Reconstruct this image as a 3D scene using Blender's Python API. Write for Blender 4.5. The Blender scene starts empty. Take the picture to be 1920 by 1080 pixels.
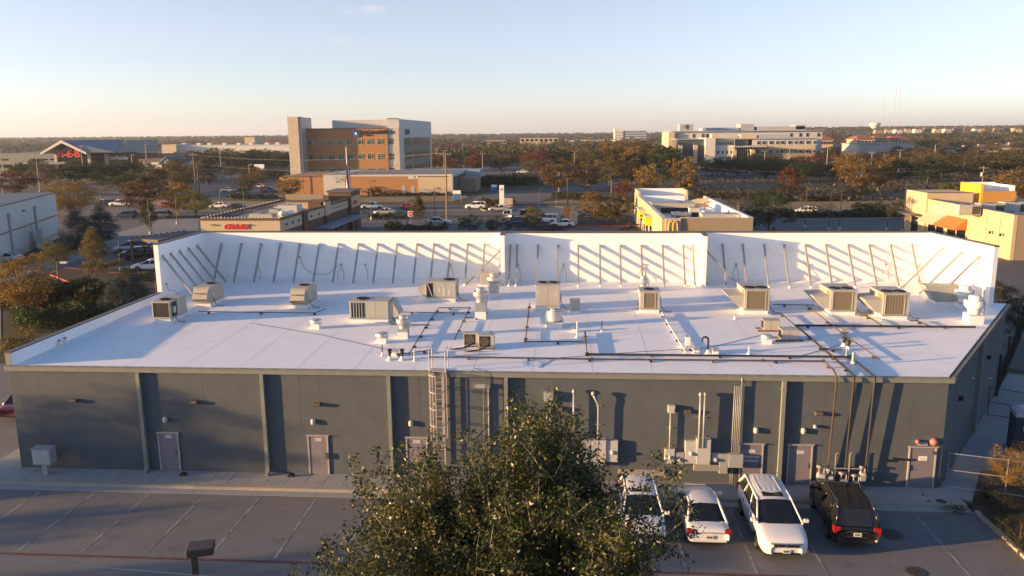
import bpy, math, random
import numpy as np
from mathutils import Matrix, Vector
sc = bpy.context.scene
C = sc.collection
R = math.radians
random.seed(7)
# ---------------------------------------------------------------- camera
F_PX, PITCH, ROLL, YAW = 1490.0, math.atan(288/1490), R(0.48), R(4.1577)
CAM = (28.66, -37.33, 17.1)
cd = bpy.data.cameras.new('camera'); cd.sensor_width = 36; cd.lens = F_PX/1920*36
cd.clip_start = 0.5; cd.clip_end = 30000
cam = bpy.data.objects.new('camera', cd); C.objects.link(cam); sc.camera = cam
cam.matrix_world = Matrix.Translation(CAM) @ Matrix.Rotation(YAW,4,'Z') @ Matrix.Rotation(math.pi/2-PITCH,4,'X') @ Matrix.Rotation(-ROLL,4,'Z')
# ---------------------------------------------------------------- sky, sun, exposure
SUN_EL, SUN_AZ = 6.3, 15.0        # light travels towards +X, turned 15 deg to +Y
tr = Vector((math.cos(R(SUN_AZ))*math.cos(R(SUN_EL)), math.sin(R(SUN_AZ))*math.cos(R(SUN_EL)), -math.sin(R(SUN_EL))))
w = bpy.data.worlds.new('World'); sc.world = w; w.use_nodes = True
nt = w.node_tree; nt.nodes.clear()
sky = nt.nodes.new('ShaderNodeTexSky'); sky.sky_type = 'NISHITA'; sky.sun_disc = False
sky.sun_elevation = R(SUN_EL)
sky.sun_rotation = math.atan2(-tr.x, -tr.y)
sky.altitude = 250; sky.air_density = 0.7; sky.dust_density = 0.7; sky.ozone_density = 1.0
bg = nt.nodes.new('ShaderNodeBackground'); bg.inputs[1].default_value = 0.10
wo = nt.nodes.new('ShaderNodeOutputWorld')
hsv = nt.nodes.new('ShaderNodeHueSaturation'); hsv.inputs['Saturation'].default_value = 0.62
tint = nt.nodes.new('ShaderNodeMix'); tint.data_type = 'RGBA'; tint.blend_type = 'MULTIPLY'; tint.inputs[0].default_value = 1.0; tint.inputs[7].default_value = (0.98,0.985,1.10,1)   # camera white balance
nt.links.new(sky.outputs[0], hsv.inputs['Color']); nt.links.new(hsv.outputs[0], tint.inputs[6])
# two thin cirrus wisps: stretched noise inside soft patches of the sky dome
tcw = nt.nodes.new('ShaderNodeTexCoord'); last = tint.outputs[2]
def wnode(op, a, b=None):
    n_ = nt.nodes.new('ShaderNodeMath'); n_.operation = op
    for k_, q_ in enumerate((a, b)):
        if q_ is None: continue
        if isinstance(q_, (int, float)): n_.inputs[k_].default_value = q_
        else: nt.links.new(q_, n_.inputs[k_])
    return n_.outputs[0]
sepw = nt.nodes.new('ShaderNodeSeparateXYZ'); nt.links.new(tcw.outputs['Generated'], sepw.inputs[0])
mpw = nt.nodes.new('ShaderNodeMapping'); mpw.inputs['Scale'].default_value = (30,30,120); nt.links.new(tcw.outputs['Generated'], mpw.inputs[0])
nzw = nt.nodes.new('ShaderNodeTexNoise'); nzw.inputs['Scale'].default_value = 1.0; nzw.inputs['Detail'].default_value = 5; nt.links.new(mpw.outputs[0], nzw.inputs['Vector'])
wisps = None
satr = nt.nodes.new('ShaderNodeMapRange'); satr.interpolation_type = 'SMOOTHSTEP'; satr.inputs[1].default_value = 0.10; satr.inputs[2].default_value = 0.65; satr.inputs[3].default_value = 0.60; satr.inputs[4].default_value = 1.25   # pale hazy horizon, deeper blue overhead
nt.links.new(sepw.outputs[2], satr.inputs[0]); nt.links.new(satr.outputs[0], hsv.inputs['Saturation'])
CIRRUS = [(680,17,0.030,0.0075),(634,76,0.017,0.0075)]
nt.links.new(bg.outputs[0], wo.inputs[0])
sd = bpy.data.lights.new('sun', 'SUN'); sd.energy = 5.0; sd.angle = R(0.55); sd.color = (1.0, 0.60, 0.26)
sun = bpy.data.objects.new('sun', sd); C.objects.link(sun)
sun.rotation_euler = tr.to_track_quat('-Z', 'Y').to_euler(); sun.location = (-40, -20, 60)
vs = sc.view_settings; vs.view_transform = 'Standard'; vs.look = 'None'; vs.gamma = 1.0; vs.exposure = 1.52
sc.cycles.max_bounces = 6; sc.cycles.transparent_max_bounces = 6

# ---------------------------------------------------------------- pixel -> place (1920x1080 photo pixels)
def ray(px, py):
    u, v = px-960, py-540; c, s = math.cos(ROLL), math.sin(ROLL)
    x, y = u*c-v*s, u*s+v*c
    cp, sp = math.cos(PITCH), math.sin(PITCH)
    X, Y, Z = x, F_PX*cp-y*sp, -F_PX*sp-y*cp
    c, s = math.cos(YAW), math.sin(YAW)
    return (X*c-Y*s, X*s+Y*c, Z)
def G(px, py, z=0.0):                      # on a level plane
    r = ray(px, py); t = (z-CAM[2])/r[2]; return (CAM[0]+t*r[0], CAM[1]+t*r[1])
def PY(px, py, y):                         # on the plane Y = y -> (x, z)
    r = ray(px, py); t = (y-CAM[1])/r[1]; return (CAM[0]+t*r[0], CAM[2]+t*r[2])
def PX(px, py, x):                         # on the plane X = x -> (y, z)
    r = ray(px, py); t = (x-CAM[0])/r[0]; return (CAM[1]+t*r[1], CAM[2]+t*r[2])
def W(px, py): return PY(px, py, 0.0)      # on the rear wall
def roofz(y): return 5.68+0.019*y
def RF(px, py, dz=0.0):                    # on (or dz above) the sloping roof
    y = 8
    for _ in range(6): x, y = G(px, py, roofz(y)+dz)
    return x, y
def sstep(a, b, v):
    t = min(1, max(0, (v-a)/(b-a))); return t*t*(3-2*t)
def hz(x, y):                              # height of the land far out
    return 10*sstep(900, 3200, y) + 13*sstep(450, 1350, y)*sstep(60, 420, x-0.12*y)

for (cpx, cpy, sa, sb) in CIRRUS:
    d_ = Vector(ray(cpx, cpy)).normalized()
    qx = wnode('DIVIDE', wnode('SUBTRACT', sepw.outputs[0], d_.x), sa); qz = wnode('DIVIDE', wnode('SUBTRACT', sepw.outputs[2], d_.z), sb)
    g_ = wnode('SUBTRACT', 1.0, wnode('ADD', wnode('MULTIPLY', qx, qx), wnode('MULTIPLY', qz, qz))); g_ = wnode('MAXIMUM', g_, 0.0)
    g_ = wnode('MULTIPLY', g_, wnode('GREATER_THAN', sepw.outputs[1], 0.0)); wisps = g_ if wisps is None else wnode('ADD', wisps, g_)
wisps = wnode('MULTIPLY', wisps, wnode('MAXIMUM', wnode('MULTIPLY', wnode('SUBTRACT', nzw.outputs['Fac'], 0.36), 1.9), 0.0))
mxw = nt.nodes.new('ShaderNodeMix'); mxw.data_type = 'RGBA'; nt.links.new(wisps, mxw.inputs[0]); nt.links.new(last, mxw.inputs[6]); mxw.inputs[7].default_value = (3.3,3.1,3.1,1)
nt.links.new(mxw.outputs[2], bg.inputs[0])

# ---------------------------------------------------------------- materials
MATS = {}
def mat(name, col, rough=0.8, metal=0.0, var=0.12, scale=2.5, bump=0.0, bscale=40.0, col2=None, detail=4, spec=0.4, stretch=None, emit=None):
    if name in MATS: return MATS[name]
    m = bpy.data.materials.new(name); m.use_nodes = True; n = m.node_tree; b = n.nodes['Principled BSDF']
    b.inputs['Roughness'].default_value = rough; b.inputs['Metallic'].default_value = metal
    b.inputs['Specular IOR Level'].default_value = spec
    geo = n.nodes.new('ShaderNodeNewGeometry'); src = geo.outputs['Position']
    if stretch:
        mp = n.nodes.new('ShaderNodeMapping'); mp.inputs['Scale'].default_value = stretch
        n.links.new(src, mp.inputs['Vector']); src = mp.outputs[0]
    nz = n.nodes.new('ShaderNodeTexNoise'); nz.inputs['Scale'].default_value = scale; nz.inputs['Detail'].default_value = detail
    nz.inputs['Roughness'].default_value = 0.65
    n.links.new(src, nz.inputs['Vector'])
    cr = n.nodes.new('ShaderNodeValToRGB'); cr.color_ramp.elements[0].position = 0.3; cr.color_ramp.elements[1].position = 0.72
    c2 = col2 if col2 else tuple(min(1, c*(1+var)) for c in col)
    c1 = col if col2 else tuple(c*(1-var) for c in col)
    cr.color_ramp.elements[0].color = (*c1, 1); cr.color_ramp.elements[1].color = (*c2, 1)
    n.links.new(nz.outputs['Fac'], cr.inputs['Fac']); n.links.new(cr.outputs[0], b.inputs['Base Color'])
    if bump:
        n2 = n.nodes.new('ShaderNodeTexNoise'); n2.inputs['Scale'].default_value = bscale; n2.inputs['Detail'].default_value = 3
        n.links.new(src, n2.inputs['Vector'])
        bp = n.nodes.new('ShaderNodeBump'); bp.inputs['Strength'].default_value = bump; bp.inputs['Distance'].default_value = 0.02
        n.links.new(n2.outputs['Fac'], bp.inputs['Height']); n.links.new(bp.outputs[0], b.inputs['Normal'])
    if emit:
        b.inputs['Emission Color'].default_value = (*emit[0], 1); b.inputs['Emission Strength'].default_value = emit[1]
    MATS[name] = m; return m
def layered(name, base, stains, rough=0.9, bump=0.3, bscale=60):
    """base colour with several stain layers: (colour, scale, lo, hi, stretch)"""
    m = bpy.data.materials.new(name); m.use_nodes = True; n = m.node_tree; b = n.nodes['Principled BSDF']
    b.inputs['Roughness'].default_value = rough; b.inputs['Specular IOR Level'].default_value = 0.3
    geo = n.nodes.new('ShaderNodeNewGeometry'); last = None
    for i, (col, scale, lo, hi, st) in enumerate(stains):
        mp = n.nodes.new('ShaderNodeMapping'); mp.inputs['Scale'].default_value = st; mp.inputs['Location'].default_value = (i*7.3, i*3.1, 0)
        n.links.new(geo.outputs['Position'], mp.inputs['Vector'])
        nz = n.nodes.new('ShaderNodeTexNoise'); nz.inputs['Scale'].default_value = scale; nz.inputs['Detail'].default_value = 6; nz.inputs['Roughness'].default_value = 0.7
        n.links.new(mp.outputs[0], nz.inputs['Vector'])
        mr = n.nodes.new('ShaderNodeMapRange'); mr.inputs[1].default_value = lo; mr.inputs[2].default_value = hi
        n.links.new(nz.outputs['Fac'], mr.inputs[0])
        mx = n.nodes.new('ShaderNodeMix'); mx.data_type = 'RGBA'
        n.links.new(mr.outputs[0], mx.inputs[0])
        if last is None: mx.inputs[6].default_value = (*base, 1)
        else: n.links.new(last, mx.inputs[6])
        mx.inputs[7].default_value = (*col, 1); last = mx.outputs[2]
    n.links.new(last, b.inputs['Base Color'])
    nz = n.nodes.new('ShaderNodeTexNoise'); nz.inputs['Scale'].default_value = bscale; nz.inputs['Detail'].default_value = 4
    n.links.new(geo.outputs['Position'], nz.inputs['Vector'])
    bp = n.nodes.new('ShaderNodeBump'); bp.inputs['Strength'].default_value = bump; bp.inputs['Distance'].default_value = 0.01
    n.links.new(nz.outputs['Fac'], bp.inputs['Height']); n.links.new(bp.outputs[0], b.inputs['Normal'])
    MATS[name] = m; return m
def leafmat(name, cols, scale=0.55, transl=0.35, rough=0.55):
    m = bpy.data.materials.new(name); m.use_nodes = True; n = m.node_tree; n.nodes.clear()
    out = n.nodes.new('ShaderNodeOutputMaterial')
    geo = n.nodes.new('ShaderNodeNewGeometry'); oi = n.nodes.new('ShaderNodeObjectInfo')
    tc = n.nodes.new('ShaderNodeTexCoord')
    nz = n.nodes.new('ShaderNodeTexNoise'); nz.inputs['Scale'].default_value = scale; nz.inputs['Detail'].default_value = 2
    n.links.new(tc.outputs['Object'], nz.inputs['Vector'])
    m1 = n.nodes.new('ShaderNodeMath'); m1.operation = 'MULTIPLY_ADD'; m1.inputs[1].default_value = 0.34; m1.inputs[2].default_value = -0.17
    n.links.new(geo.outputs['Random Per Island'], m1.inputs[0])
    m2 = n.nodes.new('ShaderNodeMath'); m2.operation = 'MULTIPLY_ADD'; m2.inputs[1].default_value = 0.3; m2.inputs[2].default_value = -0.15
    n.links.new(oi.outputs['Random'], m2.inputs[0])
    a1 = n.nodes.new('ShaderNodeMath'); n.links.new(nz.outputs['Fac'], a1.inputs[0]); n.links.new(m1.outputs[0], a1.inputs[1])
    a2 = n.nodes.new('ShaderNodeMath'); n.links.new(a1.outputs[0], a2.inputs[0]); n.links.new(m2.outputs[0], a2.inputs[1])
    cr = n.nodes.new('ShaderNodeValToRGB'); els = cr.color_ramp.elements
    while len(els) < len(cols): els.new(0.5)
    for i, c in enumerate(cols):
        els[i].position = 0.28+0.44*i/max(1, len(cols)-1); els[i].color = (*c, 1)
    n.links.new(a2.outputs[0], cr.inputs[0])
    d = n.nodes.new('ShaderNodeBsdfPrincipled'); d.inputs['Roughness'].default_value = rough; d.inputs['Specular IOR Level'].default_value = 0.35
    t = n.nodes.new('ShaderNodeBsdfTranslucent'); mx = n.nodes.new('ShaderNodeMixShader'); mx.inputs[0].default_value = transl
    n.links.new(cr.outputs[0], d.inputs['Base Color']); n.links.new(cr.outputs[0], t.inputs[0])
    n.links.new(d.outputs[0], mx.inputs[1]); n.links.new(t.outputs[0], mx.inputs[2]); n.links.new(mx.outputs[0], out.inputs[0])
    MATS[name] = m; return m

# ---------------------------------------------------------------- mesh builder
class MB:
    def __init__(s): s.v, s.f = [], []
    def add(s, vs, fs):
        o = len(s.v); s.v += [tuple(v) for v in vs]; s.f += [tuple(i+o for i in f) for f in fs]; return s
    def box(s, x0, x1, y0, y1, z0, z1):
        return s.add([(x0,y0,z0),(x1,y0,z0),(x1,y1,z0),(x0,y1,z0),(x0,y0,z1),(x1,y0,z1),(x1,y1,z1),(x0,y1,z1)],
                     [(0,3,2,1),(4,5,6,7),(0,1,5,4),(1,2,6,5),(2,3,7,6),(3,0,4,7)])
    def obox(s, c, sz, M=None):
        M = M or Matrix.Identity(3); c = Vector(c); h = [q/2 for q in sz]
        vs = [c+M@Vector((sx*h[0],sy*h[1],sz_*h[2])) for sz_ in (-1,1) for sx,sy in ((-1,-1),(1,-1),(1,1),(-1,1))]
        return s.add(vs, [(0,3,2,1),(4,5,6,7),(0,1,5,4),(1,2,6,5),(2,3,7,6),(3,0,4,7)])
    def prism(s, poly, z0, z1):
        n = len(poly); zz0 = z0 if hasattr(z0,'__len__') else [z0]*n; zz1 = z1 if hasattr(z1,'__len__') else [z1]*n
        vs = [(p[0],p[1],zz0[i]) for i,p in enumerate(poly)]+[(p[0],p[1],zz1[i]) for i,p in enumerate(poly)]
        return s.add(vs, [tuple(range(n))[::-1], tuple(range(n,2*n))]+[(i,(i+1)%n,n+(i+1)%n,n+i) for i in range(n)])
    def prism_y(s, poly, y0, y1):          # poly in (x, z)
        n = len(poly); vs = [(p[0],y0,p[1]) for p in poly]+[(p[0],y1,p[1]) for p in poly]
        return s.add(vs, [tuple(range(n)), tuple(range(n,2*n))[::-1]]+[(i,n+i,n+(i+1)%n,(i+1)%n) for i in range(n)])
    def prism_x(s, poly, x0, x1):          # poly in (y, z)
        n = len(poly); vs = [(x0,p[0],p[1]) for p in poly]+[(x1,p[0],p[1]) for p in poly]
        return s.add(vs, [tuple(range(n))[::-1], tuple(range(n,2*n))]+[(i,(i+1)%n,n+(i+1)%n,n+i) for i in range(n)])
    def quad(s, *p): return s.add(p, [tuple(range(len(p)))])
    def tube(s, pts, r, n=6, cap=True):
        pts = [Vector(p) for p in pts]; rs = r if hasattr(r,'__len__') else [r]*len(pts); o = len(s.v); prev = None
        for i, p in enumerate(pts):
            d = (pts[min(i+1,len(pts)-1)]-pts[max(i-1,0)])
            if d.length < 1e-9: d = Vector((0,0,1))
            d.normalize()
            a = prev if prev is not None else (Vector((0,0,1)) if abs(d.z) < 0.9 else Vector((1,0,0)))
            a = (a-d*a.dot(d)); a = a.normalized() if a.length > 1e-6 else d.orthogonal().normalized()
            prev = a; b = d.cross(a)
            for k in range(n):
                t = 2*math.pi*(k+0.5)/n; s.v.append(tuple(p+(a*math.cos(t)+b*math.sin(t))*rs[i]))
        m = len(pts)
        for i in range(m-1):
            for k in range(n): s.f.append((o+i*n+k, o+i*n+(k+1)%n, o+(i+1)*n+(k+1)%n, o+(i+1)*n+k))
        if cap: s.f.append(tuple(o+k for k in range(n))[::-1]); s.f.append(tuple(o+(m-1)*n+k for k in range(n)))
        return s
    def lathe(s, prof, c=(0,0,0), n=16):
        o = len(s.v); m = len(prof)
        for r, z in prof:
            for k in range(n):
                t = 2*math.pi*k/n; s.v.append((c[0]+r*math.cos(t), c[1]+r*math.sin(t), c[2]+z))
        for i in range(m-1):
            for k in range(n): s.f.append((o+i*n+k, o+i*n+(k+1)%n, o+(i+1)*n+(k+1)%n, o+(i+1)*n+k))
        s.f.append(tuple(o+k for k in range(n))[::-1]); s.f.append(tuple(o+(m-1)*n+k for k in range(n)))
        return s
    def mesh(s, name, m, smooth=False):
        me = bpy.data.meshes.new(name); me.from_pydata(s.v, [], s.f); me.update()
        if m is not None: me.materials.append(MATS[m] if isinstance(m, str) else m)
        if smooth: me.shade_smooth()
        return me
    def build(s, name, m, parent=None, w=False, smooth=False, bevel=0.0, kind=None, label=None):
        o = bpy.data.objects.new(name, s.mesh(name, m, smooth)); C.objects.link(o)
        if parent is not None:
            o.parent = parent
            if w: o.location = tuple(-q for q in base_of(parent))
        if bevel:
            b = o.modifiers.new('bevel', 'BEVEL'); b.width = bevel; b.segments = 2; b.limit_method = 'ANGLE'
        if kind: o['kind'] = kind
        if label: o['label'] = label
        return o
def base_of(o):
    v = Vector((0,0,0))
    while o is not None: v = v+Vector(o.location); o = o.parent
    return v
def tag(o, label=None, cat=None, group=None, kind=None):
    if label: o['label'] = label
    if cat: o['category'] = cat
    if group: o['group'] = group
    if kind: o['kind'] = kind
    return o
def thing(name, label, cat, loc=(0,0,0), rotz=0.0, group=None):
    o = bpy.data.objects.new(name, None); C.objects.link(o); o.location = loc; o.rotation_euler = (0,0,rotz)
    o.empty_display_size = 0.3
    return tag(o, label, cat, group)
def copy_tree(o, parent=None):
    c = o.copy(); C.objects.link(c); c.parent = parent
    if parent is None and 'label' in c: pass
    for ch in list(o.children): copy_tree(ch, c)
    return c
def text_mesh(txt, size, m, bold=0.0, shear=0.0, extrude=0.02, align='CENTER', sx=1.0):
    cu = bpy.data.curves.new('txt', 'FONT'); cu.body = txt; cu.size = size; cu.extrude = extrude; cu.align_x = align; cu.offset = bold; cu.shear = shear
    cu.resolution_u = 3; cu.space_character = sx
    o = bpy.data.objects.new('txt', cu); C.objects.link(o)
    dg = bpy.context.evaluated_depsgraph_get(); me = bpy.data.meshes.new_from_object(o.evaluated_get(dg))
    bpy.data.objects.remove(o); bpy.data.curves.remove(cu)
    me.materials.clear(); me.materials.append(MATS[m] if isinstance(m, str) else m); return me
def lettering(txt, pos, size, m, parent, rotz=0.0, name='lettering', **k):
    """upright text on a wall facing -Y (turned by rotz); pos in world, centre of the baseline"""
    me = text_mesh(txt, size, m, **k); o = bpy.data.objects.new(name, me); C.objects.link(o); o.parent = parent
    o.rotation_euler = (math.pi/2, 0, rotz); o.location = Vector(pos)-base_of(parent); return o
ORD = ['leftmost','second from the left','third from the left','fourth from the left','fifth from the left','sixth from the left','seventh from the left','eighth from the left','ninth from the left','tenth from the left','eleventh from the left','twelfth from the left','thirteenth from the left','fourteenth from the left','fifteenth from the left']+[f'{q} from the left' for q in ('sixteenth','seventeenth','eighteenth','nineteenth','twentieth','twenty-first','twenty-second','twenty-third','twenty-fourth','twenty-fifth','twenty-sixth','twenty-seventh','twenty-eighth','twenty-ninth','thirtieth','thirty-first','thirty-second','thirty-third','thirty-fourth','thirty-fifth','thirty-sixth','thirty-seventh','thirty-eighth','thirty-ninth','fortieth')]

# ---------------------------------------------------------------- material set
mat('stucco', (0.096,0.112,0.127), 0.95, var=0.13, scale=1.1, bump=0.5, bscale=55, detail=8)
mat('joint_line', (0.078,0.09,0.10), 0.9, var=0.1)
mat('trim_paint', (0.205,0.225,0.205), 0.75, var=0.1, scale=2)
mat('cap_metal', (0.10,0.095,0.088), 0.5, var=0.15, scale=2)
layered('membrane', (0.88,0.88,0.88), [((0.80,0.79,0.78), 0.7, 0.45, 0.8, (1,1,1)), ((0.66,0.64,0.61), 3.0, 0.58, 0.78, (0.25,1.6,1)), ((0.50,0.46,0.41), 5.0, 0.68, 0.80, (0.35,1.2,1))], rough=0.55, bump=0.12, bscale=9)
mat('parapet_white', (0.88,0.88,0.88), 0.6, var=0.03, scale=1.5)
mat('brace_metal', (0.36,0.36,0.35), 0.5, metal=0.3, var=0.1)
mat('door_paint', (0.20,0.185,0.215), 0.55, var=0.08)
mat('door_frame', (0.42,0.39,0.37), 0.5, var=0.05)
mat('letter_white', (0.8,0.8,0.8), 0.6, var=0.02)
mat('black_plastic', (0.02,0.02,0.02), 0.5, var=0.1)
mat('fixture_grey', (0.30,0.29,0.26), 0.5, var=0.05)
mat('fixture_bronze', (0.13,0.11,0.085), 0.5, var=0.05)
mat('conduit', (0.36,0.37,0.37), 0.5, metal=0.15, var=0.1)
mat('panel_grey', (0.34,0.35,0.36), 0.45, var=0.05)
mat('hvac_tan', (0.42,0.39,0.325), 0.5, var=0.08, scale=1.5)
mat('hvac_side', (0.40,0.385,0.34), 0.5, var=0.08, scale=1.5)
mat('hvac_green', (0.36,0.37,0.33), 0.5, var=0.08, scale=1.5)
mat('coil', (0.075,0.066,0.052), 0.7, var=0.25, scale=30, stretch=(1,1,8))
mat('coil_gold', (0.24,0.19,0.12), 0.6, var=0.2, scale=30, stretch=(1,1,8))
mat('fan_black', (0.015,0.015,0.015), 0.5, var=0.2)
mat('galv', (0.48,0.48,0.47), 0.38, metal=0.65, var=0.15, scale=6)
mat('spun_alu', (0.62,0.61,0.58), 0.35, metal=0.6, var=0.1, scale=4)
mat('curb_white', (0.76,0.75,0.73), 0.7, var=0.06)
mat('pipe_black', (0.03,0.028,0.026), 0.55, var=0.3, scale=8)
mat('pipe_rust', (0.085,0.055,0.04), 0.7, var=0.35, scale=6)
mat('pvc_white', (0.72,0.71,0.68), 0.5, var=0.05)
mat('wood_block', (0.17,0.12,0.085), 0.9, var=0.3, scale=9)
mat('ladder_paint', (0.44,0.40,0.365), 0.5, var=0.08)
layered('asphalt', (0.165,0.162,0.160), [((0.205,0.197,0.188), 0.35, 0.4, 0.75, (1,1,1)), ((0.10,0.10,0.10), 0.6, 0.54, 0.78, (1,1.4,1)), ((0.22,0.21,0.20), 9, 0.55, 0.8, (1,1,1)), ((0.05,0.05,0.05), 1.6, 0.64, 0.75, (1,1,1))], rough=0.92, bump=0.35, bscale=70)
layered('asphalt_far', (0.115,0.113,0.11), [((0.15,0.145,0.14), 0.06, 0.4, 0.7, (1,1,1)), ((0.08,0.08,0.08), 0.25, 0.55, 0.8, (1,1,1))], rough=0.92, bump=0.1, bscale=10)
layered('concrete_drive', (0.23,0.225,0.215), [((0.28,0.27,0.25), 0.1, 0.4, 0.7, (1,1,1)), ((0.16,0.16,0.155), 0.4, 0.58, 0.85, (1,1,1))], rough=0.92, bump=0.1, bscale=10)
layered('concrete', (0.31,0.31,0.305), [((0.36,0.355,0.34), 0.8, 0.4, 0.7, (1,1,1)), ((0.235,0.215,0.185), 1.7, 0.56, 0.8, (1,1,1)), ((0.30,0.235,0.165), 0.5, 0.62, 0.8, (1,1,1))], rough=0.92, bump=0.25, bscale=50)
layered('kerb', (0.33,0.31,0.27), [((0.38,0.33,0.26), 0.9, 0.4, 0.7, (1,1,1)), ((0.20,0.18,0.15), 2.5, 0.56, 0.8, (1,1,1))], rough=0.92, bump=0.25, bscale=50)
layered('line_white', (0.34,0.34,0.34), [((0.15,0.148,0.146), 1.6, 0.40, 0.60, (1,0.6,1)), ((0.16,0.15,0.135), 9, 0.58, 0.75, (1,1,1))], rough=0.85)
layered('line_red', (0.125,0.055,0.052), [((0.13,0.115,0.11), 1.7, 0.45, 0.65, (1,1,1))], rough=0.85)
mat('kerb_red', (0.40,0.075,0.06), 0.8, var=0.3, scale=1)
mat('mulch', (0.055,0.04,0.031), 1.0, var=0.4, scale=5, bump=1.0, bscale=25)
layered('ground', (0.060,0.055,0.034), [((0.085,0.072,0.042), 0.02, 0.4, 0.65, (1,1,1)), ((0.045,0.047,0.026), 0.05, 0.5, 0.75, (1,1,1)), ((0.12,0.095,0.055), 0.012, 0.55, 0.75, (1,1,1))], rough=1.0, bump=0.4, bscale=2)
layered('dry_grass', (0.28,0.20,0.095), [((0.21,0.155,0.075), 0.3, 0.4, 0.7, (1,1,1)), ((0.15,0.125,0.055), 0.12, 0.5, 0.75, (1,1,1))], rough=1.0, bump=0.5, bscale=6)
layered('dull_grass', (0.075,0.068,0.038), [((0.105,0.09,0.05), 0.15, 0.4, 0.7, (1,1,1)), ((0.05,0.05,0.028), 0.3, 0.5, 0.8, (1,1,1))], rough=1.0, bump=0.5, bscale=6)
mat('glass_dark', (0.012,0.014,0.016), 0.08, var=0.05, spec=0.6)
mat('glass_green', (0.035,0.075,0.058), 0.12, var=0.35, scale=0.35, spec=0.6)
mat('glass_blue', (0.06,0.085,0.105), 0.1, var=0.2, scale=0.3, spec=0.6)
mat('brick_orange', (0.36,0.19,0.085), 0.9, var=0.1, scale=3)
mat('brick_brown', (0.125,0.085,0.06), 0.9, var=0.12, scale=3)
mat('brick_red', (0.13,0.07,0.05), 0.9, var=0.12, scale=3)
mat('cream', (0.50,0.41,0.28), 0.85, var=0.06)
mat('tan_stucco', (0.55,0.41,0.24), 0.9, var=0.05, scale=0.8)
mat('tan_brick_and_shade', (0.30,0.235,0.16), 0.9, var=0.08, scale=3)  # tan brick, also the darker tan standing for shade on two front walls
mat('limestone', (0.46,0.41,0.33), 0.9, var=0.22, scale=2.2)
mat('white_wall', (0.56,0.55,0.52), 0.85, var=0.05, scale=0.4)
mat('metal_dark', (0.12,0.135,0.14), 0.5, var=0.06)
mat('metal_grey', (0.36,0.37,0.38), 0.5, var=0.06)
mat('panel_light', (0.48,0.48,0.47), 0.5, var=0.04)
mat('panel_blue', (0.30,0.37,0.44), 0.5, var=0.06)
mat('roof_blue', (0.17,0.215,0.26), 0.45, metal=0.2, var=0.06)
mat('roof_grey', (0.22,0.22,0.215), 0.8, var=0.15, scale=0.5)
mat('roof_red', (0.33,0.11,0.06), 0.85, var=0.15, scale=0.3)
mat('roof_brown', (0.13,0.11,0.095), 0.9, var=0.15)
mat('sign_red', (0.62,0.03,0.035), 0.4, var=0.05)
mat('sign_navy', (0.025,0.035,0.06), 0.5, var=0.05)
mat('sign_blue', (0.05,0.16,0.38), 0.5, var=0.05)
mat('sign_yellow', (0.75,0.50,0.07), 0.5, var=0.03)
mat('awning_lime', (0.55,0.62,0.03), 0.6, var=0.04)
mat('awning_orange', (0.42,0.16,0.04), 0.7, var=0.06)
mat('panel_orange', (0.47,0.24,0.05), 0.6, var=0.08, scale=2)
mat('panel_yellow', (0.70,0.40,0.03), 0.6, var=0.05)
mat('pole_dark', (0.06,0.05,0.042), 0.6, var=0.15)
mat('pole_wood', (0.20,0.16,0.12), 0.9, var=0.2, scale=4)
mat('pole_concrete', (0.38,0.36,0.33), 0.8, var=0.1)
mat('bark', (0.10,0.078,0.058), 0.95, var=0.3, scale=6)
mat('bark_pale', (0.24,0.20,0.155), 0.95, var=0.25, scale=6)
mat('tyre', (0.018,0.018,0.018), 0.85, var=0.2)
mat('rim', (0.42,0.42,0.43), 0.35, metal=0.8, var=0.05)
mat('chrome', (0.62,0.62,0.63), 0.15, metal=1.0, var=0.02)
mat('lamp_clear', (0.55,0.56,0.58), 0.12, var=0.1, spec=0.6)
mat('lamp_red', (0.30,0.012,0.012), 0.2, var=0.1, spec=0.6)
mat('plate', (0.55,0.55,0.53), 0.5, var=0.05)
for nme, col, met in (('white',(0.74,0.74,0.73),0),('black',(0.008,0.0075,0.007),0),('silver',(0.42,0.43,0.44),0.4),('grey',(0.14,0.145,0.15),0.3),('blue',(0.045,0.075,0.12),0.3),('red',(0.26,0.02,0.025),0.1),('dark',(0.022,0.023,0.026),0.2),('beige',(0.42,0.38,0.31),0.3),('maroon',(0.10,0.02,0.025),0.1)):
    m = mat('paint_'+nme, col, 0.28, metal=met, var=0.02, spec=0.5); bs = m.node_tree.nodes['Principled BSDF']; bs.inputs['Coat Weight'].default_value = 0.6; bs.inputs['Coat Roughness'].default_value = 0.06
leafmat('leaf_oak', [(0.018,0.033,0.012),(0.034,0.055,0.018),(0.060,0.084,0.027)])
leafmat('leaf_live', [(0.015,0.027,0.006),(0.032,0.046,0.011),(0.058,0.072,0.018),(0.10,0.10,0.028)], scale=0.9, transl=0.2, rough=0.38)
leafmat('leaf_olive', [(0.060,0.055,0.016),(0.12,0.098,0.028),(0.19,0.145,0.04)])
leafmat('leaf_gold', [(0.11,0.065,0.018),(0.20,0.125,0.03),(0.30,0.20,0.045)])
leafmat('leaf_rust', [(0.065,0.032,0.016),(0.125,0.055,0.022),(0.20,0.085,0.03)])
leafmat('leaf_red', [(0.085,0.022,0.016),(0.16,0.038,0.022),(0.22,0.075,0.03)])
leafmat('leaf_lime', [(0.085,0.085,0.018),(0.15,0.15,0.028),(0.23,0.21,0.035)])
leafmat('leaf_cedar', [(0.035,0.050,0.047),(0.060,0.082,0.076),(0.098,0.122,0.112)])
leafmat('leaf_bare', [(0.060,0.048,0.032),(0.105,0.080,0.050),(0.16,0.115,0.065)])
leafmat('leaf_hedge', [(0.020,0.026,0.010),(0.038,0.045,0.016),(0.065,0.066,0.022)])
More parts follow.
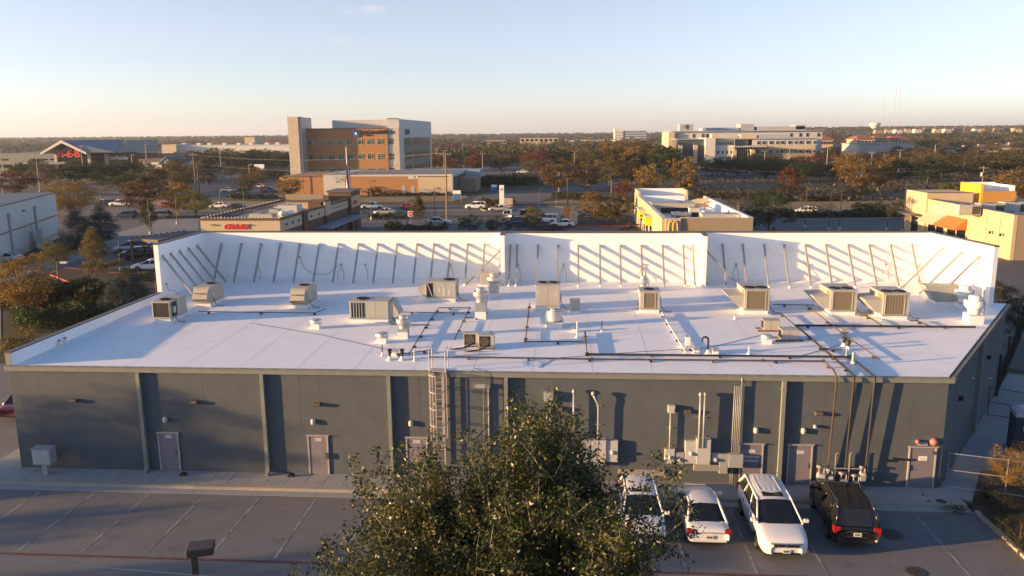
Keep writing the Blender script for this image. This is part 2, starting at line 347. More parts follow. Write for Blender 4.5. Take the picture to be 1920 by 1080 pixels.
# ================================================================ setting: ground and pavements
def sheet(name, poly, z, m, h=None, parent=None, kind='structure'):
    b = MB()
    if h is None: b.add([(p[0],p[1],z) for p in poly], [tuple(range(len(poly)))])
    else: b.prism(poly, z-h, z)
    o = b.build(name, m, parent)
    if parent is None: o['kind'] = kind
    return o
xs = sorted(set([-6000,-4000,-2500,-1600,-1000]+list(range(-700,1001,50))+[1300,1700,2200,3000,4200,6000])); ys = [-400,-150,0,100,200,300,400]+list(range(450,1400,50))+[1500,1700,2000,2400,2800,3200,4000,5500,8000,12000]
gb = MB(); gb.add([(x,y,hz(x,y)-0.02) for y in ys for x in xs], [(j*len(xs)+i,j*len(xs)+i+1,(j+1)*len(xs)+i+1,(j+1)*len(xs)+i) for j in range(len(ys)-1) for i in range(len(xs)-1)])
gb.build('ground', 'ground', kind='structure', smooth=True)
lot = sheet('rear_parking_lot', [(-80,-60),(47.15,-60),(47.15,-2.3),(-1.9,-2.3),(-1.9,19),(-80,19)], 0.0, 'asphalt')
sheet('shopping_centre_lot', [(-118,24),(59,24),(70,9),(160,9),(160,128),(-118,128)], 0.0, 'asphalt_far')
STR0, STR1 = 134.0, 156.0
sheet('street', [(-420,STR0+6),(-118,STR0),(160,STR0-2),(420,STR0-16),(420,STR1-14),(160,STR1),(-118,STR1+4),(-420,STR1+12)], 0.004, 'asphalt_far')
# paint in the rear lot
for i, x in enumerate([2.72,5.5,8.28,11.06,13.84,16.62,19.4, 30.6,33.4,36.15,38.9,44.4]):
    b = MB(); y1 = -2.55 if x < 30 else -2.6
    b.box(x-0.055, x+0.055, -8.05, y1, 0.001, 0.004); b.build('parking_stripe', 'line_white', lot)
MB().box(-30, 21.6, -8.38, -8.2, 0.001, 0.004).build('fire_lane_stripe', 'line_red', lot)
MB().box(27.2, 40.6, -8.3, -8.12, 0.001, 0.004).build('fire_lane_stripe', 'line_red', lot)
for (x, y, r) in ((42.4,-7.6,0.36),(42.6,-4.6,0.42)):
    MB().lathe([(r*1.35,0.0),(r*1.3,0.003)], (x,y,0.0), 12).build('manhole_collar', 'asphalt_far', lot)
    MB().lathe([(r,0.0),(r,0.012),(r*0.9,0.012),(r*0.88,0.008),(r*0.2,0.008),(r*0.18,0.012)], (x,y,0.004), 20).build('manhole_cover', 'pole_dark', lot)
# sidewalk of single slabs, kerb with a gutter pan
sw = sheet('sidewalk_base', [(-1.9,-1.8),(47.1,-1.8),(47.1,0.02),(-0.02,0.02),(-0.02,19),(-1.9,19)], 0.10, 'kerb', h=0.12)
x = -1.88; i = 0
while x < 47.0:
    wd = 0.97; x1 = min(x+wd, 47.08)
    o = MB().box(x+0.012, x1-0.012, -1.42, -0.005, 0.101, 0.124+random.uniform(-0.003,0.003)).build('paving_slab', 'concrete', sw)
    x = x1; i += 1
for k in range(18):
    MB().box(-1.88, -0.03, 0.02+k*1.05, 0.02+(k+1)*1.05-0.025, 0.101, 0.124+random.uniform(-0.003,0.003)).build('paving_slab', 'concrete', sw)
x = -1.9
while x < 47.1:
    x1 = min(x+3.05, 47.1)
    MB().prism_x([(-1.83,0.0),(-1.80,0.09),(-1.74,0.125),(-1.44,0.128),(-1.44,0.05),(-1.7,0.0)], x+0.01, x1-0.01).build('kerb_stone', 'kerb', sw)
    MB().prism_x([(-2.36,0.012),(-1.83,0.006),(-1.83,-0.05),(-2.36,-0.05)], x+0.008, x1-0.008).build('gutter_pan', 'concrete', sw)
    x = x1
for (px, py, r) in ((1765,940,0.24),(1730,928,0.08),(1741,940,0.09)):
    X, Y = G(px, py, 0.12); MB().lathe([(r,0),(r,0.006),(r*0.8,0.008)], (X,Y,0.126), 16).build('utility_cover', 'pole_dark', sw)
# right kerb and bed
for (y0, y1) in ((-2.3,-5.2),(-5.2,-8.2)):
    MB().box(47.15, 47.32, y1+0.01, y0-0.01, -0.02, 0.13).build('kerb_stone', 'kerb', sw)
sheet('planting_bed', [(47.3,-16),(60,-16),(62,-2),(57,3),(49.6,2.2),(47.3,-1.7)], 0.09, 'mulch', h=0.1)
MB().box(47.15, 47.32, -16, -8.22, -0.02, 0.14).build('kerb_stone', 'kerb', sw)
# walkway beside the skewed wall
sk = Vector((57.3-46.58, 15.7, 0)).normalized(); sn = Vector((sk.y, -sk.x, 0))
def SK(s, d): p = Vector((46.58,0,0))+sk*s+sn*d; return (p.x, p.y)
wk = sheet('side_walkway', [SK(-0.6,0.0),SK(-0.6,2.0),SK(24,2.0),SK(24,0.0)], 0.06, 'concrete_drive', h=0.08)
for k in range(15): MB().prism([SK(-0.5+k*1.6,0.03),SK(-0.5+k*1.6,1.98),SK(1.075+k*1.6,1.98),SK(1.075+k*1.6,0.03)], 0.061, 0.085+random.uniform(-.003,.003)).build('paving_slab', 'concrete', wk)
sheet('service_alley', [SK(-0.6,2.02),SK(-0.6,3.4),SK(24,3.4),SK(24,2.02)], 0.012, 'concrete_drive', h=0.05)
# islands, grass strips and drives behind the building (photo outlines laid on the ground)
def gpoly(*pp): return [G(*p) for p in pp]
sheet('grass_verge', gpoly((560,378),(640,379),(760,378),(850,377),(880,370),(868,364),(700,364),(500,361)), 0.05, 'dry_grass', h=0.06)
sheet('grass_verge', gpoly((180,385),(380,386),(560,384),(560,379),(400,376),(200,376)), 0.05, 'dry_grass', h=0.06)
sheet('grass_verge', gpoly((1028,386),(1100,394),(1190,394),(1190,380),(1120,376),(1060,374),(1020,380)), 0.06, 'dry_grass', h=0.07)
sheet('grass_verge', gpoly((1415,395),(1560,394),(1700,392),(1700,376),(1560,377),(1415,379)), 0.05, 'dry_grass', h=0.06)
sheet('meadow', gpoly((1320,377),(1700,375),(1920,372),(1920,318),(1600,325),(1300,336)), 0.03, 'dull_grass', h=0.05)
sheet('meadow_path', gpoly((1600,352),(1760,330),(1900,322),(1900,318),(1750,325),(1590,348)), 0.036, 'dry_grass')
sheet('side_road', gpoly((880,378),(1015,378),(1030,372),(1160,352),(1160,342),(1010,356),(905,362)), 0.008, 'asphalt_far')
sheet('avenue', gpoly((936,336),(985,334),(1003,290),(992,276),(985,276),(960,300)), 0.008, 'asphalt_far')
sheet('clinic_lot', gpoly((180,374),(540,374),(560,350),(560,322),(470,316),(250,318),(140,345)), 0.0, 'asphalt_far')
sheet('grocery_lot', gpoly((0,355),(170,340),(230,322),(200,312),(0,318)), 0.0, 'asphalt_far')
sheet('hospital_lot', gpoly((1310,336),(1560,332),(1760,326),(1760,320),(1560,318),(1300,322)), 0.035, 'asphalt_far')
sheet('avenue_lot', gpoly((815,336),(930,334),(960,300),(830,300)), 0.0, 'asphalt_far')
sheet('drive_lane', gpoly((0,530),(90,505),(180,478),(290,455),(372,432),(372,410),(300,412),(222,436),(120,462),(0,505)), 0.006, 'concrete_drive')
# raised beds with kerbs near the left drive
def bed(poly, m, kerb_m='kerb', name='planting_bed', h=0.13):
    o = sheet(name, poly, h, m, h=h+0.01); n = len(poly)
    for i in range(n):
        a, c = Vector((*poly[i],0)), Vector((*poly[(i+1)%n],0)); d = (c-a); L = d.length; d.normalize(); q = Vector((d.y,-d.x,0))
        MB().prism([tuple((a-q*0.09)[:2]),tuple((a+q*0.09)[:2]),tuple((c+q*0.09)[:2]),tuple((c-q*0.09)[:2])], -0.01, h+0.02+0.003*(i%2)).build('kerb_stone', kerb_m, o)
    return o
bed(gpoly((95,516),(150,538),(292,562),(292,518),(205,512),(120,503)), 'mulch', 'kerb_red')
bed(gpoly((0,655),(60,640),(290,590),(292,566),(150,545),(60,545),(0,560)), 'dull_grass')
bed(gpoly((20,505),(215,450),(205,438),(110,440),(0,470),(0,500)), 'mulch')
bed(gpoly((690,440),(840,437),(830,424),(760,424)), 'mulch')
bed(gpoly((1045,421),(1130,424),(1180,424),(1180,408),(1090,407),(1045,410)), 'mulch', 'kerb_red')
bed(gpoly((895,390),(910,396),(955,395),(968,388),(950,380),(912,381)), 'dull_grass')
bed(gpoly((1450,412),(1700,409),(1700,402),(1450,404)), 'mulch')
bed([(21.6,-8.2),(27.1,-8.2),(27.1,-2.5),(21.6,-2.5)], 'mulch', 'kerb_red')
bed([(17,-24),(34,-24),(34,-15.5),(17,-15.5)], 'mulch', 'kerb_red')

lot2 = bpy.data.objects['shopping_centre_lot']; st_ = bpy.data.objects['street']
for k in range(9):
    a, c = G(682+k*11,432), G(694+k*9,417); MB().add([(a[0]-.07,a[1],.003),(a[0]+.07,a[1],.003),(c[0]+.07,c[1],.003),(c[0]-.07,c[1],.003)],[(0,1,2,3)]).build('parking_stripe','line_white',lot2)
for k in range(26):
    xk = -120+k*12.0
    for yy in (STR0+5.5, STR0+15.5): MB().box(xk,xk+3.5,yy-.08,yy+.08,.006,.009).build('lane_dash','line_white',st_)
MB().box(-118,160,STR0+10.3,STR0+10.45,.006,.009).build('centre_line','sign_yellow',st_); MB().box(-118,160,STR0+10.6,STR0+10.75,.006,.009).build('centre_line','sign_yellow',st_)
# ================================================================ the retail building
BLD = thing('retail_building', 'long grey stucco retail block with a bright white roof and braced parapet', 'building', (23,10,0))
FOOT = [(0.0,0.0),(46.58,0.0),(57.3,15.7),(55.95,15.95),(55.25,22.8),(0.0,22.8)]
b = MB(); b.prism(FOOT, 0.0, [roofz(p[1])-0.035 for p in FOOT]); b.build('wall', 'stucco', BLD, w=True)
RP = [(0.22,-0.02),(46.5,-0.02),(57.2,15.66),(55.9,15.8),(55.2,22.5),(0.22,22.5)]
rb = MB(); rb.prism(RP, [roofz(p[1])-0.033 for p in RP], [roofz(p[1]) for p in RP]); RO = rb.build('roof_membrane', 'membrane', BLD, w=True)
# membrane sheets lapped over each other
for k in range(1, 19):
    xk = k*2.95+0.3; ye = 22.3 if xk < 46.5 else 22.3
    y0 = 0.0 if xk < 46.4 else (xk-46.4)*1.47+0.1
    if xk < 55: MB().add([(xk-0.04,y0,roofz(y0)+0.003),(xk+0.04,y0+0.1,roofz(y0)+0.005),(xk+0.04,ye,roofz(ye)+0.005),(xk-0.04,ye,roofz(ye)+0.003)],[(0,1,2,3)]).build('lap_seam', 'membrane', RO, w=True)
PT = 9.8
def part(mb, name, m, parent=BLD, **k): return mb.build(name, m, parent, w=True, **k)
# low left parapet
part(MB().prism([(-0.04,-0.06),(0.24,-0.06),(0.24,15.3),(-0.04,15.3)], 5.55, [6.34,6.34,6.42,6.42]), 'low_parapet', 'parapet_white')
part(MB().prism([(-0.07,-0.1),(0.27,-0.1),(0.27,15.28),(-0.07,15.28)], [6.341,6.341,6.421,6.421], [6.40,6.40,6.48,6.48]), 'parapet_cap', 'cap_metal')
part(MB().prism([(-0.052,-0.075),(0.235,-0.075),(0.235,-0.061),(-0.052,-0.061)], 5.7, 6.34), 'parapet_end', 'trim_paint')
# tall parapet: left return, far wall in three bays, two fins, right return
TL = [(-0.03,15.3),(0.30,15.3),(0.30,22.42),(-0.03,22.42)]
part(MB().prism(TL, 5.6, PT), 'tall_parapet', 'parapet_white')
for (x0, x1, yf) in ((-0.03,23.75,22.42),(23.75,38.55,22.1),(38.55,55.3,22.42)):
    part(MB().box(x0+(0 if x0<0 else 0.0), x1, yf, 22.82, 5.65, PT), 'tall_parapet', 'parapet_white')
    part(MB().box(x0+0.02, x1-0.02, yf-0.05, 22.87, PT+0.001, PT+0.075), 'parapet_cap', 'cap_metal')
for xf, yf in ((23.75,20.8),(38.5,20.55)):
    part(MB().box(xf-0.15, xf+0.15, yf, 22.2, 5.65, PT-0.012), 'parapet_fin', 'parapet_white')
    part(MB().box(xf-0.19, xf+0.19, yf-0.05, 22.04, PT-0.010, PT+0.07), 'parapet_cap', 'cap_metal')
TRR = [(54.93,22.42),(55.75,15.0),(56.05,15.03),(55.25,22.42)]
part(MB().prism(TRR, 5.65, PT-0.003), 'tall_parapet', 'parapet_white')
part(MB().prism([(54.9,22.36),(55.70,14.96),(56.10,15.0),(55.30,22.36)], PT, PT+0.072), 'parapet_cap', 'cap_metal')
part(MB().prism([(-0.06,15.26),(0.33,15.26),(0.33,22.36),(-0.06,22.36)], PT+0.002, PT+0.074), 'parapet_cap', 'cap_metal')
part(MB().add([(0.31,22.0,roofz(22)+.0),(54.9,22.0,roofz(22)),(54.9,22.41,roofz(22)+0.16),(0.31,22.41,roofz(22)+0.16)],[(0,1,2,3)]), 'cant_strip', 'parapet_white')
# eave: fascia and gutter in lengths with seams
x = -0.12
while x < 46.6:
    x1 = min(x+3.06, 46.78)
    part(MB().prism_x([(-0.005,5.44),(-0.17,5.44),(-0.19,5.655),(-0.21,5.67),(-0.21,5.69),(-0.165,5.69),(-0.15,5.47),(-0.02,5.47),(-0.02,5.70),(-0.005,5.70)], x+0.004, x1-0.004), 'gutter', 'trim_paint')
    for q in range(4): part(MB().box(x+0.3+q*0.76, x+0.33+q*0.76, -0.2, -0.02, 5.694, 5.706), 'gutter_strap', 'fixture_bronze')
    x = x1
part(MB().box(-0.06, 46.55, -0.06, 0.06, 5.645, 5.692), 'eave_flashing', 'trim_paint')
L = math.hypot(10.72, 15.7)
for k in range(8):
    s0, s1 = k*L/8+0.004, (k+1)*L/8-0.004
    z0, z1 = roofz(SK(s0,0)[1]), roofz(SK(s1,0)[1])
    part(MB().prism([SK(s0,0.005),SK(s0,0.2),SK(s1,0.2),SK(s1,0.005)], [z0-.25,z0-.25,z1-.25,z1-.25], [z0-.06,z0-.02,z1-.02,z1-.06]), 'gutter', 'cap_metal')
# downspouts
for xd in (6.94, 13.36, 19.8, 25.62, 38.95):
    d = MB(); d.box(xd-0.09, xd+0.09, -0.23, -0.04, 0.35, 5.44)
    d.prism_x([(-0.23,0.35),(-0.04,0.35),(-0.04,0.22),(-0.30,0.13),(-0.42,0.13),(-0.42,0.24),(-0.33,0.26)], xd-0.089, xd+0.089)
    o = part(d, 'downspout', 'trim_paint')
    for zb in (0.8, 3.0, 5.0): part(MB().box(xd-0.12, xd+0.12, -0.245, 0.0, zb, zb+0.05), 'strap', 'trim_paint', o)
for s in (9.0,):
    d = MB(); d.prism([SK(s-0.1,0.0),SK(s-0.1,0.2),SK(s+0.1,0.2),SK(s+0.1,0.0)], 0.2, 5.6); part(d, 'downspout', 'trim_paint')
# stucco control joints
for (xj, z0, z1) in ((15.2,2.3,5.42),(16.25,2.3,5.42),(21.3,0.3,5.42),(40.9,0.2,5.42),(45.0,2.3,5.42),(10.2,3.2,5.42)):
    part(MB().box(xj-0.008, xj+0.008, -0.003, 0.0, z0, z1), 'control_joint', 'joint_line')
part(MB().box(8.0, 13.2, -0.0045, -0.0035, 3.19, 3.205), 'control_joint', 'joint_line')
# braces
def brace(a, c, foot=True):
    o = part(MB().tube([a, c], 0.088, 4), 'brace', 'brace_metal')
    if foot: part(MB().lathe([(0.14,0),(0.13,0.03),(0.08,0.16),(0.08,0.2)], (c[0],c[1],c[2]-0.06), 8), 'brace_boot', 'curb_white', o)
    part(MB().obox(a, (0.16,0.16,0.14)), 'brace_plate', 'brace_metal', o)
for px in (416,453,490,526,562.5,599,635,672.5,709,745,782.5,814,845,877.5,909,940):
    X = PY(px, 458, 22.42)[0]; brace((X,22.38,8.9), (X-0.05,20.45,roofz(20.45)))
for px in (957,970,1008.7,1046.7,1084.5,1125,1163,1202.5,1242.5,1281,1299):
    X = PY(px, 460, 22.1)[0]; brace((X,22.06,8.86), (X,20.35,roofz(20.35)))
for px in (1319,1354.5,1392.5,1432.5,1470,1509.5,1548,1590,1629.5,1669.5,1709.5):
    X = PY(px, 458, 22.42)[0]; brace((X,22.38,8.9), (X,20.25,roofz(20.25)))
for yb in (15.75,16.9,18.2,19.6,21.0): brace((0.34,yb,8.95), (2.45,yb,roofz(yb)))
for yb in (16.3,18.2,20.4): brace((55.5-0.1*(yb-16),yb,8.95), (52.9-0.1*(yb-16),yb,roofz(yb)))
brace((23.55,21.0,8.6), (21.0,21.0,roofz(21)), False); brace((38.7,20.8,8.6), (41.1,20.9,roofz(21)), True)
# flex conduits feeding the signs through the parapet
for px, kind in ((484,2),(563,3),(640,2),(685,1),(845,2),(972,1),(1057,2),(1205,2),(1380,2),(1513,2),(1661,2),(312,0),(1724,2)):
    if kind == 0: X, Y, Z = 0.33, 15.9, 6.9; pts = [[(0.34,15.9,6.9),(0.5,15.8,6.5),(1.0,15.8,6.5),(1.1,15.8,6.15)]]
    else:
        yf = 22.4 if not 945 < px < 1317 else 22.08
        X, Z = PY(px, 497, yf); pts = [[(X,yf-0.05,Z),(X+0.1,yf-0.08,Z-0.35),(X+0.22,yf-0.12,Z-0.6),(X+0.18,yf-0.25,roofz(22))]]
        if kind == 2: pts.append([(X,yf-0.05,Z),(X-0.12,yf-0.08,Z-0.35),(X-0.28,yf-0.12,Z-0.7),(X-0.3,yf-0.25,roofz(22))])
        if kind == 3: pts = [[(X,yf-0.05,Z+0.6),(X+0.3,yf-0.08,Z-0.2),(X+1.0,yf-0.12,Z-0.65),(X+2.2,yf-0.12,Z-0.7),(X+2.9,yf-0.08,Z-0.1),(X+3.1,yf-0.05,Z+0.05)]]
    b = MB()
    for p in pts: b.tube(p, 0.02, 5)
    b.obox((pts[0][0][0],pts[0][0][1],pts[0][0][2]+0.06), (0.12,0.1,0.12)); part(b, 'flex_conduit', 'fixture_grey')

# ---------------------------------------------------------------- doors and wall fittings of the rear wall
def door(x0, x1, ztop, lines, handle='r', name='door', extra=None):
    o = part(MB().box(x0+0.05, x1-0.05, -0.035, -0.002, 0.13, ztop-0.06), name, 'door_paint')
    part(MB().box(x0-0.02, x0+0.05, -0.06, 0.0, 0.125, ztop-0.045), 'door_frame', 'door_frame', o)
    part(MB().box(x1-0.05, x1+0.02, -0.06, 0.0, 0.125, ztop-0.045), 'door_frame', 'door_frame', o)
    part(MB().box(x0-0.06, x1+0.08, -0.11, 0.0, ztop-0.045, ztop), 'drip_cap', 'door_frame', o)
    hx = x1-0.14 if handle == 'r' else x0+0.14
    part(MB().box(hx-0.035, hx+0.035, -0.055, -0.034, 1.0, 1.28).box(hx-0.1, hx+0.03, -0.10, -0.08, 1.08, 1.11).box(hx, hx+0.02, -0.1, -0.05, 1.08, 1.11), 'handle', 'chrome' if handle=='l' else 'fixture_bronze', o)
    for zh in (0.35, 1.1, 1.9):
        hh = x0+0.05 if handle == 'r' else x1-0.05
        part(MB().box(hh-0.015, hh+0.015, -0.05, -0.034, zh, zh+0.11), 'hinge', 'fixture_grey', o)
    for txt, dz, sz in lines:
        lettering(txt, ((x0+x1)/2,-0.038,ztop-dz), sz, 'letter_white', o, bold=0.004, extrude=0.002)
    return o
door(7.62, 8.68, 2.24, [('100',0.33,0.24)])
d2 = door(15.5, 16.52, 2.24, [('150',0.33,0.24)])
part(MB().box(16.36, 16.5, -0.15, -0.061, 0.98, 1.3), 'lock_box', 'fixture_bronze', d2)
door(20.55, 21.6, 2.24, [('200',0.33,0.24)])
door(26.65, 27.7, 2.24, [('300',0.33,0.24)])
door(37.05, 38.15, 2.24, [('400',0.5,0.24),('CONCEPT HAIR',0.74,0.112),('DESIGN & SPA',0.95,0.112)])
door(39.35, 40.5, 2.24, [('500',0.5,0.24)])
dl = door(45.05, 46.3, 2.24, [], 'l')
part(MB().box(45.5, 45.9, -0.05, -0.036, 1.52, 1.74), 'notice', 'letter_white', dl)
part(MB().box(45.56, 45.84, -0.053, -0.0502, 1.58, 1.60).box(45.56, 45.84, -0.053, -0.0502, 1.64, 1.66), 'notice_text', 'fixture_grey', dl)
part(MB().box(46.05, 46.2, -0.1, -0.036, 1.85, 2.0), 'door_closer', 'fixture_bronze', dl)
part(MB().box(45.43, 45.85, -0.09, 0.0, 2.30, 2.46), 'exit_light', 'panel_grey')
mat('bell_red', (0.42,0.16,0.14), 0.5, var=0.1)
for xb, r in ((45.35,0.11),(46.1,0.19)):
    part(MB().lathe([(r*math.sin(a)+0.004,-r*math.cos(a)) for a in [math.pi*k/8 for k in range(9)]], (0,0,0), 14), 'alarm_bell', 'bell_red', smooth=True).location += Vector((xb,-0.12,2.5))
# box wall packs (square) and dome lights
for px, py in ((141,750),(366,753),(596,757),(1048,765),(1288,770),(1534,774)):
    X, Z = W(px, py); o = part(MB().prism_x([(0,-0.09),(-0.20,-0.09),(-0.26,0.02),(-0.24,0.08),(0,0.09)], -0.16, 0.16), 'wall_pack_light', 'fixture_bronze'); o.location += Vector((X,0,Z))
for px, py in ((311,786),(588,790),(771,793),(1417,806),(1506,807)):
    X, Z = W(px, py)
    b = MB(); b.lathe([(0.10,-0.13),(0.12,-0.10),(0.12,0.09),(0.07,0.14),(0.01,0.15)], (0,-0.07,0), 12)
    o = part(b, 'dome_light', 'panel_light', smooth=True); o.location += Vector((X,0,Z))
for px, py in ((816,757),(1527,798)):
    X, Z = W(px, py); b = MB(); b.lathe([(0.07,0),(0.09,0.02),(0.08,0.12),(0.03,0.16)], (0,-0.12,-0.08), 10); b.box(-0.04,0.04,-0.12,0,-0.04,0.04)
    o = part(b, 'camera', 'panel_light', smooth=False); o.location += Vector((X,0,Z))
for s, z in ((3.4,3.75),(12.2,3.9)):
    p = SK(s, 0.0); b = MB(); b.prism([SK(s-0.15,0.002),SK(s-0.15,0.2),SK(s+0.15,0.2),SK(s+0.15,0.002)], z-0.1, z+0.1); part(b, 'wall_pack_light', 'black_plastic')
for px, py in ((1678,860),(1703,861),(1663,863)):
    X, Z = W(px, py); part(MB().box(X-0.12,X+0.1,-0.12,0,Z-0.05,Z+0.06), 'hose_bib', 'black_plastic')
for px, py in ((344,891),(546,893)):
    X, Y = G(px, py, 0.12); o = MB().prism_y([(-0.16,0),(0.16,0),(0.14,0.10),(0.0,0.13),(-0.14,0.1)], -0.12, 0.12).build('splash_block', 'black_plastic', BLD); o.location = Vector((X, min(Y,-0.15), 0.124))-base_of(BLD)

# ---------------------------------------------------------------- caged roof ladder
X0, X1 = 22.0, 22.55
LD = thing('caged_ladder', 'pale caged steel ladder climbing the grey wall onto the white roof', 'ladder', (22.3,0,0))
for xx in (X0, X1): MB().box(xx-0.03, xx+0.03, -0.28, -0.22, 0.9, 5.72).build('rail', 'ladder_paint', LD, w=True)
for k in range(17): MB().tube([(X0,-0.25,1.1+k*0.29),(X1,-0.25,1.1+k*0.29)], 0.014, 5).build('rung', 'ladder_paint', LD, w=True)
for zz in (1.6, 3.2, 4.9):
    for xx in (X0, X1): MB().box(xx-0.02, xx+0.02, -0.23, 0.0, zz, zz+0.05).build('bracket', 'ladder_paint', LD, w=True)
cage = [(X0-0.03+0.61*0.5+0.42*math.cos(t), -0.28-0.72*math.sin(t)) for t in [math.pi-math.pi*k/8 for k in range(9)]]
for zz in (2.3, 3.15, 4.0, 4.85, 5.7):
    MB().tube([(x,y,zz) for x,y in cage], 0.028, 4).build('cage_hoop', 'ladder_paint', LD, w=True)
for k in (0,2,4,6,8):
    x, y = cage[k]; MB().box(x-0.025, x+0.025, y-0.01, y+0.01, 2.3, 5.75).build('cage_bar', 'ladder_paint', LD, w=True)
for xx in (X0-0.12, X1+0.12):
    MB().tube([(xx,-0.25,5.7),(xx,-0.25,6.75),(xx,0.12,6.86),(xx,0.55,6.75),(xx,0.55,5.72)], 0.03, 6).build('grab_rail', 'ladder_paint', LD, w=True)
    MB().tube([(xx,-0.25,6.25),(xx,0.55,6.25)], 0.02, 5).build('mid_rail', 'ladder_paint', LD, w=True)
MB().box(X0-0.12, X1+0.12, -0.25, 0.3, 5.715, 5.74).build('step_plate', 'ladder_paint', LD, w=True)
# ---------------------------------------------------------------- cluster mailbox
X, Y = G(90, 887, 0.12)
MBX = thing('cluster_mailbox', 'pale grey cluster mailbox on a pedestal beside the rear wall', 'mailbox', (X,-0.75,0.124))
MB().box(-0.13,0.13,-0.11,0.11,0,0.6).build('pedestal','panel_grey',MBX)
MB().box(-0.48,0.48,-0.26,0.26,0.6,1.42).prism_x([(-0.28,1.42),(0.28,1.42),(0.28,1.47),(-0.28,1.44)],-0.5,0.5).build('cabinet','panel_grey',MBX,bevel=0.015)
for i in range(2):
    for j in range(2):
        o = MB().box(-0.44+i*0.45,-0.01+i*0.45,-0.275,-0.261,0.65+j*0.37,0.99+j*0.37).build('mail_door','panel_light',MBX)
        MB().box(-0.26+i*0.45,-0.2+i*0.45,-0.283,-0.2755,0.85+j*0.37,0.87+j*0.37).build('lock','black_plastic',o)

mat('coil_dark', (0.035,0.03,0.026), 0.7, var=0.25, scale=30, stretch=(1,1,8))
# ================================================================ electrical gear on the rear wall
def wbox(px0, px1, py0, py1, d, name, label, cat, m='panel_grey', meter=False, seam=False, group=None):
    x0, z1 = W(px0, py0); x1, z0 = W(px1, py1)
    t = thing(name, label, cat, ((x0+x1)/2, 0, z0), group=group)
    MB().box(x0, x1, -d, -0.002, z0, z1).build('cabinet', m, t, w=True, bevel=0.012)
    MB().box(x0+0.025, x1-0.025, -d-0.012, -d-0.001, z0+0.03, z1-0.03).build('cover', m, t, w=True)
    if meter:
        zc = (z0+z1)/2-0.05; b = MB(); c = ((x0+x1)/2, -d-0.012, zc)
        ring = [(0.11,0),(0.11,0.03),(0.085,0.035),(0.08,0.12),(0.05,0.14),(0.005,0.14)]
        o = b.lathe(ring, (0,0,0), 16).build('meter_dial', 'lamp_clear', t, smooth=False); o.rotation_euler = (math.pi/2,0,0); o.location = Vector(c)-base_of(t)
    if seam: MB().box(x0+0.03, x1-0.03, -d-0.016, -d-0.0125, (z0+z1)/2-0.006, (z0+z1)/2+0.006).build('cover_seam', 'fixture_grey', t, w=True)
    hx = x1-0.07; MB().box(hx-0.02, hx+0.02, -d-0.03, -d-0.0125, z0+0.12, z0+0.2).build('latch', 'fixture_grey', t, w=True)
    return t
def conduit(pts, r, name, label, n=7, straps=True, cat='conduit', m='conduit', cap=None):
    t = thing(name, label, cat, (pts[-1][0], 0, pts[-1][2]))
    MB().tube(pts, r, n).build('pipe', m, t, w=True, smooth=True)
    zs = sorted((pts[0][2], pts[-1][2]))
    if straps:
        z = zs[0]+0.5
        while z < zs[1]-0.3:
            MB().box(pts[-1][0]-r*2.6, pts[-1][0]+r*2.6, -0.06, -0.002, z, z+0.035).build('strap', 'fixture_grey', t, w=True); z += 0.95
    if cap:
        p = Vector(pts[0]); MB().lathe([(r*1.1,-0.05),(r*1.7,0.0),(r*1.7,0.1),(r*1.1,0.16),(0.01,0.17)], tuple(p), 10).build('weather_cap', m, t, w=True, smooth=True)
    return t
def wx(px, py): return W(px, py)
x, z1 = W(1029,750); 
wbox(1020,1038,732,750,0.25,'junction_box','square grey junction box high on the wall right of the ladder','junction box')
for q, wd in ((1026,'left'),(1032,'right')):
    x, z1 = W(q,751); conduit([(x,-0.12,z1),(x,-0.12,1.2)], 0.035, 'conduit', f'{wd} of the two slim conduits below the high junction box')
x, z1 = W(1076,733); conduit([(x,-0.25,z1),(x,-0.25,1.6)], 0.055, 'service_mast', 'straight pale service conduit with a dark cap left of the bent one', cap=True)
x, z1 = W(1122,757); x0, z0 = W(1112,736)
conduit([(x0,-0.34,z0),(x0+0.12,-0.33,z0-0.25),(x,-0.27,z1),(x,-0.26,1.6)], 0.058, 'service_mast', 'pale service conduit whose top bends over to the left', cap=True)
wbox(889,920,718,726,0.22,'wire_trough','shallow grey wire trough high on the wall beside the ladder','wire trough')
for q, wd in ((907,'left'),(916,'right')):
    x, z1 = W(q,727); conduit([(x,-0.1,z1),(x,-0.1,1.0)], 0.03, 'conduit', f'{wd} of the two thin conduits under the wire trough')
wbox(1072,1087,832,866,0.2,'meter_cabinet','narrow grey cabinet at the left end of the central meter bank','electrical cabinet')
wbox(1089,1107,822,866,0.25,'meter_cabinet','tall pale cabinet with a meter, left in the central bank','electrical cabinet',meter=True)
wbox(1109,1136,821,868,0.3,'switch_cabinet','wide pale switch cabinet in the middle of the central bank','electrical cabinet','panel_light')
wbox(1137,1158,823,863,0.24,'meter_cabinet','pale cabinet with a round meter at the right end of the central bank','electrical cabinet','panel_light',meter=True)
wbox(1160,1246,878,890,0.16,'wireway','long low grey wireway half hidden by the oak leaves','wireway','fixture_grey')
wbox(1252,1265,758,772,0.24,'junction_box','pale square junction box above the right meter bank','junction box','panel_light')
x, z1 = W(1257,773); conduit([(x,-0.14,z1),(x,-0.14,1.5)], 0.045, 'conduit', 'single pale conduit below the pale square junction box')
wbox(1246,1264,839,866,0.22,'meter_cabinet','small pale meter box under the single conduit','electrical cabinet','panel_light',meter=True)
wbox(1266,1281,846,868,0.2,'meter_cabinet','small blue grey meter box just left of the tall twin cabinets','electrical cabinet','panel_grey',meter=True)
wbox(1284,1304,824,866,0.24,'meter_cabinet','tall pale meter cabinet left of the widest cabinet','electrical cabinet','panel_light',meter=True)
wbox(1305,1330,820,867,0.3,'switch_cabinet','widest tall pale cabinet directly under the twin service conduits','electrical cabinet','panel_light')
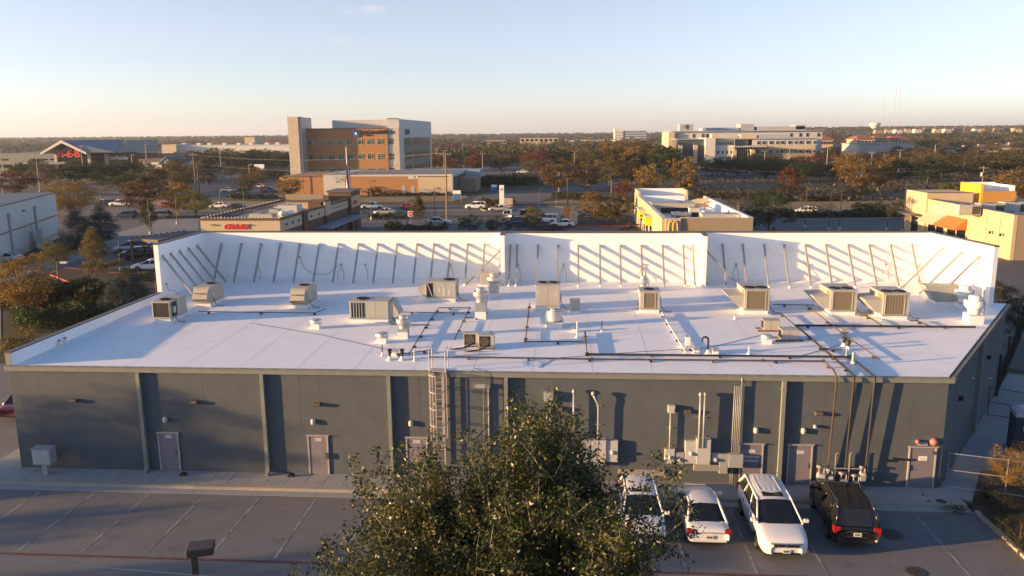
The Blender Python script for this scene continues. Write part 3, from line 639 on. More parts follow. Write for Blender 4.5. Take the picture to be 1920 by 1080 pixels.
for q, wd in ((1312,'left'),(1320,'right')):
    x, z1 = W(q,738); conduit([(x,-0.32,z1),(x,-0.30,2.05)], 0.06, 'service_mast', f'{wd} of the twin tall service conduits with domed caps', cap=True)
wbox(1333,1347,847,866,0.2,'meter_cabinet','small grey meter box right of the widest cabinet','electrical cabinet',meter=True)
wbox(1348,1363,848,885,0.22,'disconnect_box','tall narrow grey box left of the conduit bundle cabinet','electrical cabinet',seam=True)
wbox(1300,1347,868,881,0.2,'wireway','long dark grey wireway under the right meter bank','wireway','fixture_grey')
wbox(1365,1391,848,873,0.3,'pull_box','large square grey pull box at the foot of the conduit bundle','electrical cabinet')
names = ['leftmost','second from the left','middle','second from the right','rightmost']
for k in range(5):
    x, z1 = W(1376.5+k*3.4, 722 if k < 4 else 712); xb = W(1376.5+k*3.4, 845)[0]
    conduit([(x,-0.16,z1),(x,-0.16,1.65)], 0.025, 'conduit', f'{names[k]} slim conduit of the bundle of five', straps=(k==2), cap=(k==4))
for k, wd in ((0,'left'),(1,'right')):
    x, z1 = W(1369+k*4, 874); conduit([(x,-0.12,z1),(x,-0.12,0.12)], 0.02, 'conduit', f'{wd} thin conduit running from the pull box to the sidewalk', straps=False)
# ---------------------------------------------------------------- gas meters
def meter(px, py, s, label):
    x, z = W(px, py); t = thing('gas_meter', label, 'gas meter', (x,-0.32,z-0.3*s), group='gas meters on the manifold')
    MB().prism_y([(-0.15*s,0.12*s),(-0.12*s,0.0),(0.12*s,0.0),(0.15*s,0.12*s),(0.17*s,0.35*s),(0.13*s,0.5*s),(-0.13*s,0.5*s),(-0.17*s,0.35*s)], -0.13*s, 0.13*s).build('meter_body','panel_grey',t,bevel=0.02)
    MB().box(-0.09*s,0.09*s,-0.16*s,-0.131*s,0.33*s,0.46*s).build('meter_index','lamp_clear',t)
    MB().tube([(-0.1*s,0,0.5*s),(-0.1*s,0,0.75*s)],0.03,6).tube([(0.1*s,0,0.5*s),(0.1*s,0,0.7*s),(0.1*s,0.1,0.8*s)],0.03,6).build('riser','conduit',t)
    o = MB().lathe([(0.02,-0.06),(0.11*s,-0.05),(0.13*s,0),(0.11*s,0.05),(0.02,0.06)],(-0.1*s,-0.04,0.78*s),12).build('regulator','fixture_grey',t,smooth=True)
    return t
for i, (px, py, s) in enumerate(((1536,890,1.2),(1552,893,1.0),(1577,902,1.2),(1600,906,1.2),(1613,886,0.9))):
    meter(px, py, s, f'grey gas meter behind the black vehicle, {ORD[i]} of five')
t = thing('gas_manifold', 'horizontal gas manifold pipe above the row of meters by the rear wall', 'gas pipe', (W(1580,872)[0],-0.3,0.1))
a, z = W(1548,873); c, _ = W(1616,876)
MB().tube([(a,-0.3,z-0.6),(a,-0.3,z),(c,-0.3,z),(c,-0.3,z-0.6)], 0.03, 6).build('manifold','conduit',t,w=True)
for q in (1564,1590):
    x, zt = W(q,846); MB().tube([(x,-0.3,0.15),(x,-0.3,zt),(x+0.08,-0.3,zt+0.04)],0.03,6).build('vent_riser','galv',t,w=True)
# ================================================================ roof plant
def fan_top(t, x, y, z, r, w=True):
    o = MB().lathe([(r,0),(r,0.035),(r*0.93,0.035),(r*0.92,0.012),(0.01,0.012)], (x,y,z), 20).build('fan_grille', 'fan_black', t, w=w)
    b = MB()
    for k in range(4):
        M = Matrix.Rotation(k*math.pi/2+0.3,3,'Z') @ Matrix.Rotation(0.35,3,'X'); b.obox(Vector((x,y,z+0.02))+M@Vector((r*0.5,0,0)), (r*0.75,r*0.3,0.008), M)
    b.lathe([(r*0.2,0.0),(r*0.18,0.05)], (x,y,z), 10); b.build('fan_blades', 'coil', o, w=w)
    g = MB()
    for q in (0.35,0.65,0.9): g.tube([(x+r*q*math.cos(a*math.pi/8),y+r*q*math.sin(a*math.pi/8),z+0.05) for a in range(17)], 0.007, 3)
    g.build('fan_guard', 'fan_black', o, w=w)
def rtu(label, x0, x1, y0, y1, h, m='hvac_tan', coil=(), fans=(), hood=None, louvers=None, gap=None, curb=0.26, name='rooftop_unit', seams=True, coilm='coil', tags=()):
    z = roofz(y0); zb = z+curb; zt = zb+h
    t = thing(name, label, 'HVAC unit', ((x0+x1)/2,(y0+y1)/2,z), group='rooftop HVAC units')
    MB().box(x0+0.05,x1-0.05,y0+0.05,y1-0.05,z-0.05,zb+0.002).prism([(x0-0.12,y0-0.12),(x1+0.12,y0-0.12),(x1+0.12,y1+0.12),(x0-0.12,y1+0.12)],[z-0.02]*2+[roofz(y1)-0.02]*2,[z+0.02]*2+[roofz(y1)+0.02]*2).build('curb','curb_white',t,w=True)
    MB().box(x0,x1,y0,y1,zb+0.07,zt-0.05).build('cabinet',m,t,w=True,bevel=0.012)
    MB().box(x0-0.02,x1+0.02,y0-0.02,y1+0.02,zb,zb+0.068).build('base_rail','galv',t,w=True)
    MB().box(x0-0.03,x1+0.03,y0-0.03,y1+0.03,zt-0.048,zt).build('lid','hvac_side',t,w=True,bevel=0.01)
    for (face, a, c, u0, u1) in coil:      # a..c along the face, u0..u1 fraction of the height
        za, zc = zb+h*u0, zb+h*u1
        if face == 'f':
            MB().box(a,c,y0-0.006,y0-0.001,za,zc).build('coil_panel',coilm,t,w=True)
            fr = MB(); 
            for q in (a-0.03,c): fr.box(q,q+0.03,y0-0.03,y0-0.001,za-0.03,zc+0.03)
            fr.box(a,c,y0-0.03,y0-0.001,za-0.03,za).box(a,c,y0-0.03,y0-0.001,zc,zc+0.03); fr.build('coil_frame',m,t,w=True)
            gr = MB(); n = max(3,int((c-a)/0.14))
            for k in range(1,n): gr.box(a+(c-a)*k/n-0.004,a+(c-a)*k/n+0.004,y0-0.016,y0-0.008,za,zc)
            gr.build('coil_guard','coil',t,w=True)
        else:
            X = x1 if face == 'r' else x0; sg = 1 if face == 'r' else -1
            MB().box(min(X+sg*0.001,X+sg*0.006),max(X+sg*0.001,X+sg*0.006),a,c,za,zc).build('coil_panel',coilm,t,w=True)
    if louvers:
        a, c = louvers; n = 5
        for k in range(n):
            q0 = a+(c-a)*k/n; part(MB().box(q0+0.03,q0+(c-a)/n-0.03,y0-0.02,y0-0.001,zb+0.14,zt-0.12),'louver','coil',t)
            part(MB().box(q0-0.02,q0+0.02,y0-0.05,y0-0.001,zb+0.1,zt-0.08),'louver_blade',m,t)
    if gap:
        a, c = gap; part(MB().box(a,c,y0-0.006,y0-0.001,zb+0.1,zt-0.1),'open_section','fan_black',t)
        part(MB().tube([(a+0.08,y0-0.03,zt-0.12),(c-0.05,y0-0.03,zb+0.12)],0.03,4),'prop_bar','panel_light',t)
    if seams:
        n = 3 if x1-x0 > 1.6 else 2
        for k in range(1,n):
            if not coil or coil[0][0] != 'f': part(MB().box(x0+(x1-x0)*k/n-0.006,x0+(x1-x0)*k/n+0.006,y0-0.004,y0-0.001,zb+0.08,zt-0.06),'panel_seam','coil',t)
        for k in (1,2):
            for X in (x0-0.004,x1+0.001): part(MB().box(X,X+0.003,y0+(y1-y0)*k/3-0.006,y0+(y1-y0)*k/3+0.006,zb+0.08,zt-0.06),'panel_seam','coil',t)
    for (fx, fy, r) in fans: fan_top(t, fx, fy, zt+0.001, r)
    if hood:
        side, dep, zlo, zhi = hood
        if side == 'f':
            pr = [(y0-0.001,zb+h*zlo),(y0-0.001,zb+h*zhi),(y0-0.12,zb+h*zhi),(y0-dep,zb+h*(zlo+0.28)),(y0-dep,zb+h*(zlo+0.12))]
            part(MB().prism_x(pr,x0+0.05,x1-0.05),'intake_hood',m,t); part(MB().box(x0+0.12,x1-0.12,y0-dep*0.9,y0-0.13,zb+h*zhi-0.26,zb+h*zhi-0.24),'hood_screen','coil',t)
            part(MB().box(x0+0.1,x1-0.1,y0-dep-0.012,y0-dep-0.002,zb+h*(zlo+0.14),zb+h*(zlo+0.24)),'hood_filter','coil',t)
        else:
            X = x0 if side == 'l' else x1; sg = -1 if side == 'l' else 1
            pl = [(X,zb+h*zlo),(X+sg*dep*0.35,zb+h*zlo),(X+sg*dep,zb+h*zhi-0.12),(X+sg*dep,zb+h*zhi-0.06),(X,zb+h*zhi)]
            if sg > 0: pl = [(X,zb+h*zhi),(X+dep*0.35,zb+h*zhi),(X+dep,zb+h*(zlo+0.15)),(X+dep*0.75,zb+h*zlo),(X,zb+h*zlo)]
            part(MB().prism_y(pl,y0+0.08,y1-0.08),'intake_hood','hvac_side',t)
    for (tx, tz, tw, th) in tags: part(MB().box(tx,tx+tw,y0-0.006,y0-0.002,zb+tz,zb+tz+th),'rating_plate','panel_light',t)
    # whip and small disconnect
    part(MB().box(x1+0.001,x1+0.10,y0+0.25,y0+0.5,zb+0.35,zb+0.75),'disconnect','panel_light',t)
    part(MB().tube([(x1+0.05,y0+0.35,zb+0.35),(x1+0.18,y0+0.3,zb+0.0),(x1+0.42,y0+0.1,z+0.12),(x1+0.75,y0+0.25,z+0.06)],0.022,5),'whip','fan_black',t)
    return t
U = [
 rtu('near left rooftop unit with a dark coil grille, beside the low parapet', 3.15,4.3,8.65,10.75,1.12, coilm='coil_dark', coil=[('f',3.22,4.22,0.12,0.92),('r',8.8,9.5,0.12,0.92)], fans=[(3.7,9.3,0.36)]),
 rtu('far left rooftop unit with an intake hood, behind the unit by the low parapet', 3.75,4.85,12.95,15.1,1.1, hood=('f',0.45,0.1,0.9), fans=[(4.3,14.4,0.36)]),
 rtu('hooded rooftop unit standing alone left of the louvered one', 10.45,11.5,12.7,14.9,1.1, hood=('f',0.45,0.1,0.9), fans=[(10.95,14.0,0.36)]),
 rtu('long rooftop unit with vertical louvers and a sloping hood on its right end', 15.35,17.75,9.1,10.5,1.12,'hvac_green', louvers=(15.45,16.3), fans=[(16.0,9.9,0.4)], hood=('r',0.65,0.12,0.95)),
 rtu('long rooftop unit with an open dark end and a diagonal bar', 19.0,21.05,14.95,16.5,1.15,'hvac_green', gap=(19.05,19.5), fans=[(20.5,15.8,0.4)], hood=('l',0.6,0.1,0.6), tags=[(19.85,0.45,0.14,0.3),(20.15,0.2,0.2,0.55),(20.5,0.2,0.14,0.42)]),
 rtu('tall plain rooftop unit with two top fans near the middle', 26.55,28.1,12.7,14.2,1.45,'hvac_side', fans=[(26.95,13.5,0.3),(27.65,13.5,0.3)], tags=[(26.62,0.8,0.14,0.3),(27.75,0.7,0.18,0.32)]),
 rtu('small rooftop unit with one fan and a golden coil face', 33.15,34.4,12.15,13.6,1.18, coil=[('f',33.4,34.1,0.1,0.9)], coilm='coil_gold', fans=[(33.75,12.85,0.33)]),
 rtu('large two fan rooftop unit left of the twin units', 39.6,41.15,12.1,14.5,1.35, coil=[('f',39.75,40.9,0.08,0.92),('l',12.2,12.9,0.08,0.92)], coilm='coil_gold', fans=[(40.0,12.75,0.34),(40.75,12.75,0.34)], hood=('l',1.0,0.15,0.72)),
 rtu('left of the twin large units with gold coils and side hoods', 44.8,46.4,12.0,14.3,1.35, coil=[('f',44.95,46.1,0.08,0.92),('l',12.1,12.8,0.08,0.92)], coilm='coil_gold', fans=[(45.2,12.65,0.34),(45.95,12.65,0.34)], hood=('l',1.0,0.15,0.72)),
 rtu('right of the twin large units with gold coils and side hoods', 47.55,49.1,10.95,13.2,1.4, coil=[('f',47.7,48.8,0.08,0.92),('l',11.05,11.75,0.08,0.92)], coilm='coil_gold', fans=[(47.95,11.6,0.34),(48.7,11.6,0.34)], hood=('l',1.0,0.15,0.72)),
]
# make-up air hood near the right parapet
t = thing('relief_hood','greenish metal relief hood with one slanted side near the right parapet','roof hood',(53.3,15.4,roofz(15.4)),group='roof hoods')
z = roofz(15.4)
MB().box(52.6,54.3,15.3,16.6,z,z+0.16).build('curb','curb_white',t,w=True)
MB().prism_y([(52.65,z+0.161),(54.25,z+0.161),(54.25,z+1.15),(51.9,z+1.15),(51.9,z+1.05)],15.35,16.5).build('hood_box','hvac_green',t,w=True,bevel=0.01)
MB().box(51.88,54.29,15.32,16.53,z+1.151,z+1.19).build('lid','hvac_green',t,w=True)
# exhaust fans on curbs
def upblast(px, py, s, label, hc=0.45, box=0.0, name='exhaust_fan', m='spun_alu', xy=None):
    x, y = xy or RF(px, py); z = roofz(y)-0.02
    t = thing(name, label, 'exhaust fan', (x,y,z), group='roof exhaust fans'); w_ = 0.36*s
    MB().box(-w_,w_,-w_,w_,0,hc).build('curb','curb_white',t)
    zz = hc
    if box: MB().box(-w_*0.95,w_*0.95,-w_*0.95,w_*0.95,hc+0.002,hc+box).build('duct_box','galv',t); zz += box
    MB().box(-w_*1.06,w_*1.06,-w_*1.06,w_*1.06,zz+0.003,zz+0.05).build('base_plate','galv',t)
    MB().lathe([(0.30*s,0.05),(0.30*s,0.2*s),(0.34*s,0.28*s),(0.47*s,0.42*s),(0.50*s,0.50*s),(0.50*s,0.72*s),(0.46*s,0.74*s),(0.45*s,0.62*s),(0.1,0.6*s)],(0,0,zz),20).build('wind_band',m,t,smooth=False)
    MB().lathe([(0.3*s,0.55*s),(0.3*s,0.92*s),(0.27*s,0.97*s),(0.02,1.0*s)],(0,0,zz),18).build('motor_dome',m,t,smooth=False)
    MB().tube([(0.46*s,-0.1,zz+0.5*s),(0.44*s,-0.14,zz+0.1),(w_,-0.2,0.1)],0.02,5).build('whip','galv',t)
    return t
upblast(902,597,0.95,'shiny exhaust fan on a tall duct in front of another fan',0.5,0.55)
upblast(926,556,0.95,'shiny exhaust fan behind the tall ducted one',0.3,0.45)
upblast(757,633,0.8,'shiny exhaust fan near the eave left of the ladder',0.4,0.15)
upblast(1206,546,0.8,'shiny exhaust fan behind the small golden coil unit',0.35)
upblast(1824,605,1.15,'white exhaust fan on a white curb nearest the right eave',0.55,m='curb_white')
upblast(1806,575,1.15,'white exhaust fan beside the relief hood',0.3,m='curb_white')
x, y = RF(1040,612); z = roofz(y)
t = thing('exhaust_fan','bright drum shaped exhaust fan in front of the tall plain unit','exhaust fan',(x,y,z),group='roof exhaust fans')
MB().box(-0.45,0.45,-0.42,0.42,-0.02,0.32).build('curb','curb_white',t); MB().box(-0.52,0.52,-0.5,0.5,0.322,0.36).build('base_plate','galv',t)
MB().lathe([(0.42,0.361),(0.46,0.42),(0.46,0.98),(0.42,1.0),(0.41,0.9),(0.05,0.88)],(0,0,0),22).build('wind_band','spun_alu',t)
MB().lathe([(0.3,0.85),(0.3,1.05),(0.2,1.12),(0.02,1.14)],(0,0,0),18).build('motor_dome','spun_alu',t)
MB().tube([(-0.44,-0.1,0.9),(-0.5,-0.15,0.6),(-0.48,-0.2,0.34)],0.03,5).build('whip','galv',t)
def mushroom(px, py, s, label):
    x, y = RF(px, py); z = roofz(y)-0.02; t = thing('mushroom_vent', label, 'roof vent', (x,y,z), group='low roof vents')
    MB().box(-0.26*s,0.26*s,-0.26*s,0.26*s,0,0.3*s).build('curb','curb_white',t)
    MB().lathe([(0.2*s,0.301*s),(0.2*s,0.36*s),(0.34*s,0.36*s),(0.36*s,0.4*s),(0.34*s,0.52*s),(0.2*s,0.58*s),(0.01,0.59*s)],(0,0,0),18).build('cap','spun_alu',t)
mushroom(593,615,1.0,'low mushroom vent alone on the left half of the roof'); mushroom(717,642,1.05,'low mushroom vent close to the eave exhaust fan'); mushroom(1437,643,0.9,'low white mushroom vent beside the small condensers')
# box behind fans, small cabinet
x, y = RF(912,537); z = roofz(y)
t = thing('equipment_box','tan equipment box behind the two shiny exhaust fans','equipment box',(x,y,z)); MB().box(-0.5,0.5,0,0.9,-0.03,0.12).build('curb','curb_white',t); MB().box(-0.45,0.45,0.05,0.85,0.121,1.0).build('cabinet','hvac_side',t,bevel=0.01); MB().box(-0.47,0.47,0.03,0.87,1.001,1.04).build('lid','hvac_side',t)
x, y = RF(1078,587); z = roofz(y)
t = thing('equipment_box','small square roof cabinet right of the tall plain unit','equipment box',(x,y,z)); MB().box(-0.36,0.36,-0.05,0.6,-0.03,0.14).build('curb','curb_white',t); MB().box(-0.3,0.3,0,0.55,0.141,0.8).build('cabinet','hvac_green',t,bevel=0.01); MB().box(-0.33,0.33,-0.03,0.58,0.801,0.86).build('lid','galv',t)
# mini split condensers by the ladder and small condensers on sleepers
for px, py, wd in ((884,652,'left'),(912,656,'right')):
    x, y = RF(px, py); z = roofz(y); t = thing('mini_condenser', f'{wd} of two small condensers with dark fan faces near the ladder', 'condenser', (x,y,z), group='small condensers by the ladder')
    MB().box(-0.4,-0.3,0,0.4,0.0,0.12).box(0.3,0.4,0,0.4,0.0,0.12).build('foot','wood_block',t)
    MB().box(-0.42,0.42,0.02,0.4,0.121,0.78).build('cabinet','hvac_side',t,bevel=0.012); MB().box(-0.44,0.44,0.0,0.42,0.781,0.81).build('lid','hvac_side',t)
    MB().box(-0.38,0.2,0.008,0.018,0.16,0.74).build('fan_face','fan_black',t)
    f = MB().lathe([(0.24,0),(0.26,0.012),(0.22,0.014),(0.05,0.012)],(0,0,0),18).build('fan_ring','coil',t); f.rotation_euler=(math.pi/2,0,0); f.location=(-0.09,0.007,0.45)
    MB().tube([(0.1,-0.02,0.25),(-0.3,-0.35,0.1),(-0.9,-0.55,0.06),(-1.1,-0.45,0.06)],0.04,6).build('line_set','fan_black',t)
for px, py, wd, rz in ((1446,622,'upper left',0.0),(1480,640,'lower right',0.05)):
    x, y = RF(px, py); z = roofz(y); t = thing('small_condenser', f'{wd} of two tan condensers lying on wooden sleepers', 'condenser', (x,y,z), rz, group='condensers on sleepers')
    for yy in (-0.05,0.6): MB().box(-0.75,0.75,yy,yy+0.12,0.0,0.09).build('sleeper','wood_block',t)
    MB().box(-0.42,0.5,0,0.75,0.091,0.62).build('cabinet','hvac_tan',t,bevel=0.012); MB().box(-0.44,0.52,-0.02,0.77,0.621,0.65).build('lid','hvac_side',t)
    MB().box(-0.428,-0.421,0.08,0.68,0.14,0.58).build('fan_face','fan_black',t); MB().box(0.0,0.012,-0.004,-0.001,0.1,0.6).build('panel_seam','coil',t)
# vent pipes
def vpipe(px, py, h, r, label, m='pipe_black', boot=True, neck=False, capr=0, cat='vent pipe'):
    x, y = RF(px, py); z = roofz(y); t = thing('vent_pipe', label, cat, (x,y,z-0.01), group='roof vent pipes')
    if boot: MB().lathe([(r*3.2,0),(r*3,0.03),(r*1.6,0.1),(r*1.3,0.22)],(0,0,0),12).build('boot','curb_white',t,smooth=False)
    if neck: MB().tube([(0,0,0),(0,0,h)]+[(-0.16+0.16*math.cos(a),0,h+0.16*math.sin(a)) for a in (0.5,1.0,1.57,2.1,2.7,3.14)]+[(-0.32,0,h-0.08)],r,8).build('pipe',m,t,smooth=True)
    else: MB().tube([(0,0,0),(0,0,h)],r,10).build('pipe',m,t)
    if capr: MB().lathe([(r*1.02,h-0.25),(capr,h-0.15),(capr*0.9,h-0.05),(capr*1.2,h),(capr*1.2,h+0.04),(0.01,h+0.05)],(0,0,0),12).build('cap',m,t)
for a in ((731,675,0.55,0.06,'left of two ribbed black vents by the eave','pipe_black',True,False,0.11),(754,675,0.55,0.06,'right of two ribbed black vents by the eave','pipe_black',True,False,0.11),
          (717,667,0.6,0.03,'thin dark vent pipe left of the two ribbed vents','pipe_black',True,False,0),(777,677,0.6,0.025,'thin white pipe with a tee by the eave left of the ladder','pvc_white',True,False,0),
          (1082,633,0.95,0.035,'tall thin white vent pipe in the middle of the roof','pvc_white',True,False,0),(1128,625,0.75,0.028,'thin dark vent pipe right of the tall white one','pipe_black',True,False,0),
          (1327,663,0.75,0.055,'black gooseneck vent pipe by the long gas pipe','pipe_black',True,True,0),(1404,664,0.42,0.035,'short white vent pipe right of the gooseneck','pvc_white',True,False,0),
          (1582,650,0.5,0.07,'left of two ribbed black vents on the right','pipe_black',True,False,0.11),(1590,656,0.5,0.07,'right of two ribbed black vents on the right','pipe_black',True,False,0.11),
          (1586,673,0.5,0.03,'thin steel vent pipe in front of the ribbed pair','galv',True,False,0),(1599,685,0.68,0.075,'thick steel vent pipe nearest the right eave','galv',True,False,0),
          (113,647,0.32,0.07,'left of two stub vents by the low parapet','fixture_grey',True,False,0),(123,642,0.32,0.07,'right of two stub vents by the low parapet','fixture_grey',True,False,0),
          (1378,598,0.25,0.04,'tiny vent stub in front of the hooded two fan unit','pipe_black',True,False,0),(921,652,0.95,0.03,'slim dark pipe between the two mini condensers','pipe_black',True,False,0),
          (1595,527,0.25,0.05,'small vent stub by the tall parapet on the right','fixture_grey',True,False,0),(1843,574,1.1,0.02,'slim antenna pole near the right end of the parapet','galv',True,False,0)):
    vpipe(*a)
x, y = RF(1289,652); t = thing('flue_box','narrow white square flue left of the gooseneck','flue',(x,y,roofz(y)-0.01)); MB().box(-0.12,0.12,-0.12,0.12,0,0.62).build('flue','curb_white',t); MB().box(-0.15,0.15,-0.15,0.15,0.64,0.68).build('cap','galv',t)
for px, py, lb in ((1305,662,'small white curb box left of the gooseneck base'),(1341,664,'small turret vent right of the gooseneck'),(1076,622,'small turret vent beside the tall white pipe'),(740,666,'grey square scupper box by the eave vents')):
    x, y = RF(px, py); t = thing('turret_vent', lb, 'roof vent', (x,y,roofz(y)-0.01)); MB().box(-0.15,0.15,-0.15,0.15,0,0.2).build('curb','curb_white',t); MB().prism_x([(-0.17,0.2),(0.17,0.2),(0.1,0.36),(-0.08,0.38)],-0.16,0.16).build('hood','galv',t)
x, y = RF(1583,632); t = thing('junction_box','dark square box on a post in front of the twin units','junction box',(x,y,roofz(y)-0.01)); MB().box(-0.03,0.03,-0.03,0.03,0,0.2).build('post','galv',t); MB().box(-0.2,0.2,-0.08,0.08,0.2,0.48).build('box','fixture_grey',t)
# gas and condensate pipes on blocks
def roofpipe(pts, r, label, m='pipe_black', blocks=None, z=0.13, tail=None, cat='roof pipe'):
    P = []
    for p in pts:
        X, Y = RF(p[0], p[1], z); P.append((X, Y, roofz(Y)+z))   # the pipe sits z above the roof
    t = thing('roof_pipe', label, cat, (P[0][0],P[0][1],P[0][2]-z))
    full = P+(tail or [])
    MB().tube(full, r, 7).build('pipe', m, t, w=True)
    # supports
    d = 0.0; nxt = 0.7
    for a, c in zip(P[:-1], P[1:]):
        a, c = Vector(a), Vector(c); L = (c-a).length; s = nxt-d
        while s < L:
            q = a+(c-a)*(s/L); ang = math.atan2((c-a).y,(c-a).x)
            M = Matrix.Rotation(ang,3,'Z'); MB().obox((q.x,q.y,q.z-z/2-r/2+0.003),(0.11,0.22,max(0.03,z-r-0.004)),M).build('support_block',random.choice(['wood_block','pipe_black','wood_block']),t,w=True)
            s += (blocks or 2.2)*1.35; nxt = s+d
        d += L
    for p in P[1:-1]: MB().obox(p,(r*3,r*3,r*3)).build('elbow',m,t,w=True)
    return t
def down(px, py_edge, ybase, r=None):  # over the eave and down the wall
    x = W(px, py_edge)[0]; return x
xa = 41.42
roofpipe([(1097,622),(1101,664),(1594,669),(1624,693)], 0.055, 'thick black gas pipe running along the eave and over it', tail=[(43.05,-0.32,5.78),(43.05,-0.34,5.5),(43.0,-0.22,0.95)], blocks=2.6)
roofpipe([(853,669),(1110,673),(1430,676),(1544,677),(1563,694)], 0.042, 'long rusty gas pipe nearest the eave, from the ladder to the right', 'pipe_rust', tail=[(41.3,-0.3,5.76),(41.3,-0.32,5.4),(41.25,-0.16,0.95)], blocks=2.3)
roofpipe([(1492,610),(1545,655),(1590,693)], 0.055, 'black gas pipe crossing the right roof towards the eave', tail=[(42.1,-0.32,5.8),(42.1,-0.34,5.5),(42.05,-0.2,0.9)], blocks=1.4)
roofpipe([(1492,610),(1829,613)], 0.06, 'thick black pipe in front of the twin units', blocks=1.9)
roofpipe([(1512,572),(1580,625),(1650,674)], 0.028, 'slim pipe slanting from the twin units towards the eave', 'pipe_rust', blocks=2.6)
roofpipe([(1450,571),(1528,572)], 0.03, 'short dark pipe between the hooded unit and the twin units')
roofpipe([(1449,589),(1466,589),(1491,610)], 0.03, 'dark pipe bending from the hooded unit to the thick pipe')
roofpipe([(1612,592),(1625,592),(1655,611)], 0.03, 'dark pipe bending out between the twin units')
roofpipe([(1706,601),(1719,601),(1745,612)], 0.03, 'dark pipe bending from the right twin unit')
roofpipe([(993,569),(985,640),(1097,641)], 0.035, 'rusty pipe forming an L left of the drum fan', 'pipe_rust', blocks=1.9)
roofpipe([(823,577),(800,610),(768,662),(742,664)], 0.03, 'dark pipe slanting from the open ended unit to the eave vents', blocks=1.5)
roofpipe([(823,577),(881,577),(852,637)], 0.03, 'dark pipe looping round to the ladder', blocks=1.7)
roofpipe([(752,585),(872,587)], 0.028, 'dark pipe between the louvered unit and the ducted fan', 'pipe_rust', blocks=2.0)
roofpipe([(872,595),(911,595),(911,580)], 0.028, 'dark pipe at the foot of the ducted fan', blocks=1.5)
roofpipe([(372,584),(590,587),(612,579)], 0.028, 'long dark pipe linking the left rooftop units', blocks=2.6)
roofpipe([(733,608),(806,609)], 0.028, 'dark pipe in front of the louvered unit', blocks=1.8)
roofpipe([(772,661),(805,657),(806,669),(853,670)], 0.03, 'cranked rusty pipe left of the ladder top', 'pipe_rust', blocks=2.4)
roofpipe([(1241,586),(1255,610),(1286,661)], 0.04, 'pale insulated pipe from the small golden unit to the eave pipe', 'pvc_white', blocks=1.35)
roofpipe([(1270,650),(1330,657)], 0.022, 'thin white condensate pipe left of the gooseneck', 'pvc_white')
roofpipe([(1536,655),(1580,656)], 0.03, 'short dark branch pipe beside the ribbed vents')
def cable(pts, label, r=0.012, m='pipe_black'):
    P = []
    for p in pts: X, Y = RF(*p); P.append((X,Y,roofz(Y)+r+0.004))
    Q = []
    for i in range(len(P)-1):
        for k in range(6):
            t = k/6; a, c = Vector(P[i]), Vector(P[i+1]); Q.append(tuple(a.lerp(c,t)))
    Q.append(P[-1]); tag(MB().tube(Q, r, 4).build('roof_cable', m), label, 'cable')
cable([(470,607),(480,608),(600,628),(720,655)], 'thin cable running from the left units to the eave vents')
cable([(1010,690),(1040,672),(1200,660),(1330,652),(1430,628)], 'thin cable wandering from the eave to the small condensers')
cable([(1600,640),(1500,668)], 'short thin cable near the ribbed vents on the right')
x, z0 = 24.6, 5.5
tag(MB().tube([(24.0,0.5,roofz(.5)+.02),(24.6,-0.25,5.72),(24.9,-0.3,4.5),(24.55,-0.1,3.2),(23.9,-0.05,2.2)],0.012,4).build('hanging_cable','pipe_black'),'loose black cable hanging over the eave right of the ladder','cable')
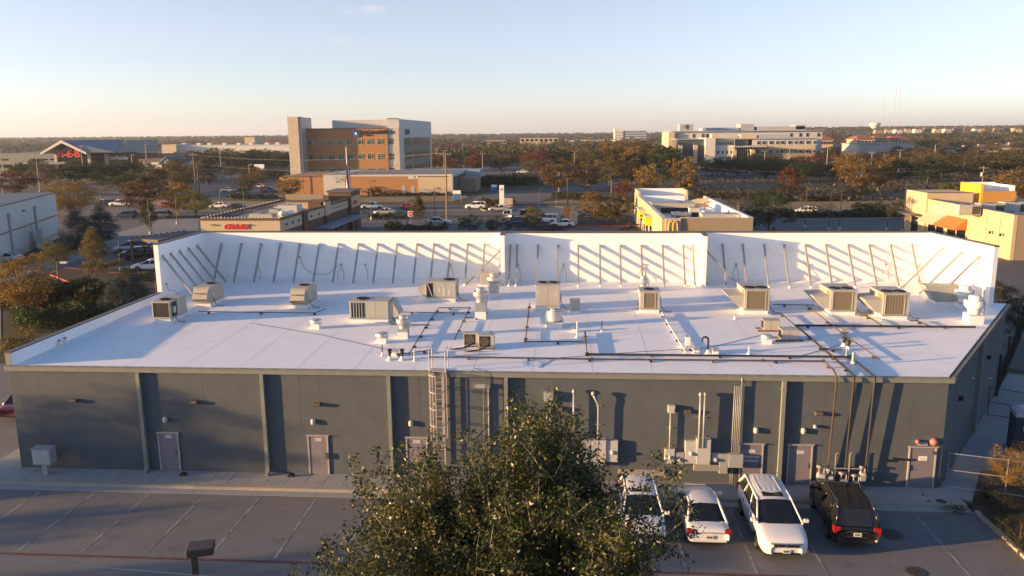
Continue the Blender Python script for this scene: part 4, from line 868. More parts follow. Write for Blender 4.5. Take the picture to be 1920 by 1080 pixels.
# ================================================================ vehicles (local frame: front towards +X, wheels on z = 0)
def loft(sections, closed_ends=True):
    b = MB(); n = len(sections[0]); o = 0
    for s_ in sections: b.v += s_
    for i in range(len(sections)-1):
        for k in range(n-1): b.f.append((i*n+k, i*n+k+1, (i+1)*n+k+1, (i+1)*n+k))
    if closed_ends: b.f.append(tuple(range(n))); b.f.append(tuple((len(sections)-1)*n+k for k in range(n))[::-1])
    return b
SPECS = {
 # stations (x, z_bottom, z_top, half width); glass: cowl x/z, roof front x, roof rear x, tail x/z, roof z, half widths belt/roof
 'van':   dict(L=5.16, st=[(2.60,0.30,0.62,0.62),(2.50,0.22,0.80,0.86),(2.25,0.20,0.96,0.96),(1.75,0.20,1.06,0.99),(1.35,0.20,1.12,1.0),(0.0,0.20,1.13,1.0),(-1.6,0.22,1.15,1.0),(-2.3,0.24,1.15,0.98),(-2.52,0.28,1.08,0.93),(-2.58,0.36,0.9,0.86)],
               cowl=(1.42,1.10), rf=(0.42,1.66), rr=(-1.95,1.70), tail=(-2.5,1.10), wb=0.93, wr=0.70, wheels=(1.52,-1.48), wrad=0.34),
 'suv':   dict(L=4.88, st=[(2.44,0.36,0.72,0.66),(2.36,0.28,0.98,0.86),(2.05,0.26,1.10,0.93),(1.5,0.26,1.14,0.945),(1.1,0.26,1.16,0.945),(0.0,0.26,1.17,0.945),(-1.4,0.28,1.18,0.945),(-2.1,0.30,1.18,0.93),(-2.36,0.34,1.12,0.90),(-2.44,0.44,0.92,0.84)],
               cowl=(1.12,1.15), rf=(0.42,1.74), rr=(-2.1,1.78), tail=(-2.38,1.14), wb=0.89, wr=0.70, wheels=(1.48,-1.30), wrad=0.38),
 'cross': dict(L=4.6, st=[(2.30,0.32,0.62,0.62),(2.20,0.24,0.84,0.84),(1.9,0.22,0.97,0.91),(1.4,0.22,1.03,0.925),(1.0,0.22,1.06,0.925),(0,0.22,1.07,0.925),(-1.3,0.24,1.08,0.925),(-2.0,0.26,1.08,0.91),(-2.24,0.32,1.0,0.87),(-2.3,0.42,0.84,0.8)],
               cowl=(1.08,1.04), rf=(0.3,1.57), rr=(-1.6,1.60), tail=(-2.2,1.02), wb=0.87, wr=0.66, wheels=(1.38,-1.28), wrad=0.34),
 'sedan': dict(L=4.8, st=[(2.40,0.32,0.56,0.60),(2.30,0.22,0.72,0.82),(2.0,0.20,0.83,0.90),(1.4,0.20,0.91,0.92),(1.0,0.20,0.94,0.92),(0,0.20,0.95,0.92),(-1.3,0.22,0.98,0.92),(-2.0,0.24,0.98,0.90),(-2.32,0.30,0.93,0.86),(-2.4,0.40,0.78,0.8)],
               cowl=(1.0,0.92), rf=(0.2,1.40), rr=(-0.95,1.42), tail=(-1.75,0.96), wb=0.86, wr=0.62, wheels=(1.42,-1.36), wrad=0.32),
 'pickup':dict(L=5.7, st=[(2.85,0.40,0.75,0.70),(2.76,0.32,1.0,0.90),(2.4,0.30,1.10,0.97),(1.7,0.30,1.13,0.98),(1.3,0.30,1.14,0.98),(-0.7,0.32,1.12,0.98),(-1.0,0.34,1.08,0.98),(-2.6,0.38,1.08,0.98),(-2.8,0.42,1.06,0.95),(-2.85,0.5,0.95,0.9)],
               cowl=(1.3,1.12), rf=(0.72,1.72), rr=(-0.45,1.74), tail=(-0.75,1.1), wb=0.92, wr=0.72, wheels=(1.85,-1.75), wrad=0.38),
}
def add_mod(o, lv):
    m = o.modifiers.new('subdiv', 'SUBSURF'); m.levels = lv; m.render_levels = lv
def make_car(name, label, kind, paint, near=False, sunroof=False, rails=False, front_sign=None, group=None):
    S = SPECS[kind]; pm = 'paint_'+paint; t = thing(name, label, 'pickup truck' if kind == 'pickup' else ('van' if kind == 'van' else 'car'), group=group)
    def sec(x, zb, zt, w):
        h = zt-zb; half = [(0,zb),(0.78*w,zb),(0.95*w,zb+0.08*h),(1.0*w,zb+0.32*h),(1.0*w,zb+0.62*h),(0.975*w,zb+0.86*h),(0.90*w,zb+0.97*h),(0.70*w,zt+0.012),(0,zt+0.03)]
        full = half+[(-y,z) for y,z in half[-2:0:-1]]; full.append(full[0])
        return [(x,y,z) for y,z in full]
    body = loft([sec(*q) for q in S['st']]).build('body', pm, t, smooth=True); add_mod(body, 2 if near else 1)
    (cx,cz),(fx,fz),(rx,rz),(tx,tz) = S['cowl'],S['rf'],S['rr'],S['tail']; wb, wr = S['wb'], S['wr']
    e = 0.03
    MB().quad((cx,-wb,cz),(cx,wb,cz),(fx,wr,fz),(fx,-wr,fz)).quad((cx+.12,-wb*.5,cz+.02),(cx+.12,wb*.5,cz+.02),(fx+.05,wr*.6,fz+.01),(fx+.05,-wr*.6,fz+.01)).add([(cx,-wb,cz),(cx+.12,-wb*.5,cz+.02),(fx+.05,-wr*.6,fz+.01),(fx,-wr,fz),(cx,wb,cz),(cx+.12,wb*.5,cz+.02),(fx+.05,wr*.6,fz+.01),(fx,wr,fz)],[(0,1,2,3),(5,4,7,6)]).build('windshield','glass_dark',t)
    MB().quad((tx,wb*.94,tz),(tx,-wb*.94,tz),(rx,-wr,rz),(rx,wr,rz)).quad((tx-.06,wb*.6,tz+.02),(tx-.06,-wb*.6,tz+.02),(rx-.05,-wr*.7,rz),(rx-.05,wr*.7,rz)).build('rear_window','glass_dark',t)
    for s_ in (1,-1):
        MB().add([(cx,s_*wb,cz),(tx,s_*wb*.94,tz),(rx,s_*wr,rz),(fx,s_*wr,fz)],[(0,1,2,3) if s_ < 0 else (3,2,1,0)]).build('side_window','glass_dark',t)
        b = MB(); pr = 0.045 if near else 0.05
        b.tube([(cx+.06,s_*(wb+.005),cz-.03),(fx,s_*(wr+.01),fz)],pr,5); b.tube([(tx-.03,s_*(wb*.95+.005),tz-.04),(rx,s_*(wr+.01),rz)],pr*1.4,5)
        for q in ((0.36,0.36),) if kind in('sedan','pickup') else ((0.33,0.33),(0.68,0.68)):
            f_ = q[0]; b.tube([(cx+(tx-cx)*f_-.05,s_*(wb+.005),cz+.02),(fx+(rx-fx)*f_,s_*(wr+.01),fz)],pr*0.8,4)
        b.tube([(fx+.02,s_*(wr+.012),fz),(rx-.02,s_*(wr+.012),rz)],pr*1.1,5)
        b.build('pillar',pm,t,smooth=True)
    n = 6; secs = []
    for k in range(n+1):
        f_ = k/n; x = fx+0.06+(rx-fx-0.12)*f_; z = fz+(rz-fz)*f_+0.035*math.sin(math.pi*f_); w_ = wr+0.03-(0.03 if k in (0,n) else 0)
        secs.append([(x,-w_,z-.06),(x,-w_*.97,z),(x,-w_*.7,z+.035),(x,0,z+.05),(x,w_*.7,z+.035),(x,w_*.97,z),(x,w_,z-.06)])
    rb = loft(secs, False).build('roof', pm, t, smooth=True)
    if near: add_mod(rb, 1)
    if kind == 'pickup': MB().box(-2.72,-0.85,-0.8,0.8,1.06,1.145).build('truck_bed','black_plastic',t)
    for wxp in S['wheels']:
        for s_ in (1,-1):
            r = S['wrad']; wy = S['st'][5][3]
            o = MB().lathe([(r*0.62,-0.10),(r*0.96,-0.10),(r,-0.06),(r,0.06),(r*0.96,0.10),(r*0.62,0.10)],(0,0,0),20 if near else 12).build('wheel','tyre',t); o.rotation_euler=(math.pi/2,0,0); o.location=(wxp,s_*(wy-0.10),r)
            q = MB(); q.lathe([(r*0.6,0.07),(r*0.64,0.106),(r*0.56,0.106),(r*0.5,0.09),(r*0.15,0.10),(r*0.1,0.115)],(0,0,0),20 if near else 10); ri = q.build('rim','rim',o)
            if s_ > 0: ri.rotation_euler = (math.pi,0,0)
            if near:
                sp = MB()
                for k in range(7): M = Matrix.Rotation(k*2*math.pi/7,3,'Z'); sp.obox(M@Vector((r*0.35,0,0.10)),(r*0.45,r*0.1,0.02),M)
                spo = sp.build('spokes','rim',o)
                if s_ > 0: spo.rotation_euler=(math.pi,0,0)
            ar = MB(); pts = [(wxp+(r*1.16)*math.cos(a),s_*(wy-0.012),max(0.2,r+(r*1.16)*math.sin(a))) for a in [math.pi*k/10 for k in range(11)]]
            ar.add([(p[0],p[1],p[2]) for p in pts]+[(p[0],s_*(wy+0.006),p[2]) for p in pts],[tuple(range(11)),tuple(range(11,22))[::-1]]+[(k,k+1,12+k,11+k) for k in range(10)]); ar.build('wheel_arch','black_plastic',t)
    x0 = S['st'][1][0]; w0 = S['st'][1][3]; zt0 = S['st'][1][2]; x9 = S['st'][-2][0]; w9 = S['st'][-2][3]; z9 = S['st'][-2][2]
    for s_ in (1,-1):
        MB().prism([(x0+0.02,s_*w0*0.55),(x0-0.10,s_*w0*0.97),(x0-0.38,s_*(w0+0.075)),(x0-0.42,s_*(w0+0.0)),(x0-0.1,s_*w0*0.55)] if s_>0 else [(x0+0.02,s_*w0*0.55),(x0-0.1,s_*w0*0.55),(x0-0.42,s_*(w0+0.0)),(x0-0.38,s_*(w0+0.075)),(x0-0.10,s_*w0*0.97)],zt0-0.16,zt0-0.03).build('headlight','lamp_clear',t,bevel=0.01)
        MB().box(x9-0.075,x9+0.14,min(s_*w9*0.72,s_*(w9+0.045)),max(s_*w9*0.72,s_*(w9+0.045)),z9-0.36 if kind!='sedan' else z9-0.22,z9-0.02).build('taillight','lamp_red',t,bevel=0.02)
        MB().box(cx-0.12,cx+0.02,min(s_*(wb+0.06),s_*(wb+0.26)),max(s_*(wb+0.06),s_*(wb+0.26)),cz+0.02,cz+0.16).box(cx-0.08,cx-0.02,min(s_*(wb-.02),s_*(wb+.07)),max(s_*(wb-.02),s_*(wb+.07)),cz+0.03,cz+0.07).build('mirror',pm if near else 'black_plastic',t,bevel=0.03 if near else 0)
    if near:
        xf = S['st'][0][0]; xr = S['st'][-1][0]
        MB().box(xf-0.16,xf+0.012,-0.5,0.5,0.62,0.74).build('grille','black_plastic',t,bevel=0.02)
        MB().box(xf-0.15,xf+0.02,-0.62,0.62,0.745,0.775).build('grille_bar','chrome',t,bevel=0.008)
        em = MB().lathe([(0.075,0),(0.075,0.012),(0.05,0.012),(0.05,0.004),(0.01,0.004)],(0,0,0),16).build('emblem','chrome',t); em.rotation_euler=(0,math.pi/2,0); em.location=(xf+0.012,0,0.69)
        MB().box(xf-0.10,xf+0.018,-0.55,0.55,0.30,0.40).build('lower_grille','black_plastic',t,bevel=0.02)
        for xx, sg in ((xf+0.03,1),(xr-0.035,-1)):
            zp = 0.46 if sg > 0 else (0.80 if kind != 'sedan' else 0.62)
            p = MB().box(min(xx,xx+sg*0.012),max(xx,xx+sg*0.012),-0.16,0.16,zp-0.08,zp+0.08).build('licence_plate','plate',t)
            MB().box(min(xx+sg*.0125,xx+sg*.015),max(xx+sg*.0125,xx+sg*.015),-0.11,0.11,zp-0.03,zp+0.03).build('plate_characters','sign_navy',p)
        MB().box(xr-0.03,xr+0.15,-w9*0.85,w9*0.85,0.38,0.52).build('rear_bumper','black_plastic' if kind!='sedan' else pm,t,bevel=0.04)
        if kind == 'suv': MB().box(xr-0.04,xr+0.02,-0.42,0.42,0.90,0.935).box(xr-0.04,xr+0.02,-0.42,0.42,0.68,0.705).build('tailgate_trim','chrome',t)
        wy = S['st'][5][3]
        for s_ in (1,-1):
            for xx in (0.35,-0.65):
                MB().box(xx-0.1,xx+0.1,min(s_*(wy-.01),s_*(wy+.03)),max(s_*(wy-.01),s_*(wy+.03)),cz-0.16,cz-0.125).build('door_handle','chrome' if paint=='black' else pm,t)
            for xx in (1.05,0.05,-0.95): MB().box(xx-0.005,xx+0.005,min(s_*(wy-.02),s_*(wy+.003)),max(s_*(wy-.02),s_*(wy+.003)),0.42,cz-0.05).build('door_seam','black_plastic',t)
            if rails: MB().tube([(fx-0.15,s_*(wr-0.02),fz+0.03),(fx-0.3,s_*(wr-0.02),fz+0.10),(rx+0.4,s_*(wr-0.02),rz+0.10),(rx+0.2,s_*(wr-0.02),rz+0.03)],0.022,6).build('roof_rail','chrome',t)
        for y_ in (-0.35,0.3): MB().tube([(cx+0.1,y_,cz+0.035),(cx-0.25,y_+0.35,cz+0.20)],0.012,4).build('wiper','black_plastic',t)
        if kind == 'van':
            for y_ in (-0.45,-0.22,0,0.22,0.45): MB().box(-1.75,fx-0.75,y_-0.012,y_+0.012,1.742,1.757).build('roof_rib',pm,t)
    if sunroof: MB().box(fx-0.62,fx-0.18,-wr*0.62,wr*0.62,fz+0.045,fz+0.075).build('sunroof','glass_dark',t,bevel=0.02)
    return t
def place(t, x, y, heading, z=0.0):    # heading: direction of the front, degrees from +X
    t.location = (x,y,z); t.rotation_euler = (0,0,R(heading)); return t
place(make_car('minivan','white minivan parked nose out beside the black vehicle','van','white',True,True), 37.5,-4.5,-90)
place(make_car('parked_suv','black four wheel drive with roof rails parked tail out','suv','black',True,True,True), 40.75,-3.75,86.0)
place(make_car('parked_sedan','white sedan parked tail out at the edge of the oak','sedan','white',True), 34.55,-4.0,90)
place(make_car('parked_crossover','white crossover with a dark sunroof, mostly hidden behind the oak','cross','white',True,True), 31.9,-4.3,-90)
place(make_car('parked_car','white car almost wholly hidden behind the middle of the oak','sedan','white',True), 29.0,-4.3,-90)
# ---- far vehicles: one model of each kind and colour, then copies
PROTO = {}
def far_car(kind, paint, px, py, heading, label, z=0.0):
    k = (kind, paint)
    nm = {'pickup':'pickup_truck','suv':'suv','cross':'crossover','sedan':'sedan','van':'minivan'}[kind]
    if k not in PROTO: PROTO[k] = t = make_car(nm, label, kind, paint)
    else: t = copy_tree(PROTO[k]); t['label'] = label
    x, y = G(px, py); t['group'] = 'vehicles behind the building'; return place(t, x, y, heading, z)
CARS = [
 ('pickup','white',700,392,180,'white pickup on the street nearest the fast food tower'),('sedan','silver',722,402,178,'silver sedan on the street just below the white pickup'),
 ('sedan','red',768,392,0,'red car half hidden behind the pointed street tree'),('sedan','silver',822,421,0,'pale sedan leaving the lot below the utility pole'),
 ('suv','white',892,392,180,'pale wagon on the street left of the planted traffic island'),('sedan','silver',936,396,178,'silver sedan on the street in front of the traffic island'),
 ('suv','white',953,409,90,'white suv seen end on just above the dark blue one'),('suv','blue',969,423,170,'dark blue suv parked left of the white pair'),
 ('suv','white',1027,418,160,'white suv behind the last white sedan'),('sedan','white',1055,425,175,'white sedan nearest the arched stone sign'),
 ('cross','maroon',984,407,90,'dark red car behind the small autumn tree'),
 ('cross','white',1511,401,180,'white car on the street right of the big dark oak'),
 ('cross','white',192,448,200,'white hatchback on the drive behind the young gold tree'),('van','silver',248,472,200,'silver minivan beside the drive-through canopy'),('suv','black',257,486,195,'dark vehicle with bright headlamps at the canopy'),('sedan','white',284,506,190,'white car cut off by the tall white parapet'),
 ('sedan','white',8,492,190,'white car at the left edge of the picture, on the drive'),
 ('pickup','white',228,387,185,'white pickup in the lot left of the rust tree'),('suv','dark',208,387,5,'dark suv beside the white pickup in the left lot'),('cross','blue',238,409,180,'dark blue crossover in the near row of the left lot'),('cross','grey',302,409,180,'grey crossover in the near row of the left lot'),
 ('sedan','red',316,389,0,'red car in the left lot beside the lime tree'),('sedan','white',412,390,180,'white sedan right of the lime tree'),('sedan','dark',447,392,0,'dark car behind the restaurant roof'),('pickup','grey',506,361,0,'dark pickup left of the low brick wing'),
 ('sedan','beige',302,363,180,'beige car in the second row of the left lot'),('suv','dark',312,368,180,'dark suv in the second row of the left lot'),('sedan','white',303,335,0,'white sedan in the far left lot below the gabled porch'),('suv','silver',318,330,0,'silver suv in the far left lot below the gabled porch'),('pickup','white',308,326,180,'white pickup in the far left lot by the gabled porch'),
 ('sedan','silver',120,332,0,'silver car glimpsed between the grocery trees'),('sedan','white',132,333,180,'white car glimpsed between the grocery trees'),
 ('sedan','silver',430,360,0,'silver car in the lot before the clinic'),('suv','dark',448,372,180,'dark suv in the lot before the clinic'),('sedan','white',488,352,90,'white car beside the white lot sign'),
 ('pickup','white',980,325,0,'white pickup crossing beyond the side road'),('sedan','white',820,313,90,'leftmost white car in the autumn avenue lot'),('sedan','dark',845,312,90,'dark car in the autumn avenue lot'),('suv','white',868,311,90,'white suv in the autumn avenue lot'),('sedan','silver',890,312,90,'silver car in the autumn avenue lot'),
 ('sedan','white',1395,324,0,'white car in the hospital lot'),('sedan','dark',1460,325,180,'dark car in the hospital lot'),
]
for c in CARS: far_car(*c[:5], c[5])
pc = place(make_car('parked_car','dark red car just showing at the left edge behind the block','sedan','maroon'), -5.5,9.0,95)
# ================================================================ vegetation
def quads_mesh(name, cen, size, rng, m, up=0.35, aspect=0.55):
    n = len(cen); nr = rng.normal(size=(n,3)); nr[:,2] = np.abs(nr[:,2])+up; nr /= np.linalg.norm(nr,axis=1)[:,None]
    t = rng.normal(size=(n,3)); t -= nr*(t*nr).sum(1)[:,None]; t /= np.linalg.norm(t,axis=1)[:,None]+1e-9; b = np.cross(nr,t)
    s = (size*rng.uniform(0.6,1.25,n))[:,None]
    v = np.stack([cen-t*s, cen-b*s*aspect+nr*s*0.12, cen+t*s, cen+b*s*aspect+nr*s*0.12],1).reshape(-1,3)
    me = bpy.data.meshes.new(name); me.vertices.add(4*n); me.vertices.foreach_set('co', v.astype(np.float32).ravel())
    me.loops.add(4*n); me.loops.foreach_set('vertex_index', np.arange(4*n,dtype=np.int32)); me.polygons.add(n)
    me.polygons.foreach_set('loop_start', np.arange(0,4*n,4,dtype=np.int32)); me.update(calc_edges=True)
    me.materials.append(MATS[m]); return me
def crown_pts(rng, shape, nclump, per, base=0.22):
    """points of a crown of height 1 and width about 1, z from base to 1"""
    out = []
    lump = rng.normal(size=(5,3)); lump /= np.linalg.norm(lump,axis=1)[:,None]
    while len(out) < nclump:
        d = rng.normal(size=3); d /= np.linalg.norm(d); r = rng.uniform(0.25,1)**0.5
        r *= 0.80+0.30*max(0,(lump@d).max()-0.25)+0.1*rng.normal()
        p = d*r
        h = (p[2]+1)/2
        if shape == 'cone': k = 1.18*(1-h)**0.75+0.06; p[0:2] *= k
        elif shape == 'column': p[0:2] *= 0.9
        elif shape == 'wide': p[2] = p[2] if p[2] > 0 else p[2]*0.55; h = (p[2]+1)/2
        elif shape == 'shrub': 
            if p[2] < -0.4: continue
        elif shape == 'vase':
            p[0:2] *= 0.6+0.55*h
        if h < -0.05 or h > 1.08: continue
        out.append((p[0]*0.47, p[1]*0.47, base+(1-base)*min(1,max(0,h))))
    c = np.array(out); rc = rng.uniform(0.06,0.12,nclump)
    d = rng.normal(size=(nclump,per,3)); d /= np.linalg.norm(d,axis=2)[:,:,None]; rr = rng.uniform(0.2,1,(nclump,per,1))**0.6
    pts = c[:,None,:]+d*rr*rc[:,None,None]*np.array([1.15,1.15,0.8])
    return pts.reshape(-1,3), c
TK = { # material, shape, base, clumps, leaves per clump, leaf size (for an 8 m tree), bark
 'oak':('leaf_oak','round',0.08,95,34,0.20,'bark'), 'olive':('leaf_olive','round',0.10,80,30,0.20,'bark'), 'gold':('leaf_gold','vase',0.10,85,30,0.19,'bark_pale'),
 'rust':('leaf_rust','round',0.09,80,32,0.19,'bark'), 'cypress':('leaf_rust','cone',0.06,90,34,0.18,'bark'), 'red':('leaf_red','round',0.10,70,32,0.19,'bark'),
 'lime':('leaf_lime','round',0.18,75,32,0.19,'bark'), 'cedar':('leaf_cedar','cone',0.02,120,34,0.16,'bark'), 'bare':('leaf_bare','vase',0.2,70,16,0.14,'bark_pale'),
 'sparse':('leaf_olive','vase',0.18,75,16,0.17,'bark_pale'), 'conegold':('leaf_olive','cone',0.12,85,34,0.18,'bark'), 'conelime':('leaf_lime','cone',0.14,80,30,0.18,'bark'), 'wide':('leaf_oak','wide',0.12,100,34,0.2,'bark'),
 'brush':('leaf_olive','wide',0.05,90,26,0.2,'bark'), 'shrub':('leaf_hedge','shrub',0.0,70,34,0.17,'bark'), 'shrubgold':('leaf_gold','shrub',0.0,80,36,0.15,'bark'), 'shrubolive':('leaf_olive','shrub',0.0,70,34,0.17,'bark'), 'goldround':('leaf_gold','round',0.1,85,34,0.19,'bark')}
CROWN = {}
def crown_variant(kind, v, fine):
    k = (kind, v, fine)
    if k not in CROWN:
        m, shape, base, nc, per, ls, bk = TK[kind]; rng = np.random.default_rng(hash(kind) % 1000 if False else sum(map(ord,kind))*7+v*13+fine)
        f = 2.4 if fine else 1.35
        p, c = crown_pts(rng, shape, int(nc*(1.5 if fine else 1)), int(per*f), base); p *= 8; c = c*8
        cm = quads_mesh('crown', p, ls*(0.55 if fine else 1.0), rng, m)
        tb = MB(); zt = 8*(0.75 if shape != 'cone' else 0.93)
        bend = rng.normal(size=2)*0.15
        tb.tube([(0,0,0),(bend[0]*.3,bend[1]*.3,8*max(base,0.05)),(bend[0],bend[1],zt*0.6),(bend[0]*1.2,bend[1]*1.2,zt)],[0.17,0.13,0.08,0.03],7)
        for q in c[rng.permutation(len(c))[:26 if fine else 14]]:
            z0 = max(0.4, q[2]*rng.uniform(0.35,0.7)); tb.tube([(bend[0]*.5,bend[1]*.5,z0),((q[0]+bend[0])*.5,(q[1]+bend[1])*.5,(z0+q[2])*.52),tuple(q)],[0.055,0.035,0.012],4,False)
        CROWN[k] = (cm, tb.mesh('trunk', bk))
    return CROWN[k]
TCOUNT = 0
def tree_at(kind, x, y, z, h, wd, label, fine=0, group=None, name=None):
    global TCOUNT
    TCOUNT += 1
    cm, tm = crown_variant(kind, TCOUNT % 3, fine)
    nm = name or ('shrub' if 'shrub' in kind else {'oak':'oak_tree','wide':'oak_tree','cedar':'cedar_tree','cypress':'cypress_tree'}.get(kind,'tree'))
    t = thing(nm, label, 'shrub' if 'shrub' in kind else 'tree', (x,y,z), random.uniform(0,6.28), group)
    s = h/8.0; sw = wd*(1.04 if fine else 1.2)/(8.0*0.98); t.scale = (sw,sw,s)
    for nn, me in (('trunk',tm),('crown',cm)):
        o = bpy.data.objects.new(nn, me); C.objects.link(o); o.parent = t
    return t
def tree(kind, px, pyb, pyt, wpx, label, fine=0, group=None, z0=0.0):
    x, y = G(px, pyb, z0); zt = PY(px, pyt, y)[1]; d = math.hypot(x-CAM[0], y-CAM[1], CAM[2])
    return tree_at(kind, x, y, z0, max(0.8, zt-z0), wpx*d/F_PX, label, fine, group)
TREES = [
 # near left
 ('conegold',180,520,424,58,'young gold green tree standing in the hedge left of the drive lamp',1),('lime',108,514,449,52,'small leafy green tree left of the tall gold green one',1),
 ('goldround',50,600,470,92,'gold brown tree at the left edge behind the grey pole',1),('bare',46,470,412,34,'pale leafless looking tree before the cream warehouse',1),
 ('cedar',222,602,520,72,'left of the two blue grey cedars beside the low parapet',1),('cedar',258,585,512,62,'right of the two blue grey cedars beside the low parapet',1),
 ('cedar',150,470,392,70,'left part of the big blue green cedar clump by the warehouse',1),('cedar',193,462,382,74,'right part of the big blue green cedar clump by the warehouse',1),
 ('goldround',133,412,331,84,'orange gold tree behind the corner of the cream warehouse',1),
 ('oak',280,432,374,30,'slim dark tree at the lamp post in the left lot',1),
 ('rust',265,402,338,56,'rust coloured tree in the left lot',0),('gold',335,402,338,60,'gold tree left of the lime tree',0),('lime',368,408,352,62,'bright lime green tree left of the brick restaurant',1),
 ('oak',250,366,321,70,'round green tree above the rust coloured one',0),('bare',190,375,338,62,'thin brown tree right of the orange gold one',0),('rust',300,370,336,42,'brown tree behind the gold one',0),
 ('rust',28,368,317,72,'brown red tree at the left edge below the grocery store',0),('olive',86,348,306,60,'olive tree between two poles below the grocery store',0),
 ('oak',140,345,303,52,'leftmost of the green trees before the red sign',0),('oak',185,343,302,62,'middle of the green trees before the red sign',0),('oak',238,340,298,62,'rightmost of the green trees before the red sign',0),
 ('olive',364,340,304,48,'olive tree beside the wooden pole in the left lot',0),('bare',420,340,312,46,'thin tree in the lot below the big box store',0),('olive',456,366,330,34,'small olive tree behind the restaurant, left',0),('olive',470,340,308,36,'small olive tree below the big box store',0),
 ('gold',543,372,330,48,'gold tree at the left end of the low brick wing',0),('sparse',650,364,316,50,'thin feathery tree behind the flagpole',0),
 ('shrub',690,365,351,24,'left dark shrub against the low brick wing',0),('shrub',703,366,348,24,'right dark shrub against the low brick wing',0),
 # centre
 ('conegold',786,418,364,32,'pointed gold and green tree beside the street',0),('lime',740,440,412,32,'small yellow green tree just above the parapet',0),('shrub',882,441,399,44,'round dark evergreen behind the parapet',0),
 ('shrubolive',932,442,404,48,'brownish bush right of the round evergreen',0),('olive',1000,436,384,38,'small autumn tree among the parked white cars',0),('shrub',1012,446,414,84,'broad dark bush just above the middle parapet',0),
 ('gold',1112,420,356,42,'golden tree left of the arches restaurant',0),('olive',1158,420,362,56,'olive tree touching the arches restaurant',0),('lime',1138,420,386,34,'low yellow green tree in front of the olive one',0),('shrub',1190,444,420,70,'low dark bush at the corner of the arches restaurant',0),('bare',1090,416,380,36,'bare little tree beside the arched stone sign',0),
 ('gold',1048,362,296,88,'big golden tree at the left end of the golden row',0),('gold',1100,358,300,62,'golden tree right of the big one in the row',0),('olive',1142,352,292,70,'olive tree in the golden row',0),('gold',1180,350,294,56,'golden tree with a dark gap to its right',0),('gold',1214,372,306,54,'tall golden tree behind the arches restaurant, left',0),('gold',1280,372,292,62,'tall golden tree with a pale trunk behind the arches restaurant',0),
 ('oak',1240,346,275,66,'large dark oak between the golden trees',0),('oak',1190,332,284,60,'dark oak behind the golden row',0),('red',1012,322,278,52,'bright red tree at the avenue corner',0),('lime',1000,326,298,44,'yellow green bush tree under the red one',0),('red',1166,372,336,36,'dark red little tree left of the arches restaurant',0),('gold',1152,312,262,60,'golden tree top behind the row, left of the white midrise',0),('gold',1190,306,258,56,'golden tree top directly below the white midrise',0),
 # right
 ('oak',1440,440,346,96,'big dark live oak right of the arches restaurant',1),('cypress',1478,372,304,50,'tall rust brown cypress in the meadow',0),('bare',1385,402,366,40,'bare shrubby tree behind the arches restaurant',0),
 ('oak',1345,330,294,44,'dark oak before the left hospital entrance',0),('rust',1362,322,290,36,'rust tree before the left hospital entrance',0),('oak',1382,330,298,40,'dark oak between the hospital entrances',0),('olive',1405,318,292,34,'olive tree between the hospital entrances',0),('olive',1420,330,294,36,'pale olive tree before the hospital glass front',0),('oak',1440,334,298,44,'dark oak before the hospital glass front',0),('rust',1450,316,290,30,'rust tree before the hospital wing',0),('oak',1505,336,302,50,'dark oak right of the cypress',0),('oak',1538,338,300,52,'dark oak left of the golden pair',0),('oak',1570,338,304,46,'dark oak under the golden crown',0),
 ('red',1535,310,286,36,'red tree at the right end of the hospital',0),('red',1562,306,286,30,'dark red tree right of the hospital',0),
 ('gold',1586,345,282,50,'taller left golden tree of the meadow pair',0),('gold',1612,360,294,66,'broad golden tree of the meadow pair',0),('gold',1645,358,300,52,'right golden tree of the meadow group',0),('gold',1668,330,288,42,'golden tree behind the meadow group',0),('shrub',1608,372,345,46,'dark bush under the golden meadow trees',0),
 ('red',1632,310,292,36,'dark red tree before the grey hall',0),('rust',1652,306,282,40,'rust tree before the grey hall',0),
 ('oak',1688,342,296,56,'dark oak left of the meadow lamp',0),('oak',1738,345,296,54,'dark oak right of the meadow lamp',0),('oak',1765,332,290,50,'dark oak by the meadow edge',0),('brush',1800,338,288,80,'wide olive thicket tree by the meadow',0),('brush',1868,330,282,90,'wide brown thicket tree above the utility pole',0),
 ('gold',1905,378,312,88,'large golden tree behind the yellow tower',0),('lime',1778,378,340,34,'narrow yellow green tree above the tan building',0),('bare',1806,378,334,44,'bare brown tree above the tan building',0),('rust',1826,378,352,44,'low rust bush tree above the tan building',0),
 ('oak',1614,402,378,38,'left little street tree by the dry verge',0),('oak',1648,404,377,34,'right little street tree by the dry verge',0),('bare',1538,404,378,48,'bare street tree left of the two little ones',0),('olive',1686,410,376,40,'olive street tree beside the tan building',0),
 ('shrub',1874,572,524,42,'dark shrub just beyond the right parapet end',1),('oak',1905,640,545,80,'dark tree right of the roof corner',1),
 # near right corner
 ('shrubgold',1902,930,836,92,'golden yellow shrub at the right edge by the gate',1),('shrub',1908,1040,965,70,'green shrub at the right edge below the golden one',1),('shrub',1880,985,925,70,'low dark ground bush behind the kerb',1),
]
for q in TREES: tree(*q[:6], fine=q[6])
